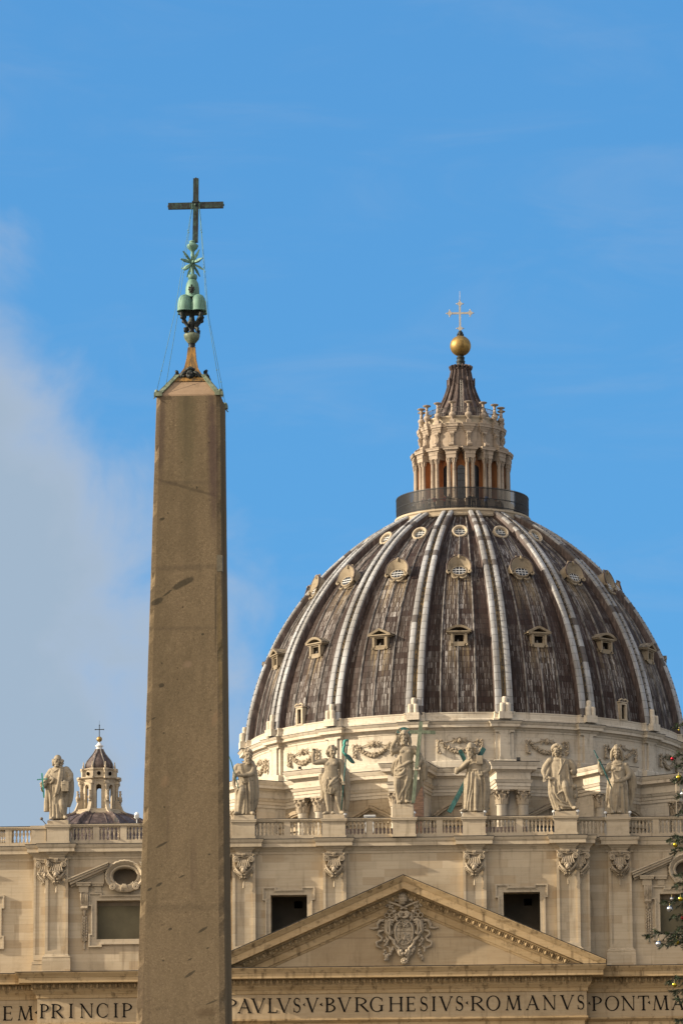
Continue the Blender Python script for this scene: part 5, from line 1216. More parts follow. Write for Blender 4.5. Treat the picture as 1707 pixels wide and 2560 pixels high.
# ------------------------------------------------------------------ obelisk
OB = thing('obelisk', 'tall red granite obelisk with a bronze cross on top, in front of the church', 'obelisk', (.6, -201, 0))
def oax(z): return .62+(z-13.1)*.0098
def ow(z): return 1.05+(33.44-z)*.0182       # half width
rows = []
random.seed(11)
zs = [8.6+.2*i for i in range(124)]+[33.44]
def osec(z, j=.0):
    h = ow(z); x = oax(z); n = 14; pts = []
    c = .035
    cs_ = [(-1,-1),(1,-1),(1,1),(-1,1)]
    for q in range(4):
        a, b = cs_[q], cs_[(q+1)%4]
        for i in range(n):
            t = (i+.0)/n; px, py = lerp(a[0],b[0],t), lerp(a[1],b[1],t)
            v = Vector((px*h, py*h, z*1.0)); d = noise.noise(v*1.3)*.004+noise.noise(v*5)*.003
            k = -.02-max(0, noise.noise(Vector((q*7.,0,z*1.7)))-.05)*.13 if i == 0 else 0
            pts.append((x+px*(h+d+k), -201+py*(h+d+k), z))
    return pts
mb = MB(); mb.rings([osec(z) for z in zs], True, True, smooth=False)
put(mb, 'granite_shaft', M['granite'], OB)
# repair block let into the right edge, and thin bead at the arris
mb = MB(); z = 28.0; x1 = oax(z)+ow(z); yf = -201-ow(z)
mb.box(x1-.17, x1+.012, yf-.012, yf+.3, 27.6, 28.14); put(mb, 'repair_block', M['repair'], OB)
def sq(z, h, x=None): x = oax(z) if x is None else x; return [(x-h,-201-h,z),(x+h,-201-h,z),(x+h,-201+h,z),(x-h,-201+h,z)]
mb = MB(); mb.rings([sq(33.44,1.02), sq(33.5,1.01), sq(34.30,.36)], False, True); put(mb, 'pyramid_tip', M['granitepale'], OB)
mb = MB(); mb.rings([sq(34.02,.63), sq(34.14,.53), sq(34.33,.36), sq(34.56,.225), sq(34.90,.155), sq(35.27,.12)], True, True, smooth=True)
p = put(mb, 'gilt_flare', M['oldgilt'], OB, 40)
for sx, sy in ((-1,-1),(1,-1),(1,1),(-1,1)):
    mb = MB(); P0 = Vector((oax(33.45)+sx*1.02, -201+sy*1.02, 33.50)); P1 = Vector((oax(34.2)+sx*.46, -201+sy*.46, 34.24))
    n = 6
    for i in range(1):
        # angle strip that wraps the arris
        for dx, dy in ((-sx*.16,0),(0,-sy*.16)):
            a0 = P0+Vector((sx*.012,sy*.012,.0)); a1 = P1+Vector((sx*.012,sy*.012,.0))
            b0 = a0+Vector((dx,dy,.0))+Vector((0,0,.006)); b1 = a1+Vector((dx*.8,dy*.8,0))+Vector((0,0,.006))
            up_ = Vector((sx*.03*(dx == 0), sy*.03*(dy == 0), .03))
            mb.rings([[tuple(a0),tuple(b0),tuple(b0+up_),tuple(a0+up_)],[tuple(a1),tuple(b1),tuple(b1+up_),tuple(a1+up_)]], True, True)
    c = P0; mb.box(c.x-.10-.06*(sx>0), c.x+.10+.06*(sx<0), c.y-.09-.05*(sy>0), c.y+.09+.05*(sy<0), 33.44, 33.56); mb.sphere((c.x+sx*.02,c.y+sy*.02,33.6), .065, 7, 5)
    mb.tube([(c.x,c.y,33.46),(c.x+sx*.1,c.y+sy*.1,33.36)], .02, 5)
    put(mb, 'bronze_corner_strap', M['palebronze'], OB)
mb = MB()
for q in range(4):   # lion mask with swags on each face
    T = Matrix.Translation((oax(34.2),-201,0)) @ Matrix.Rotation(q*pi/2,4,'Z'); y = -.43
    mb.sphere((0,y-.04,34.26), (.15,.12,.19), 10, 8, mat=T); mb.sphere((-.07,y-.13,34.30), .045, 6, 5, mat=T); mb.sphere((.07,y-.13,34.30), .045, 6, 5, mat=T); mb.sphere((0,y-.16,34.2), .06, 6, 5, mat=T); mb.tube([(-.15,y-.02,34.42),(0,y-.06,34.5),(.15,y-.02,34.42)], .055, 6, mat=T)
    for s in (-1,1):
        mb.tube([(s*.12,y-.06,34.36),(s*.24,y-.05,34.30),(s*.34,y-.02,34.16),(s*.30,y-.05,34.08)], [.06,.065,.06,.035], 6, mat=T); mb.sphere((s*.2,y-.08,34.22), .05, 6, 5, mat=T)
put(mb, 'lion_mask_ornament', M['blackbronze'], OB)
X0 = lambda z: oax(z)
DZ = .27
def putz(mb_, name, mat, par, auto=None):
    """finial parts: measured on the front face, they stand on the axis one metre further back"""
    mb_.v = [(x, y, z+DZ) for x, y, z in mb_.v]; return put(mb_, name, mat, par, auto)
mb = MB(); mb.lathe([(.115,34.98),(.13,35.02),(.10,35.06),(.12,35.1),(.10,35.2),(.16,35.22),(.22,35.3),(.25,35.4),(.25,35.46),(.22,35.50),(.10,35.54),(.08,35.62),(.14,35.75),(.16,35.86),(.10,35.95),(.08,36.1),(.30,36.17),(.40,36.2)], (X0(35.5),-201,0), 18); putz(mb, 'bronze_vase', M['blackbronze'], OB)
mb = MB(); mb.lathe([(.12,35.16),(.17,35.22),(.235,35.3),(.265,35.4),(.265,35.46),(.2,35.51)], (X0(35.5),-201,0), 18); putz(mb, 'bronze_bowl', M['palebronze'], OB)
mb = MB()
for q in range(4):
    a = pi/4+q*pi/2; c = Vector((X0(35.8),-201,0)); d = Vector((sin(a),-cos(a),0))
    P = lambda r, z: tuple(c+d*r+Vector((0,0,z)))
    mb.tube([P(.22,35.56),P(.29,35.53),P(.30,35.62),P(.22,35.64),P(.17,35.70),P(.27,35.85),P(.40,36.0),P(.46,36.12),P(.40,36.17),P(.33,36.12),P(.36,36.05)], [.045,.055,.055,.05,.05,.055,.06,.06,.05,.045,.035], 7)
    mb.sphere(P(.42,35.98), .07, 6, 5)
putz(mb, 'scroll_brackets', M['blackbronze'], OB)
def mount(c, r, h): # a bulging hill
    b = MB(); b.lathe([(r*.98,0),(r,h*.25),(r*.96,h*.5),(r*.84,h*.74),(r*.60,h*.91),(r*.3,h*.98),(.01,h)], c, 20); b.lathe([(.01,.02),(r*.97,.015),(r*1.03,.0),(r*1.03,.04),(r*.98,.06)], c, 20); return b
cxm = X0(36.4)
for dx, dy in ((-.225,-.17),(.225,-.17),(.225,.2),(-.225,.2)): putz(mount((cxm+dx,-201+dy,36.2), .25, .58), 'bronze_hill', M['patina'], OB)
b = mount((cxm+.01,-201,36.68), .235, .68); tp = putz(b, 'bronze_hill', M['patina'], OB)
b = MB(); y = -201-.235
b.sphere((cxm,y,36.94), (.07,.03,.1), 8, 6)
for x, z in ((-.07,37.0),(.07,37.0),(0,37.07),(-.05,36.85),(.05,36.85),(0,36.82),(-.08,36.93),(.08,36.93)): b.sphere((cxm+x,y,z), (.03,.03,.035), 6, 5)
b.v = [(x,y,z+DZ) for x,y,z in b.v]; sub(b, 'small_crest', M['blackbronze'], tp)
mb = MB(); mb.lathe([(.05,37.3),(.14,37.33),(.155,37.41),(.14,37.48),(.06,37.51),(.055,37.6),(.06,38.1),(.07,38.16),(.05,38.22),(.08,38.3),(.15,38.36),(.19,38.44),(.19,38.49),(.13,38.53),(.10,38.58),(.13,38.6),(.09,38.64)], (X0(38),-201,0), 16); putz(mb, 'bronze_stem', M['patina'], OB)
mb = MB(); c = Vector((X0(37.9),-201,37.87))
for vx, vy, vz, ln in ((-.45,-.3,.12,.46),(-.36,-.2,.46,.52),(.26,-.2,.46,.52),(.42,-.3,.14,.44),(-.32,-.3,-.36,.46),(.40,-.1,-.26,.46),(.28,.25,-.5,.50),(-.25,.25,-.52,.50),(-.42,.25,-.16,.42),(-.26,.35,.28,.42),(.30,.3,.22,.40),(.1,-.5,.0,.36)):
    d = Vector((vx,vy,vz)).normalized(); o = d.orthogonal().normalized()*.075; q = d.cross(o).normalized()*.075; r0 = c+d*.06; md = c+d*ln*.62
    mb.rings([[tuple(r0+o*.5),tuple(r0+q*.5),tuple(r0-o*.5),tuple(r0-q*.5)],[tuple(md+o*.8),tuple(md+q*.8),tuple(md-o*.8),tuple(md-q*.8)],[tuple(c+d*ln+o*.3),tuple(c+d*ln+q*.3),tuple(c+d*ln-o*.3),tuple(c+d*ln-q*.3)]], True, True)
putz(mb, 'bronze_star', M['patina'], OB)
mb = MB(); xc = X0(39.8)+.09; 
mb.rings([[(x+a*.088,-201+b*.06,z) for a,b in ((-1,-1),(1,-1),(1,1),(-1,1))] for x, z in ((xc-.02,38.58),(xc,39.72),(xc,39.95),(xc+.005,40.76))], True, True)
mb.box(xc-.91, xc-.088, -201.058, -200.942, 39.725, 39.935); mb.box(xc+.088, xc+.91, -201.058, -200.942, 39.735, 39.945)
for x, z in ((xc,40.77),(xc-.88,39.83),(xc+.88,39.84)): mb.sphere((x,-201.0,z), .035 if z > 40 else .062, 7, 5)
mb.box(xc-.12, xc+.12, -201.09, -200.91, 39.93, 39.98); mb.sphere((xc,-201.07,39.85), .055, 8, 6)
putz(mb, 'bronze_cross', M['crossbronze'], OB)
for sx, sy in ((-1,-1),(1,-1),(1,1),(-1,1)):
    mb = MB(); top = Vector((xc+sx*.11,-201+sy*.06,39.9)); bot = Vector((oax(33.6)+sx*1.03,-201+sy*1.03,33.62-DZ)); mid = Vector((oax(36)+sx*.52,-201+sy*.42,36.15))
    mb.tube([top, mid, bot], .0075, 5)
    for a, b_, t in ((top,mid,.25),(top,mid,.6),(mid,bot,.75)): mb.sphere(a.lerp(b_,t), .022, 6, 5)
    putz(mb, 'guy_wire', M['patina'], OB)
# pedestal below the frame
mb = MB()
mb.box(-3.2,4.4,-204.8,-197.2,0,.4); mb.box(-2.6,3.8,-204.2,-197.8,.4,.8); mb.box(-1.6,2.8,-203.2,-198.8,.8,5.0); mb.box(-1.8,3.0,-203.4,-198.6,5.0,5.5); mb.box(-1.2,2.4,-202.8,-199.2,5.5,8.0); mb.box(-1.4,2.6,-203,-199,8.0,8.4)
for sx in (-1,1):
    for sy in (-1,1): mb.sphere((.58+sx*1.2,-201+sy*1.2,8.5), .28, 8, 6)
put(mb, 'pedestal', M['granitepale'], OB)
# ------------------------------------------------------------------ Christmas tree at the right edge
TX, TY = 19.0, -205.0
TREE = thing('fir_tree', 'dark green fir tree hung with coloured balls, reaching in at the right edge', 'fir tree', (TX, TY, 0))
tn = NT('fir_needles'); nn = tn.noise(tn.pos, 2.5, 4, .6); M['needles'] = tn.done(tn.mix(tn.step(nn,.35,.7),(.010,.02,.007),(.032,.05,.015)), .6)
tb = NT('fir_bark'); M['bark'] = tb.done(tb.mix(tb.noise(tb.pos,6,5,.6),(.05,.035,.025),(.12,.085,.06)), .9)
mb = MB(); mb.tube([(TX,TY,0),(TX,TY,8),(TX,TY,18),(TX,TY,27.5)], [.42,.34,.2,.03], 10); put(mb, 'trunk', M['bark'], TREE)
tw = MB(); nd_ = MB(); random.seed(21)
def shoot(a, b, r, dens, ln):
    """twig from a to b clothed in needles"""
    a, b = Vector(a), Vector(b); d = (b-a); L_ = d.length; d.normalize(); o = d.orthogonal().normalized(); q = d.cross(o)
    tw.tube([a,b], [r,r*.5], 4)
    for i in range(int(L_*dens)):
        t = random.random(); an = random.uniform(0,2*pi); p = a.lerp(b,t); s_ = (o*cos(an)+q*sin(an)); v = (s_*random.uniform(.6,1.)+d*random.uniform(.5,1.0)).normalized()*ln*random.uniform(.7,1.2)
        wv = v.cross(d).normalized()*.010
        nd_.add([p-wv,p+wv,p+v], [(0,1,2)])
def branch(tip, fine=True, start=None):
    tip = Vector(tip); b0 = Vector((TX,TY,tip.z+1.1)) if start is None else Vector(start)
    dv = tip-b0; n = 12; pts = []
    for i in range(n+1):
        t = i/n; p = b0.lerp(tip,t); p.z += -.55*sin(pi*t)*.8 + .12*t*t; pts.append(p)
    pts[-1] = tip
    tw.tube(pts, [lerp(.06,.012,i/n) for i in range(n+1)], 5)
    hv = Vector((dv.x,dv.y,0)).normalized(); sdv = Vector((-hv.y,hv.x,0))
    for i in range(3, n+1):
        t = i/n; p = pts[i]; sz = lerp(.9,.28,t)
        for s in (-1,1):
            for k in range(2 if fine else 1):
                e = p+(sdv*s*random.uniform(.5,1)+hv*random.uniform(.4,.9)).normalized()*sz*random.uniform(.6,1)+Vector((0,0,random.uniform(-.28,.10)*sz*2))
                shoot(p, e, .01, 150 if fine else 60, .10 if fine else .15)
                if fine and sz > .4:
                    for s2 in (-1,1): m_ = p.lerp(e,.6); shoot(m_, m_+(sdv*s2*.4+hv*.7+Vector((0,0,random.uniform(-.7,0)))).normalized()*sz*.4, .007, 150, .095)
        if i > 3: shoot(pts[i-1], pts[i], .012, 200 if fine else 50, .10)
        if fine and random.random() < .8: e = p+Vector((random.uniform(-.1,.1),random.uniform(-.1,.1),-sz*random.uniform(.35,.7))); shoot(p, e, .008, 150, .095)
def tp_(px, py, y=-206.0): return at(px, py, y)
for px, py, dy in ((1692,1815,0),(1682,1893,.3),(1690,1950,-.4),(1676,2098,0),(1690,2128,.5),(1668,2255,.2),(1693,2215,-.4),(1622,2337,0),(1660,2360,.5),(1676,2452,0),(1690,2478,-.5),(1697,2552,.3),(1700,2190,.3),(1697,2238,.6),(1688,2290,-.2),(1698,2322,.4),(1690,2350,-.5),(1696,2100,-.3),(1702,1990,.2),(1701,1915,.5),(1698,2500,.1),(1704,2030,.4)):
    branch(tp_(px, py, -206.0+dy))
for i in range(170):
    z = 27.2-22*random.random()**.8; r = (28.2-z)*random.uniform(.15,.22); a = 2*pi*i*.618
    tx_, ty_ = TX+r*cos(a), TY+r*sin(a)
    if tx_ < 16.8: continue     # the boughs on the church side are the ones set above
    branch((tx_, ty_, z-.6), False)
put(tw, 'branches', M['bark'], TREE); put(nd_, 'needles', M['needles'], TREE)
def ballmat(name, c, rough=.12): 
    t = NT(name); return t.done(c, rough, None, metal=1.0)
BM = {'red':ballmat('red_glass_ball',(.55,.02,.03),.15),'gold':ballmat('gold_glass_ball',(.55,.40,.05),.16),'silver':ballmat('silver_glass_ball',(.62,.61,.58),.12)}
capm = simple('ball_cap', (.5,.42,.2), .4, .8)
bb = MB(); bb.sphere((0,0,0), 1, 20, 14); BALL = None
for px, py, r, c, lab in ((1679,1897,.058,'red','small red ball hanging level with the heads of the statues, upper right edge'),
  (1695,1944,.10,'gold','gold ball at the right edge level with the statue bodies, below the small red ball'),
  (1705,1985,.085,'silver','silver ball cut by the right edge of the photo, just above the balustrade'),
  (1687,2112,.085,'gold','gold ball hanging alone in front of the attic cornice at the right'),
  (1700,2247,.082,'gold','gold ball in front of the right wing window, upper part of its opening'),
  (1678,2247,.055,'silver','tiny silver ball in front of the frame of the right wing window'),
  (1673,2272,.095,'silver','silver ball reflecting green fir, left of the red ball by the right wing window'),
  (1704,2294,.06,'red','red ball at the right edge in front of the right wing window'),
  (1645,2360,.098,'silver','large silver ball hanging lowest from the longest branch'),
  (1690,2354,.095,'gold','large gold ball under the longest branch, right of the silver one'),
  (1685,2462,.078,'gold','gold ball just above the inscription at the lower right'),
  (1696,1825,.032,'gold','tiny gold ball at the top right beside the dome edge')):
    p = tp_(px, py, -206.3); t = thing('christmas_ball', lab, 'ornament', tuple(p), 'coloured balls on the fir tree')
    if BALL is None: BALL = bb.build('glass_ball', BM[c], t); o = BALL
    else: o = BALL.copy(); o.data = BALL.data.copy(); o.data.materials[0] = BM[c]; COL.objects.link(o); o.parent = t
    o.scale = (r,r,r)
    k = MB(); k.lathe([(r*.22,r*.95),(r*.22,r*1.18),(.004,r*1.2)], (0,0,0), 10); k.tube([(0,0,r*1.2),(0,.01,r*1.2+.07)], .005, 4); k.build('cap', capm, t)
# ------------------------------------------------------------------ small fittings on the roof line
def fitting(name, label, cat, mb, mat, loc, auto=50):
    o = mb.build(name, mat, None, auto=auto); o.location = loc; tag(o, label, cat); return o
b = MB(); b.tube([(0,0,0),(0,0,.45)], .04, 6); b.sphere((0,0,.62), (.20,.24,.26), 10, 8); b.lathe([(.1,.3),(.24,.42),(.2,.5)], (0,0,0), 10); b.tube([(0,-.05,.62),(.02,-.36,.5)], [.13,.15], 8)
p = at(342, 1898, .9); fitting('security_camera', 'white security camera on the balustrade rail just left of the obelisk', 'camera', b, M['white'], (p.x,1.25,45.55))
b = MB(); b.box(-.16,.16,-.12,.12,.12,.42); b.tube([(0,0,0),(0,0,.14)], .04, 6); b.box(-.13,.13,-.125,-.11,.15,.39)
p = at(289, 1888+180, .9); fitting('floodlight', 'small grey floodlight on the rail in front of the small cupola', 'floodlight', b, M['seam'], (p.x,1.45,45.55))
b = MB(); b.tube([(0,0,0),(-.35,-.1,.42)], .035, 6); b.sphere((-.38,-.11,.48), .13, 8, 6)
p = at(117, 2060, .9); fitting('floodlight', 'small floodlight on a bent arm at the feet of the leftmost statue', 'floodlight', b, M['seam'], (p.x,.9,45.45))
b = MB(); b.box(-.22,.22,-.18,.18,.06,.42); b.tube([(0,0,0),(0,0,.1)], .05, 6); b.lathe([(.2,-.2),(.16,-.17)], (0,0,0), 8, mat=Matrix.Translation((0,0,.24)) @ Matrix.Rotation(R(90),4,'X'))
q = pol(31.6, 2*pi*.5/16, 70.75); fitting('floodlight', 'black floodlight on the ledge above the twin columns right of the X-shaped cross', 'floodlight', b, M['iron'], (q[0]+.5, q[1], q[2]))
b = MB(); b.tube([(0,0,0),(-.35,0,.3)], .06, 6); b.box(-.55,-.2,-.15,.15,.22,.48)
q = pol(30.9, -2*pi*1.5/16, 70.75); fitting('floodlight', 'dark floodlight on the sunlit ledge left of the bare-legged statue', 'floodlight', b, M['iron'], (q[0]-.6, q[1], q[2]))
b = MB(); b.tube([(0,0,0),(0,0,3.2)], [.05,.025], 6)
p = at(1690, 2030, 1.6); fitting('lightning_rod', 'thin pale rod standing on the balustrade behind the fir tree', 'rod', b, M['trim'], (p.x,1.6,45.55))
b = MB(); b.tube([(0,0,0),(0,0,1.7)], [.03,.015], 6); b.sphere((0,0,.95), .05, 6, 5)
p = at(174, 2050, 1.2); fitting('lightning_rod', 'thin rod beside the cloak of the leftmost statue', 'rod', b, M['seam'], (p.x,1.4,45.5))
b = MB(); b.box(-.42,.42,-.3,.3,0,1.25); b.box(-.46,.46,-.34,.34,1.25,1.35); p = at(921, 2036, 3.); fitting('roof_cabinet', 'small white cabinet behind the balustrade under a pointed drum window', 'cabinet', b, M['white'], (p.x,5,45.05))
b = MB(); b.box(-.5,.5,-.6,.6,43.5,47.6); b.box(-.46,.46,-.56,.56,47.6,48.6); bk = simple('brick_pier', (.20,.12,.08), .9, var=.4, scale=2, stretch=(1,1,6)); p = at(1040, 2020, 4); fitting('brick_pier', 'reddish brick pier behind the statue with the tall upright cross', 'pier', b, bk, (p.x+.1,4,0))
for px, py, Y_, lab in ((594+39,2040,-.5,'tiny white lamp right of the feet of the staff-holding statue'),(862,2036,-.5,'tiny white lamp at the right foot of the bare-legged statue'),(1035,2032,-.55,'tiny white lamp on the tall plinth under the great green cross'),(1155,2031,-.5,'tiny white lamp left of the feet of the X-cross statue'),(1211,2030,-.5,'tiny white lamp right of the feet of the X-cross statue'),(1383,2029,-.5,'tiny white lamp left of the feet of the curly-haired statue'),(1443,2028,-.5,'tiny white lamp right of the feet of the curly-haired statue'),(1512,2032,1.0,'tiny white lamp left of the feet of the spear-holding statue'),(1573,2031,1.0,'tiny white lamp right of the feet of the spear-holding statue')):
    b = MB(); b.sphere((0,0,.0), (.13,.13,.12), 9, 7); b.tube([(0,0,-.08),(0,.05,-.42)], .03, 5); p = at(px, py, Y_); o = fitting('spot_lamp', lab, 'lamp', b, M['white'], tuple(p)); o['group'] = 'small lamps at the feet of the statues'
# ------------------------------------------------------------------ visitors on the lantern gallery
def person_mesh(pose):
    me = bpy.data.meshes.new('person'); lean, arm = pose
    J = [((0,0,.95),.15),((0,-.02,1.2),.15),((0,-.05+lean,1.43),.14),((0,-.06+lean,1.54),.065),((0,-.09+lean,1.66),.105),((0,-.09+lean,1.74),.09),
         ((-.19,-.04+lean,1.42),.07),((-.25,-.10+lean,1.18),.055),((-.16,-.30+lean,1.12+arm),.045),((-.14,-.38+lean,1.14+arm),.04),
         ((.19,-.04+lean,1.42),.07),((.25,-.10+lean,1.18),.055),((.16,-.30+lean,1.12),.045),((.14,-.38+lean,1.14),.04),
         ((-.10,0,.86),.10),((-.11,-.02,.5),.075),((-.11,.02,.1),.055),((-.11,-.12,.05),.045),((.10,0,.86),.10),((.11,-.02,.5),.075),((.11,.02,.1),.055),((.11,-.12,.05),.045)]
    E = [(0,1),(1,2),(2,3),(3,4),(4,5),(2,6),(6,7),(7,8),(8,9),(2,10),(10,11),(11,12),(12,13),(0,14),(14,15),(15,16),(16,17),(0,18),(18,19),(19,20),(20,21)]
    me.from_pydata([j[0] for j in J], E, []); me.update()
    o = bpy.data.objects.new('person', me); COL.objects.link(o); md = o.modifiers.new('s','SKIN')
    for i, j in enumerate(J): me.skin_vertices[0].data[i].radius = (j[1], j[1]*.85)
    me.skin_vertices[0].data[0].use_root = True
    o.modifiers.new('b','SUBSURF').levels = 1
    dg = bpy.context.evaluated_depsgraph_get(); m2 = bpy.data.meshes.new_from_object(o.evaluated_get(dg)); bpy.data.objects.remove(o)
    m2.polygons.foreach_set('use_smooth', [True]*len(m2.polygons)); return m2
def clothes(name, top, leg, hair=(.03,.02,.015)):
    t = NT(name); tcx = t.n('ShaderNodeTexCoord'); z = t.sep(tcx.outputs['Object'])[2]; y = t.sep(tcx.outputs['Object'])[1]
    c = t.mix(t.step(z,.93,.95), leg, top); c = t.mix(t.step(z,1.49,1.51), c, (.42,.27,.2)); hm = t.math('MULTIPLY', t.step(z,1.56,1.6), t.step(t.math('ADD', y, t.math('MULTIPLY', t.math('SUBTRACT', z, 1.66), 1.0)), -.13,-.11)); return t.done(t.mix(hm, c, hair), .85)
PM = [person_mesh((0,0)), person_mesh((-.08,.25)), person_mesh((.03,.1))]
cl = {'red':clothes('red_jacket',(.35,.03,.03),(.03,.04,.07)),'white':clothes('white_jacket',(.6,.58,.55),(.05,.05,.06)),'blue':clothes('blue_jacket',(.05,.10,.25),(.03,.03,.03)),'black':clothes('black_coat',(.02,.02,.022),(.03,.03,.04)),'pink':clothes('pink_top',(.5,.22,.22),(.05,.06,.1)),'beige':clothes('beige_coat',(.38,.3,.2),(.06,.05,.05))}
for th, c, lab in ((-64,'red','person in a red jacket at the left end of the lantern gallery'),(-57,'pink','person in a pink top near the left end of the lantern gallery'),(-51,'white','person in a white jacket on the lantern gallery, left part'),(-38,'pink','person in a pink top behind the gallery fence, left of the lit plinths'),(-31,'white','person in a white jacket behind the gallery fence, left of centre'),(-26,'red','person in a red jacket behind the gallery fence, left of centre'),(-15,'red','person in a red jacket near the middle of the lantern gallery'),(-11,'beige','person in a beige coat near the middle of the lantern gallery'),(8,'black','person in a black coat right of the middle of the lantern gallery'),(12,'beige','person in a beige coat right of the middle of the lantern gallery'),(24,'blue','person in a blue jacket on the right half of the lantern gallery'),(50,'black','person in a black coat at the right end of the lantern gallery')):
    me = PM[random.randrange(3)].copy(); me.materials.clear(); me.materials.append(cl[c]); o = bpy.data.objects.new('person', me); COL.objects.link(o)
    o.location = pol(7.25, R(th), 104.45); o.rotation_euler = (0,0,R(th+random.uniform(-25,25))); o.scale = [random.uniform(.95,1.05)]*3; tag(o, lab, 'person', 'visitors on the lantern gallery')
# ------------------------------------------------------------------ statues: every figure is carved as one continuous surface
class Fig:
    """collects limbs, blobs and pleated drapery given in zoom pixels of the photograph (x right, y down) plus depth d in metres towards the viewer, then fuses them"""
    def __init__(s, x0, y0, k): s.x0, s.y0, s.k = x0, y0, k; s.b = MB()
    def P(s, x, y, d=0.): return ((x-s.x0)/s.k, -d, (s.y0-y)/s.k)
    def limb(s, pts, rad, seg=10):
        q = [s.P(*p) for p in pts]; out, rr = [], []
        if isinstance(rad, (int,float)): rad = [rad]*len(q)
        for i in range(len(q)-1):
            n = 3
            for j in range(n):
                t = j/n; out.append(tuple(lerp(q[i][c], q[i+1][c], t) for c in range(3))); rr.append(lerp(rad[i], rad[i+1], t))
        out.append(q[-1]); rr.append(rad[-1])
        # ease the corners so that joints stay full
        for _ in range(1):
            o2 = out[:]
            for i in range(1, len(out)-1): o2[i] = tuple((out[i-1][c]+2*out[i][c]+out[i+1][c])/4 for c in range(3))
            out = o2
        s.b.tube(out, rr, seg)
        s.b.sphere(out[0], rr[0]*.98, 10, 7); s.b.sphere(out[-1], rr[-1]*.98, 10, 7)
    def blob(s, x, y, d, r, seg=12): s.b.sphere(s.P(x,y,d), r, seg, 9)
    def body(s, rows, pleat=0., n=11, ph=0., seg=120):
        """loft; row = (y, xl, xr, depth centre, depth radius, pleat scale)"""
        rr = []
        for r in rows:
            y, xl, xr, dc, dr = r[:5]; ps = r[5] if len(r) > 5 else 0.
            cx, rx = (xl+xr)/2, (xr-xl)/2/s.k; row = []
            for i in range(seg):
                a = 2*pi*i/seg
                q1 = abs(sin(n*.75*a+ph+.4*sin(2*a+y*.006))); q2 = abs(sin(n*1.3*a+ph*2+.5*sin(3*a-y*.004)))
                w_ = 1+pleat*ps*(1.1-3.2*(1-q1)**3-1.6*(1-q2)**4)
                p = s.P(cx, y, dc); row.append((p[0]+rx*cos(a)*w_, p[1]-dr*sin(a)*w_, p[2]))
            rr.append(row)
        s.b.rings(rr, True, True, True, True)
        s.rows = rows
    def front(s, x, y, extra=0.):
        """depth of the last body's front at a pixel"""
        R_ = s.rows
        for a, b in zip(R_, R_[1:]):
            if min(a[0],b[0]) <= y <= max(a[0],b[0]):
                t = (y-a[0])/(b[0]-a[0]) if b[0] != a[0] else 0; xl, xr, dc, dr = [lerp(a[i],b[i],t) for i in (1,2,3,4)]
                u = clamp((x-(xl+xr)/2)/((xr-xl)/2), -.98, .98); return dc+dr*math.sqrt(1-u*u)+extra
        return extra
    def fold(s, pts, r, extra=-.02):
        extra += .045
        if isinstance(r, (int,float)): r = [r*.6]+[r]*(len(pts)-2)+[r*.6]
        s.limb([(x,y,s.front(x,y,extra)) for x,y in pts], r, 8)
    def head(s, x, y, d, h, turn=0., tilt=0., beard=0, hair='short', bald=False):
        """head of height h (m) centred at pixel x,y; turn>0 looks to the right of the picture"""
        T = Matrix.Translation(s.P(x,y,d)) @ Matrix.Rotation(turn,4,'Z') @ Matrix.Rotation(tilt,4,'X'); b = s.b; q = h*1.1
        S = lambda px,py,pz,r: b.sphere((px*q,py*q,pz*q), tuple(v*q for v in r) if isinstance(r,tuple) else r*q, 12, 9, mat=T)
        S(0,.08,.13,(.34,.40,.38)); S(0,-.06,-.16,(.255,.29,.33)); S(0,-.16,-.38,(.15,.15,.12))
        S(-.15,-.285,.085,(.13,.07,.05)); S(.15,-.285,.085,(.13,.07,.05)); S(0,-.30,.14,(.22,.07,.10))
        b.tube([(0,-.33*q,.08*q),(0,-.43*q,-.10*q)], [.05*q,.085*q], 8, mat=T); S(0,-.41,-.11,(.09,.08,.055))
        S(-.17,-.26,-.12,(.10,.09,.11)); S(.17,-.26,-.12,(.10,.09,.11)); S(0,-.345,-.235,(.10,.05,.035)); S(0,-.335,-.29,(.09,.05,.035))
        if hair != 'side':
            S(-.345,.02,-.0,(.04,.08,.11)); S(.345,.02,-.0,(.04,.08,.11))
        random.seed(int(x+y))
        if beard:
            for i in range(int(26*beard)):
                u = random.uniform(-1,1); v = random.random()
                S(u*.24*(1-v*.5), -.20-.14*(1-u*u)-.02*v, -.25-v*.42*beard, random.uniform(.06,.10))
            for sx in (-1,1): S(sx*.10,-.36,-.205,(.10,.05,.04))
        if not bald:
            for i in range(60 if hair == 'curly' else 40):
                a = random.uniform(0,2*pi); e = random.uniform(.15,1.5)
                px, py, pz = .36*cos(a)*cos(e), .40*sin(a)*cos(e)+.04, .14+.39*sin(e)
                if py < -.18 and pz < .30: continue
                rr = random.uniform(.07,.12)*(1.3 if hair == 'curly' else 1)
                S(px, py, pz, rr)
            if hair == 'curly':
                for i in range(18): a = pi*i/17; S(.42*cos(a), -.10, .18+.34*sin(a), .12)
        if hair in ('side','curly'):
            for sx in (-1,1):
                for i in range(14): S(sx*random.uniform(.31,.44), random.uniform(-.10,.25), random.uniform(-.42,.10), random.uniform(.08,.12))
        if hair == 'long':
            for sx in (-1,1):
                for j in range(3): b.tube([(sx*(.2+.03*j)*q,(-.22+.14*j)*q,.40*q),(sx*(.38+.02*j)*q,(-.12+.12*j)*q,.12*q),(sx*(.41+.02*j)*q,(-.08+.12*j)*q,-.25*q),(sx*(.47-.03*j)*q,(-.02+.1*j)*q,-.62*q)], [.09*q,.11*q,.12*q,.07*q], 8, mat=T)
            b.tube([(0,-.26*q,.40*q),(0,-.1*q,.5*q),(0,.25*q,.42*q),(0,.38*q,.0),(0,.34*q,-.5*q)], [.12*q,.22*q,.3*q,.3*q,.2*q], 8, mat=T)
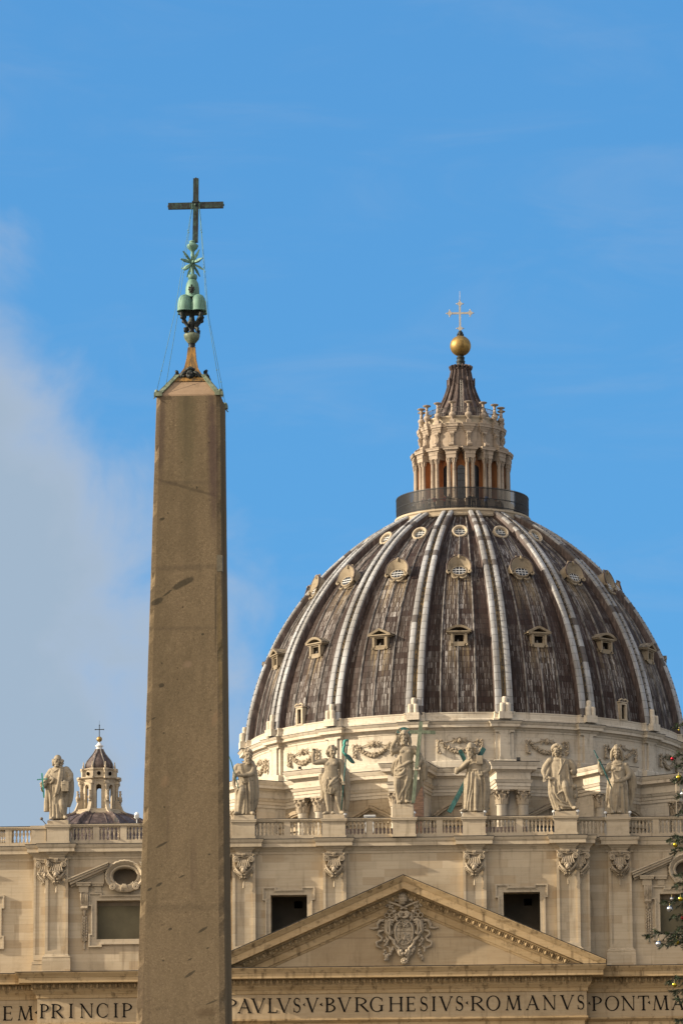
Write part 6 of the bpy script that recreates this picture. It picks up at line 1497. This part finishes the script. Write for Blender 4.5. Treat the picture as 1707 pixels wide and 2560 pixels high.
    def hand(s, x, y, d, dirv, spread=(0,0,1), size=.56, curl=.5, point=False):
        """palm plus five unequal, bent fingers; dirv = way the fingers go (x,y(depth, back positive),z)"""
        o = Vector(s.P(x,y,d)); f = Vector(dirv).normalized(); sp_ = Vector(spread); sp_ = (sp_-f*sp_.dot(f)).normalized(); nrm = f.cross(sp_)
        if nrm.y < 0: nrm = -nrm
        z = size; s.b.sphere(tuple(o+f*z*.16), (z*.20,)*3, 10, 7); s.b.tube([tuple(o-sp_*z*.1),tuple(o-sp_*z*.13+f*z*.36)], [z*.12,z*.12], 8); s.b.tube([tuple(o+sp_*z*.1),tuple(o+sp_*z*.13+f*z*.36)], [z*.12,z*.12], 8)
        for i, ln in enumerate((.40,.50,.54,.48)[::-1]):
            a = o+f*z*.36+sp_*z*(-.20+.135*i); c_ = curl*(0 if point and i == 3 else (1.7 if point else 1))
            k1 = a+(f*cos(c_*.5)-nrm*sin(c_*.5))*z*ln*.5; k2 = k1+(f*cos(c_*1.2)-nrm*sin(c_*1.2))*z*ln*.5
            s.b.tube([tuple(a),tuple(k1),tuple(k2)], [z*.085,z*.078,z*.06], 7)
        a = o+sp_*z*.16+f*z*.05; k1 = a+(sp_*.8+f*.5-nrm*.3).normalized()*z*.26; k2 = k1+(f*.9-nrm*.4).normalized()*z*.2
        s.b.tube([tuple(a),tuple(k1),tuple(k2)], [z*.10,z*.085,z*.065], 7)
    def foot(s, x, y, d, dx=0., ln=.62):
        o = Vector(s.P(x,y,d)); f = Vector((dx,-1,-.0)).normalized(); sd_ = Vector((-f.y,f.x,0))
        s.b.tube([tuple(o+Vector((0,.10,.14))),tuple(o+f*ln*.35+Vector((0,0,.13))),tuple(o+f*ln*.75+Vector((0,0,.08)))], [.14,.145,.12], 9)
        for i in range(5): a = o+f*ln*.72+sd_*(-.11+.055*i)+Vector((0,0,.06)); s.b.tube([tuple(a),tuple(a+f*ln*(.28-.03*abs(i-3)))], [.048,.042], 6)
    def finish(s, name, label, loc, vox=.031):
        me = bpy.data.meshes.new('raw'); me.from_pydata(s.b.v, [], s.b.f); me.update(); o = bpy.data.objects.new('raw', me); COL.objects.link(o)
        md = o.modifiers.new('r','REMESH'); md.mode = 'VOXEL'; md.voxel_size = vox; md.use_smooth_shade = True
        sm = o.modifiers.new('s','SMOOTH'); sm.factor = .35; sm.iterations = 1
        dg = bpy.context.evaluated_depsgraph_get(); m2 = bpy.data.meshes.new_from_object(o.evaluated_get(dg)); bpy.data.objects.remove(o)
        m2.polygons.foreach_set('use_smooth', [True]*len(m2.polygons)); m2.name = name; m2.materials.clear(); m2.materials.append(M['statue'])
        ob = bpy.data.objects.new(name, m2); COL.objects.link(ob); ob.location = loc; tag(ob, label, 'statue', 'statues along the facade roof'); return ob
def plinth(parent, w0, w1, h, d=.62, zb=0.):
    b = MB(); b.cham(w0, w1, -d, d, zb-h, zb, .03); return b.build('plinth', M['trim'], parent)
ZP = 45.48
# 1 --- bald bearded man with book and small cross (far left). zoom 11.76 px per pixel of the photo
K = 32.0*11.76
f = Fig(790, 2065, K*.985)
f.body([(2020,515,1000,.05,.42,1),(1800,525,1010,.05,.46,1),(1550,515,1030,.05,.50,.9),(1300,500,1060,.05,.52,.6),(1050,470,1090,.05,.52,.3),(850,470,1050,.04,.50,.2),(680,470,1060,.02,.46,0),(560,520,1040,0,.40,0),(490,600,960,0,.32,0),(440,660,850,0,.22,0)], .06, 9, .6)
for pts, r in (([(560,1020),(560,1400),(565,2000)],.09),([(640,1100),(660,1500),(650,1990)],.08),([(720,1050),(715,1300),(700,1600)],.08),([(740,1600),(770,1990)],.09),([(830,1500),(860,1800),(930,1980)],.08),([(900,1560),(960,1760),(980,1980)],.07)): f.fold(pts, r)
f.fold([(840,480),(840,700),(800,1000),(740,1250),(700,1360)], .13, .04); f.fold([(900,500),(900,760),(850,1080),(780,1300)], .10, .05); f.fold([(560,560),(650,650),(770,560)], .07); f.fold([(480,640),(560,800),(640,860)], .12)
f.fold([(520,900),(580,830),(660,860),(600,960),(500,960)], .12, .02)
f.limb([(880,1500,.40),(900,1620,.50),(930,1800,.34),(960,1960,.36)], [.26,.23,.18,.13])       # bent leg
f.limb([(560,600,.0),(430,800,.1),(400,950,.30),(330,1130,.42)], [.28,.26,.19,.12]); f.hand(330,1110,.46,(-.35,-.3,-.6),(0,-.2,1),.50,1.1)
for x, y in ((230,970),(240,1060),(290,940)): f.limb([(400,880,.1),(x,y,.2),(380,1060,.1)], .11)
f.body([(1780,345,500,-.1,.22,1),(1500,350,500,-.1,.24,1),(1250,380,520,-.1,.24,1),(1000,390,520,-.08,.26,1),(900,380,540,0,.26,.5)], .10, 5)
f.limb([(990,560,-.05),(1120,720,.0),(1120,860,.25),(1010,930,.52)], [.30,.28,.22,.14]); f.hand(985,905,.60,(-.35,-.25,-.75),(1,0,.2),.52,.5)
f.b.box((890-790)/f.k,(1110-790)/f.k,-.78,-.30,(2065-1235)/f.k,(2065-940)/f.k)
f.body([(1650,1000,1110,-.25,.12,1),(1450,1000,1180,-.22,.22,1),(1200,1010,1215,-.18,.3,1),(950,1010,1220,-.12,.34,1),(760,980,1200,-.05,.36,.5),(620,960,1100,0,.34,0)], .07, 7)
f.fold([(1000,800),(1100,730),(1200,860)], .10)
f.head(745,290,.18,.82,-.15,.05,.7,'side',True); f.limb([(745,380,.05),(745,500,0)], [.22,.28]); f.foot(650,2050,.30,-.4); f.foot(960,2030,.42,.5)
S = f.finish('stone_statue', 'leftmost statue, a bald bearded man with a book and a small bright green cross', (-27.2, 1.45, ZP+.33)); plinth(S, -.85, .82, .33)
b = MB(); P = f.P; b.bar(P(305,680,.55), P(375,1400,.62), .115, .08, 0, (0,1,0)); b.bar(P(165,870,.56), P(465,845,.56), .11, .075); b.build('bronze_cross', M['brightbronze'], S)
# 2 --- cloaked man with a staff beside the obelisk
f = Fig(590, 2070, K)
f.body([(2040,370,830,0,.40,1),(1800,360,860,0,.44,1),(1500,380,880,0,.46,.9),(1250,400,880,.02,.46,.6),(1050,410,880,.02,.44,.3),(850,360,880,0,.44,.2),(700,320,870,0,.44,.1),(580,340,850,0,.40,0),(520,430,800,0,.30,0)], .07, 9, 1.2)
f.limb([(500,1240,.25),(500,1380,.50),(460,1600,.36),(420,1850,.30),(400,2000,.3)], [.30,.28,.21,.16,.13]); f.foot(370,2060,.28,-.5)
for pts, r in (([(560,1300),(600,1600),(560,2000)],.10),([(620,1200),(660,1600),(640,2030)],.10),([(720,1050),(750,1400),(740,2020)],.14),([(820,1100),(830,1500),(810,1980)],.10),([(640,1150),(700,1000),(820,1020)],.09),([(470,1050),(560,1130),(640,1110)],.11),([(430,1180),(520,1200),(600,1260)],.09)): f.fold(pts, r)
f.limb([(350,620,.0),(300,800,.05),(270,1000,.12),(255,1180,.25),(330,1270,.35)], [.26,.21,.16,.13,.11]); f.hand(325,1255,.36,(.6,-.3,-.5),(0,0,1),.46,1.0)
f.limb([(840,650,.05),(800,840,.25),(640,900,.48),(420,895,.60)], [.28,.25,.17,.13]); f.hand(430,890,.60,(-1,-.2,0),(0,0,1),.50,.9)
f.body([(1900,800,900,-.25,.16,1),(1650,830,970,-.22,.22,1),(1400,850,995,-.2,.26,1),(1000,850,975,-.15,.32,1),(700,800,930,-.1,.36,.6),(520,650,880,-.05,.34,.2),(430,700,840,-.05,.2,0)], .09, 6)
f.limb([(560,560,.25),(500,600,.28),(380,560,.15)], .13); f.fold([(700,560),(800,540),(880,620)], .10); f.fold([(420,640),(520,700),(500,800)], .10)
f.limb([(330,700,-.05),(300,760,0),(400,800,.2)], .2); f.limb([(340,1300,-.1),(350,1700,-.1),(330,2020,-.1)], [.16,.2,.2])
f.head(685,300,.18,.86,.25,.1,1.1,'short'); f.limb([(660,400,.05),(640,540,0)], [.22,.3]); f.foot(760,2060,.25,.6)
S = f.finish('stone_statue', 'stone statue of a cloaked bearded man with a thin staff, right beside the obelisk', (-12.42, -.05, ZP+.36)); plinth(S, -.88, .78, .36)
b = MB(); P = f.P; b.tube([P(130,330,.5),P(205,520,.55),P(290,850,.62),P(385,1150,.6),P(420,1420,.5)], .045, 7); b.build('bronze_staff', M['statuebronze'], S)
# 3 --- man in a fur tunic with raised hand (10.69 px per photo pixel)
K3 = 32.1*10.69
f = Fig(690, 2200, K3)
f.body([(1260,340,830,0,.44,0),(1120,370,800,.02,.42,0),(1000,430,790,.03,.40,0),(860,410,800,.05,.42,0),(760,430,850,.02,.38,0),(690,500,820,0,.28,0),(650,560,740,0,.2,0)], 0)
f.body([(1640,540,690,.10,.34,.6),(1540,400,860,.05,.46,1),(1400,365,850,.03,.48,1),(1260,345,830,.02,.46,.6),(1180,360,810,.02,.42,.3)], .06, 17)
random.seed(9)
for i in range(64):
    x = random.uniform(380,840); y = random.uniform(1250,1500); f.fold([(x,y),(x-12,y+50),(x+random.uniform(-22,10),y+110)], .042, .0)
f.fold([(340,1080),(480,1120),(560,1230)], .10, .02); f.fold([(820,1130),(700,1240),(600,1370),(560,1420)], .11, .04); f.fold([(830,1220),(740,1320),(620,1400)], .09, .04); f.fold([(430,1060),(560,1150),(800,1180)], .07)
f.fold([(700,770),(620,860),(480,960)], .05); f.blob(520,830,.36,(.20,.10,.16)); f.blob(700,820,.38,(.20,.10,.16)); f.fold([(610,800),(610,1000)], .03, -.03)
f.limb([(480,1450,.05),(490,1600,.14),(500,1760,.08),(530,2000,.02),(530,2140,0)], [.30,.235,.23,.16,.12]); f.foot(500,2185,.05,-.55)
f.limb([(760,1450,.05),(770,1580,.18),(770,1760,.10),(830,2000,.03),(850,2120,0)], [.31,.25,.235,.155,.12]); f.foot(860,2180,.08,.7)
f.limb([(650,1640,-.2),(640,1900,-.15),(630,2080,-.1)], [.14,.11,.09]); f.foot(640,2185,.12,.2,.5); f.limb([(640,2080,-.1),(640,2150,0)], .1)
f.limb([(470,740,.05),(300,760,.15),(140,790,.22),(120,640,.25),(140,520,.28)], [.27,.235,.18,.15,.11]); f.hand(145,520,.28,(.12,-.1,1),(1,0,0),.54,.7,True)
f.limb([(850,760,.0),(900,880,.0),(870,1080,.1),(930,1240,.3),(945,1330,.4)], [.25,.22,.18,.15,.11]); f.hand(945,1300,.42,(0,-.2,-1),(-1,0,0),.50,1.0)
f.body([(2060,930,1050,-.35,.12,1),(1800,950,1090,-.3,.2,1),(1500,900,1110,-.28,.26,1),(1250,860,1095,-.25,.3,1),(1020,820,1060,-.2,.3,.6),(760,760,960,-.15,.28,.2)], .10, 6)
f.body([(1740,330,430,-.3,.12,1),(1500,320,440,-.25,.2,1),(1200,270,420,-.15,.22,1),(1080,265,380,-.1,.16,0)], .1, 5)
f.head(640,490,.14,.86,.45,.05,0,'short'); f.limb([(640,580,.02),(650,700,0)], [.21,.28])
for q in range(10): f.blob(500+random.uniform(-10,40),400+22*q,.10+random.uniform(-.1,.15),.10)
S = f.finish('stone_statue', 'bare-legged statue in a short fur tunic, pointing up, with a green scroll on a staff', (-5.44, -.05, ZP+.30)); plinth(S, -.84, .82, .30)
b = MB(); P = f.P; b.tube([P(1075,165,.42),P(1040,420,.44),P(1010,720,.46),P(965,1150,.48),P(930,1500,.46),P(880,2060,.2)], .05, 7); b.bar(P(1010,330,.45), P(1095,330,.45), .09, .07); b.build('bronze_staff', M['statuebronze'], S)
b = MB(); rr = []
for x, y, w_ in ((1060,180,.10),(1000,200,.16),(975,280,.14),(985,340,.12),(945,430,.12),(950,520,.14),(1000,570,.17),(1020,640,.12)): p = P(x,y,.5); rr.append([(p[0]-w_,p[1]-.06,p[2]+.02),(p[0],p[1]-.16,p[2]),(p[0]+w_*.8,p[1]-.05,p[2]-.04),(p[0],p[1]+.02,p[2])])
b.rings(rr, True, True, True, True); b.build('bronze_scroll', M['brightbronze'], S)
b = MB(); rr = []
for x, y, w_ in ((1020,600,.12),(1080,650,.17),(1140,720,.16),(1200,790,.12),(1245,820,.05)): p = P(x,y,.5); rr.append([(p[0]-w_*.7,p[1]-.06,p[2]-w_),(p[0],p[1]-.10,p[2]),(p[0]+w_*.7,p[1]-.05,p[2]+w_*.7),(p[0],p[1]+.0,p[2])])
b.rings(rr, True, True, True, True); b.build('bronze_pennant', M['statuebronze'], S)
# 4 --- central figure with halo and great cross (9.8 px per photo pixel)
K4 = 32.0*9.8
f = Fig(480, 2015, K4)
f.body([(2000,330,650,0,.34,1),(1800,300,660,0,.40,1),(1600,275,690,0,.46,1),(1400,260,720,.02,.50,.8),(1200,260,730,.03,.50,.4),(1050,300,740,.03,.46,.2),(900,330,730,.02,.44,.1),(760,360,760,.02,.42,0),(640,360,780,0,.38,0),(575,420,720,0,.28,0),(540,470,620,0,.2,0)], .05, 8, .3)
f.limb([(340,1420,.3),(330,1520,.46),(350,1750,.34),(380,1960,.2)], [.30,.26,.19,.13])
for pts, r in (([(300,1180),(400,1110),(520,1060),(640,980),(730,960)],.13),([(290,1280),(400,1310),(500,1240),(530,1160)],.14),([(280,1150),(420,1190),(520,1120)],.11),([(300,1380),(420,1360),(560,1290)],.11),([(600,1150),(600,1400),(520,1620),(430,1760),(350,1980)],.12),([(680,1150),(680,1400),(620,1600),(560,1680),(540,1960)],.12),([(640,1100),(650,1300),(590,1550),(480,1700)],.10),([(420,840),(340,960),(310,1080)],.09),([(420,860),(400,980),(450,1050)],.06),([(470,1730),(450,1960)],.10),([(620,1700),(600,1950)],.10)): f.fold(pts, r, .0)
f.blob(470,720,.36,(.20,.10,.16)); f.blob(630,720,.36,(.20,.10,.16))
f.body([(1900,640,760,-.2,.16,1),(1600,650,900,-.2,.2,1),(1400,640,930,-.2,.22,1)], .1, 5)
f.limb([(400,640,.05),(300,690,.12),(220,690,.2),(240,560,.25),(320,430,.28),(340,370,.3)], [.28,.26,.21,.19,.13,.10]); f.hand(345,370,.3,(.05,-.1,1),(1,0,0),.50,.6,True)
f.limb([(760,640,.02),(850,760,.05),(930,900,.2),(900,1000,.42),(850,1120,.52)], [.28,.25,.22,.17,.12]); f.hand(850,1090,.52,(-.25,-.2,-1),(-1,0,0),.52,.7)
f.body([(1420,960,1070,0,.14,1),(1250,940,1075,0,.2,1),(1050,900,1110,.0,.24,1),(930,880,1010,.05,.24,.5)], .12, 5); f.body([(1580,900,980,-.1,.1,1),(1400,880,980,-.1,.16,1),(1150,880,1000,-.05,.2,1)], .1, 5)
f.limb([(1000,1000,0),(1140,1075,-.05)], [.16,.06]); f.body([(1300,200,280,-.15,.12,1),(1100,180,340,-.1,.2,1),(960,230,360,-.05,.2,.5),(860,330,420,0,.15,0)], .1, 5)
f.head(520,400,.16,.94,-.05,.05,.55,'long'); f.limb([(520,500,.04),(530,600,0)], [.22,.3]); f.foot(430,2005,.22,-.2); f.foot(565,2000,.34,.25,.7)
S = f.finish('stone_statue', 'long-haired bearded statue with a green halo and a tall tilted green cross', (-.08, -.05, ZP+1.07)); 
b = MB(); b.cham(-.83, .80, -.62, .62, -.30, 0, .03); b.cham(-.86, .83, -.65, .65, -1.07, -.302, .03); b.build('plinth', M['trim'], S)
P = f.P; b = MB()
p0, p1 = Vector(P(725,2010,.62)), Vector(P(940,-10,.40)); b.bar(p0, p1, .28, .20, 0, (0,1,0)); 
pa, pb = Vector(P(660,240,.37)), Vector(P(1290,262,.37)); b.bar(pa, p0.lerp(p1,.875)+Vector((-.14,0,.0)), .20, .26); b.bar(p0.lerp(p1,.875)+Vector((.14,0,0)), pb, .20, .26); b.build('bronze_cross', M['palebronze'], S)
b = MB(); c = P(510,270,-.06); T = Matrix.Translation(c) @ Matrix.Rotation(R(78),4,'X')
b.lathe([(.53,-.03),(.58,-.03),(.58,.03),(.53,.03),(.53,-.03)], (0,0,0), 32, mat=T)
for a in (-38,-12,12,38): pass
for a0, a1 in ((-28,28),(62,118),(-118,-62)):
    n = 8; vs = [(0,0,.0)]+[(.54*sin(R(a0+(a1-a0)*i/n)), .54*cos(R(a0+(a1-a0)*i/n)), 0) for i in range(n+1)]
    lo = [(x,y,-.02) for x,y,z in vs]; hi = [(x,y,.02) for x,y,z in vs]; m_ = len(vs); b.add(lo+hi, [tuple(range(m_))[::-1], tuple(range(m_,2*m_))]+[(i,(i+1)%m_,m_+(i+1)%m_,m_+i) for i in range(m_)], mat=T)
b.build('bronze_halo', M['statuebronze'], S)
# 5 --- bearded man with X-shaped cross (7.127 px per photo pixel)
K5 = 32.0*7.127
f = Fig(455, 1345, K5)
f.body([(1330,255,690,0,.40,1),(1150,265,720,0,.46,1),(950,275,740,0,.50,1),(780,290,735,.02,.50,.8),(650,320,725,.03,.48,.5),(560,340,720,.03,.46,.2),(480,340,700,.02,.44,.1),(410,350,680,.0,.38,0),(370,400,620,0,.28,0)], .07, 9, .2)
for pts, r in (([(370,620),(360,850),(310,1250)],.13),([(430,640),(420,850),(350,1200),(340,1300)],.08),([(500,760),(500,1000),(490,1300)],.19),([(570,700),(600,950),(600,1320)],.07),([(640,640),(670,900),(640,1300)],.15),([(700,650),(720,900),(690,1150)],.09),([(440,950),(400,1150),(400,1300)],.08),([(540,600),(560,700),(620,640)],.09),([(350,570),(500,590),(720,590)],.10),([(330,700),(300,1000),(280,1280)],.06)): f.fold(pts, r, .0)
f.limb([(370,430,.05),(250,540,.15),(170,590,.22),(260,530,.42),(340,460,.55),(400,430,.58)], [.30,.24,.20,.18,.14,.11]); f.hand(370,440,.58,(.8,-.2,.3),(0,0,1),.48,.6)
f.limb([(165,560,.18),(160,610,.2)], [.2,.2])
f.limb([(640,430,.0),(730,520,.05),(700,600,.2),(610,650,.44)], [.28,.24,.19,.13]); f.hand(610,620,.50,(-.3,-.2,-.9),(-1,0,0),.46,.7)
f.b.box((515-455)/f.k, (630-455)/f.k, -.62, -.25, (1345-490)/f.k, (1345-330)/f.k)
f.head(415,195,.22,.92,-.45,.15,1.35,'side',True); f.limb([(440,260,.06),(460,400,0)], [.24,.32])
f.foot(300,1335,.30,-.7); f.foot(490,1335,.42,.0); f.limb([(390,1250,.3),(400,1330,.3)], .13)
S = f.finish('stone_statue', 'stone statue of an old bearded man embracing a dark green X-shaped cross', (5.42, -.05, ZP+.33)); plinth(S, -.84, .80, .33)
b = MB(); P = f.P; b.bar(P(15,1330,.22), P(645,170,-.42), .34, .30, 0, (0,1,0)); b.build('bronze_beam', M['statuebronze'], S)
b = MB(); b.bar(P(215,205,-.02), P(700,1270,-.60), .32, .28, 0, (0,1,0)); b.build('bronze_beam', M['statuebronze'], S)
# 6 --- curly-haired youth with outstretched hand (5.227 px per photo pixel)
K6 = 32.0*5.227
f = Fig(470, 1085, K6)
f.body([(1060,320,600,0,.40,1),(960,285,590,.02,.48,1),(850,255,570,.05,.52,1),(740,250,550,.06,.52,.7),(640,260,540,.05,.48,.4),(540,270,530,.03,.44,.2),(460,260,550,.02,.42,0),(400,290,540,0,.36,0),(370,330,500,0,.26,0)], .06, 8, 1.)
f.limb([(460,720,.40),(470,770,.66),(500,900,.50),(560,1030,.40)], [.30,.25,.18,.13])
for pts, r in (([(280,680),(290,850),(340,960),(450,1020),(560,1030)],.12),([(330,700),(330,830),(370,900)],.09),([(370,860),(430,820),(490,850),(490,960)],.10),([(300,780),(330,920),(420,1000)],.09),([(420,400),(430,500),(390,590)],.08),([(340,370),(420,520),(470,420)],.08),([(500,480),(520,640),(530,760)],.13),([(540,560),(560,740),(560,900)],.10),([(400,620),(400,740),(440,760)],.08),([(360,900),(420,960),(520,1000)],.08)): f.fold(pts, r, .0)
f.limb([(280,410,.05),(215,490,.12),(190,560,.2),(200,600,.34),(205,650,.48)], [.28,.26,.22,.14,.11]); f.limb([(270,500,.1),(240,600,.35),(215,640,.46)], [.22,.14,.11]); f.hand(205,640,.5,(-.05,-.35,-.9),(1,0,0),.54,.4)
f.limb([(540,430,.0),(590,500,.05),(585,600,.15),(560,560,.35)], [.27,.25,.2,.15]); f.limb([(560,500,.1),(600,560,.1)], .2)
f.body([(950,560,620,-.1,.14,1),(820,550,625,-.1,.2,1),(740,540,600,-.05,.2,1)], .1, 6); f.blob(590,760,.2,(.22,.22,.2)); f.blob(600,880,.1,(.2,.2,.24))
f.limb([(330,650,.35),(280,660,.55),(260,640,.5)], [.14,.13,.1])
f.head(375,285,.16,.86,-.4,.1,0,'curly'); f.limb([(385,330,.04),(400,420,0)], [.22,.3])
f.foot(570,1065,.45,.5,.66); f.foot(390,1085,.2,-.2)
S = f.finish('stone_statue', 'curly-haired statue in swirling robes stretching out one hand, without any cross or staff', (12.55, -.05, ZP+.33)); plinth(S, -.82, .84, .33)
# 7 --- long-haired figure with a raised hand and spear (same zoom)
f = Fig(1185, 1090, K6)
f.body([(1080,1020,1330,0,.40,1),(950,1050,1330,0,.46,1),(820,1075,1320,.02,.48,.9),(700,1095,1310,.03,.46,.5),(600,1105,1290,.03,.42,.2),(520,1100,1290,.03,.42,0),(450,1080,1300,.02,.40,0),(400,1110,1280,0,.30,0),(370,1150,1240,0,.2,0)], .06, 9, .4)
for pts, r in (([(1100,760),(1090,900),(1110,1060)],.15),([(1180,780),(1170,950),(1140,1080)],.08),([(1210,720),(1190,900),(1160,1060)],.09),([(1260,720),(1260,900),(1270,1080)],.11),([(1300,740),(1310,900),(1310,1080)],.09),([(1050,740),(1040,900),(1030,1080)],.07),([(1090,650),(1180,670),(1280,640)],.10),([(1110,500),(1190,530),(1270,500)],.05),([(1120,420),(1190,450),(1250,430)],.05),([(1150,660),(1240,620),(1290,600)],.08)): f.fold(pts, r, .0)
f.blob(1140,490,.36,(.19,.10,.16)); f.blob(1235,490,.36,(.19,.10,.16))
f.limb([(1100,440,.05),(1040,510,.12),(975,520,.2),(950,450,.28),(955,400,.3)], [.26,.23,.19,.13,.10]); f.hand(957,420,.3,(.0,-.1,1),(1,0,0),.52,.9); f.limb([(1040,490,.1),(1000,540,.15)], .2)
f.limb([(1300,440,.0),(1350,560,.05),(1310,620,.3),(1230,660,.5)], [.27,.24,.17,.11]); f.hand(1260,640,.5,(-.9,-.3,-.2),(0,0,1),.5,.6)
f.body([(1080,1310,1340,-.35,.1,1),(900,1330,1400,-.3,.16,1),(720,1330,1440,-.25,.22,1),(600,1310,1440,-.2,.24,1),(500,1260,1390,-.12,.24,.5),(430,1230,1320,-.05,.22,0)], .08, 6)
f.body([(1090,1010,1060,-.3,.1,1),(800,1040,1100,-.25,.16,1),(600,1060,1130,-.2,.2,.5)], .08, 5)
f.head(1188,280,.15,.90,-.08,.08,0,'long'); f.limb([(1188,340,.04),(1190,420,0)], [.2,.28]); f.foot(1130,1085,.25,-.2); f.foot(1195,1085,.32,.2)
S = f.finish('stone_statue', 'long-haired statue in a wide cloak gripping a short green spear in a raised hand', (16.60, 1.45, ZP+.25)); plinth(S, -.86, .86, .25)
b = MB(); P = f.P; b.tube([P(890,240,.3),P(930,330,.36),P(1000,470,.46),P(1060,620,.56),P(1115,755,.62)], [.05,.085,.08,.09,.05], 7, flat=.6); b.build('bronze_spear', M['statuebronze'], S)
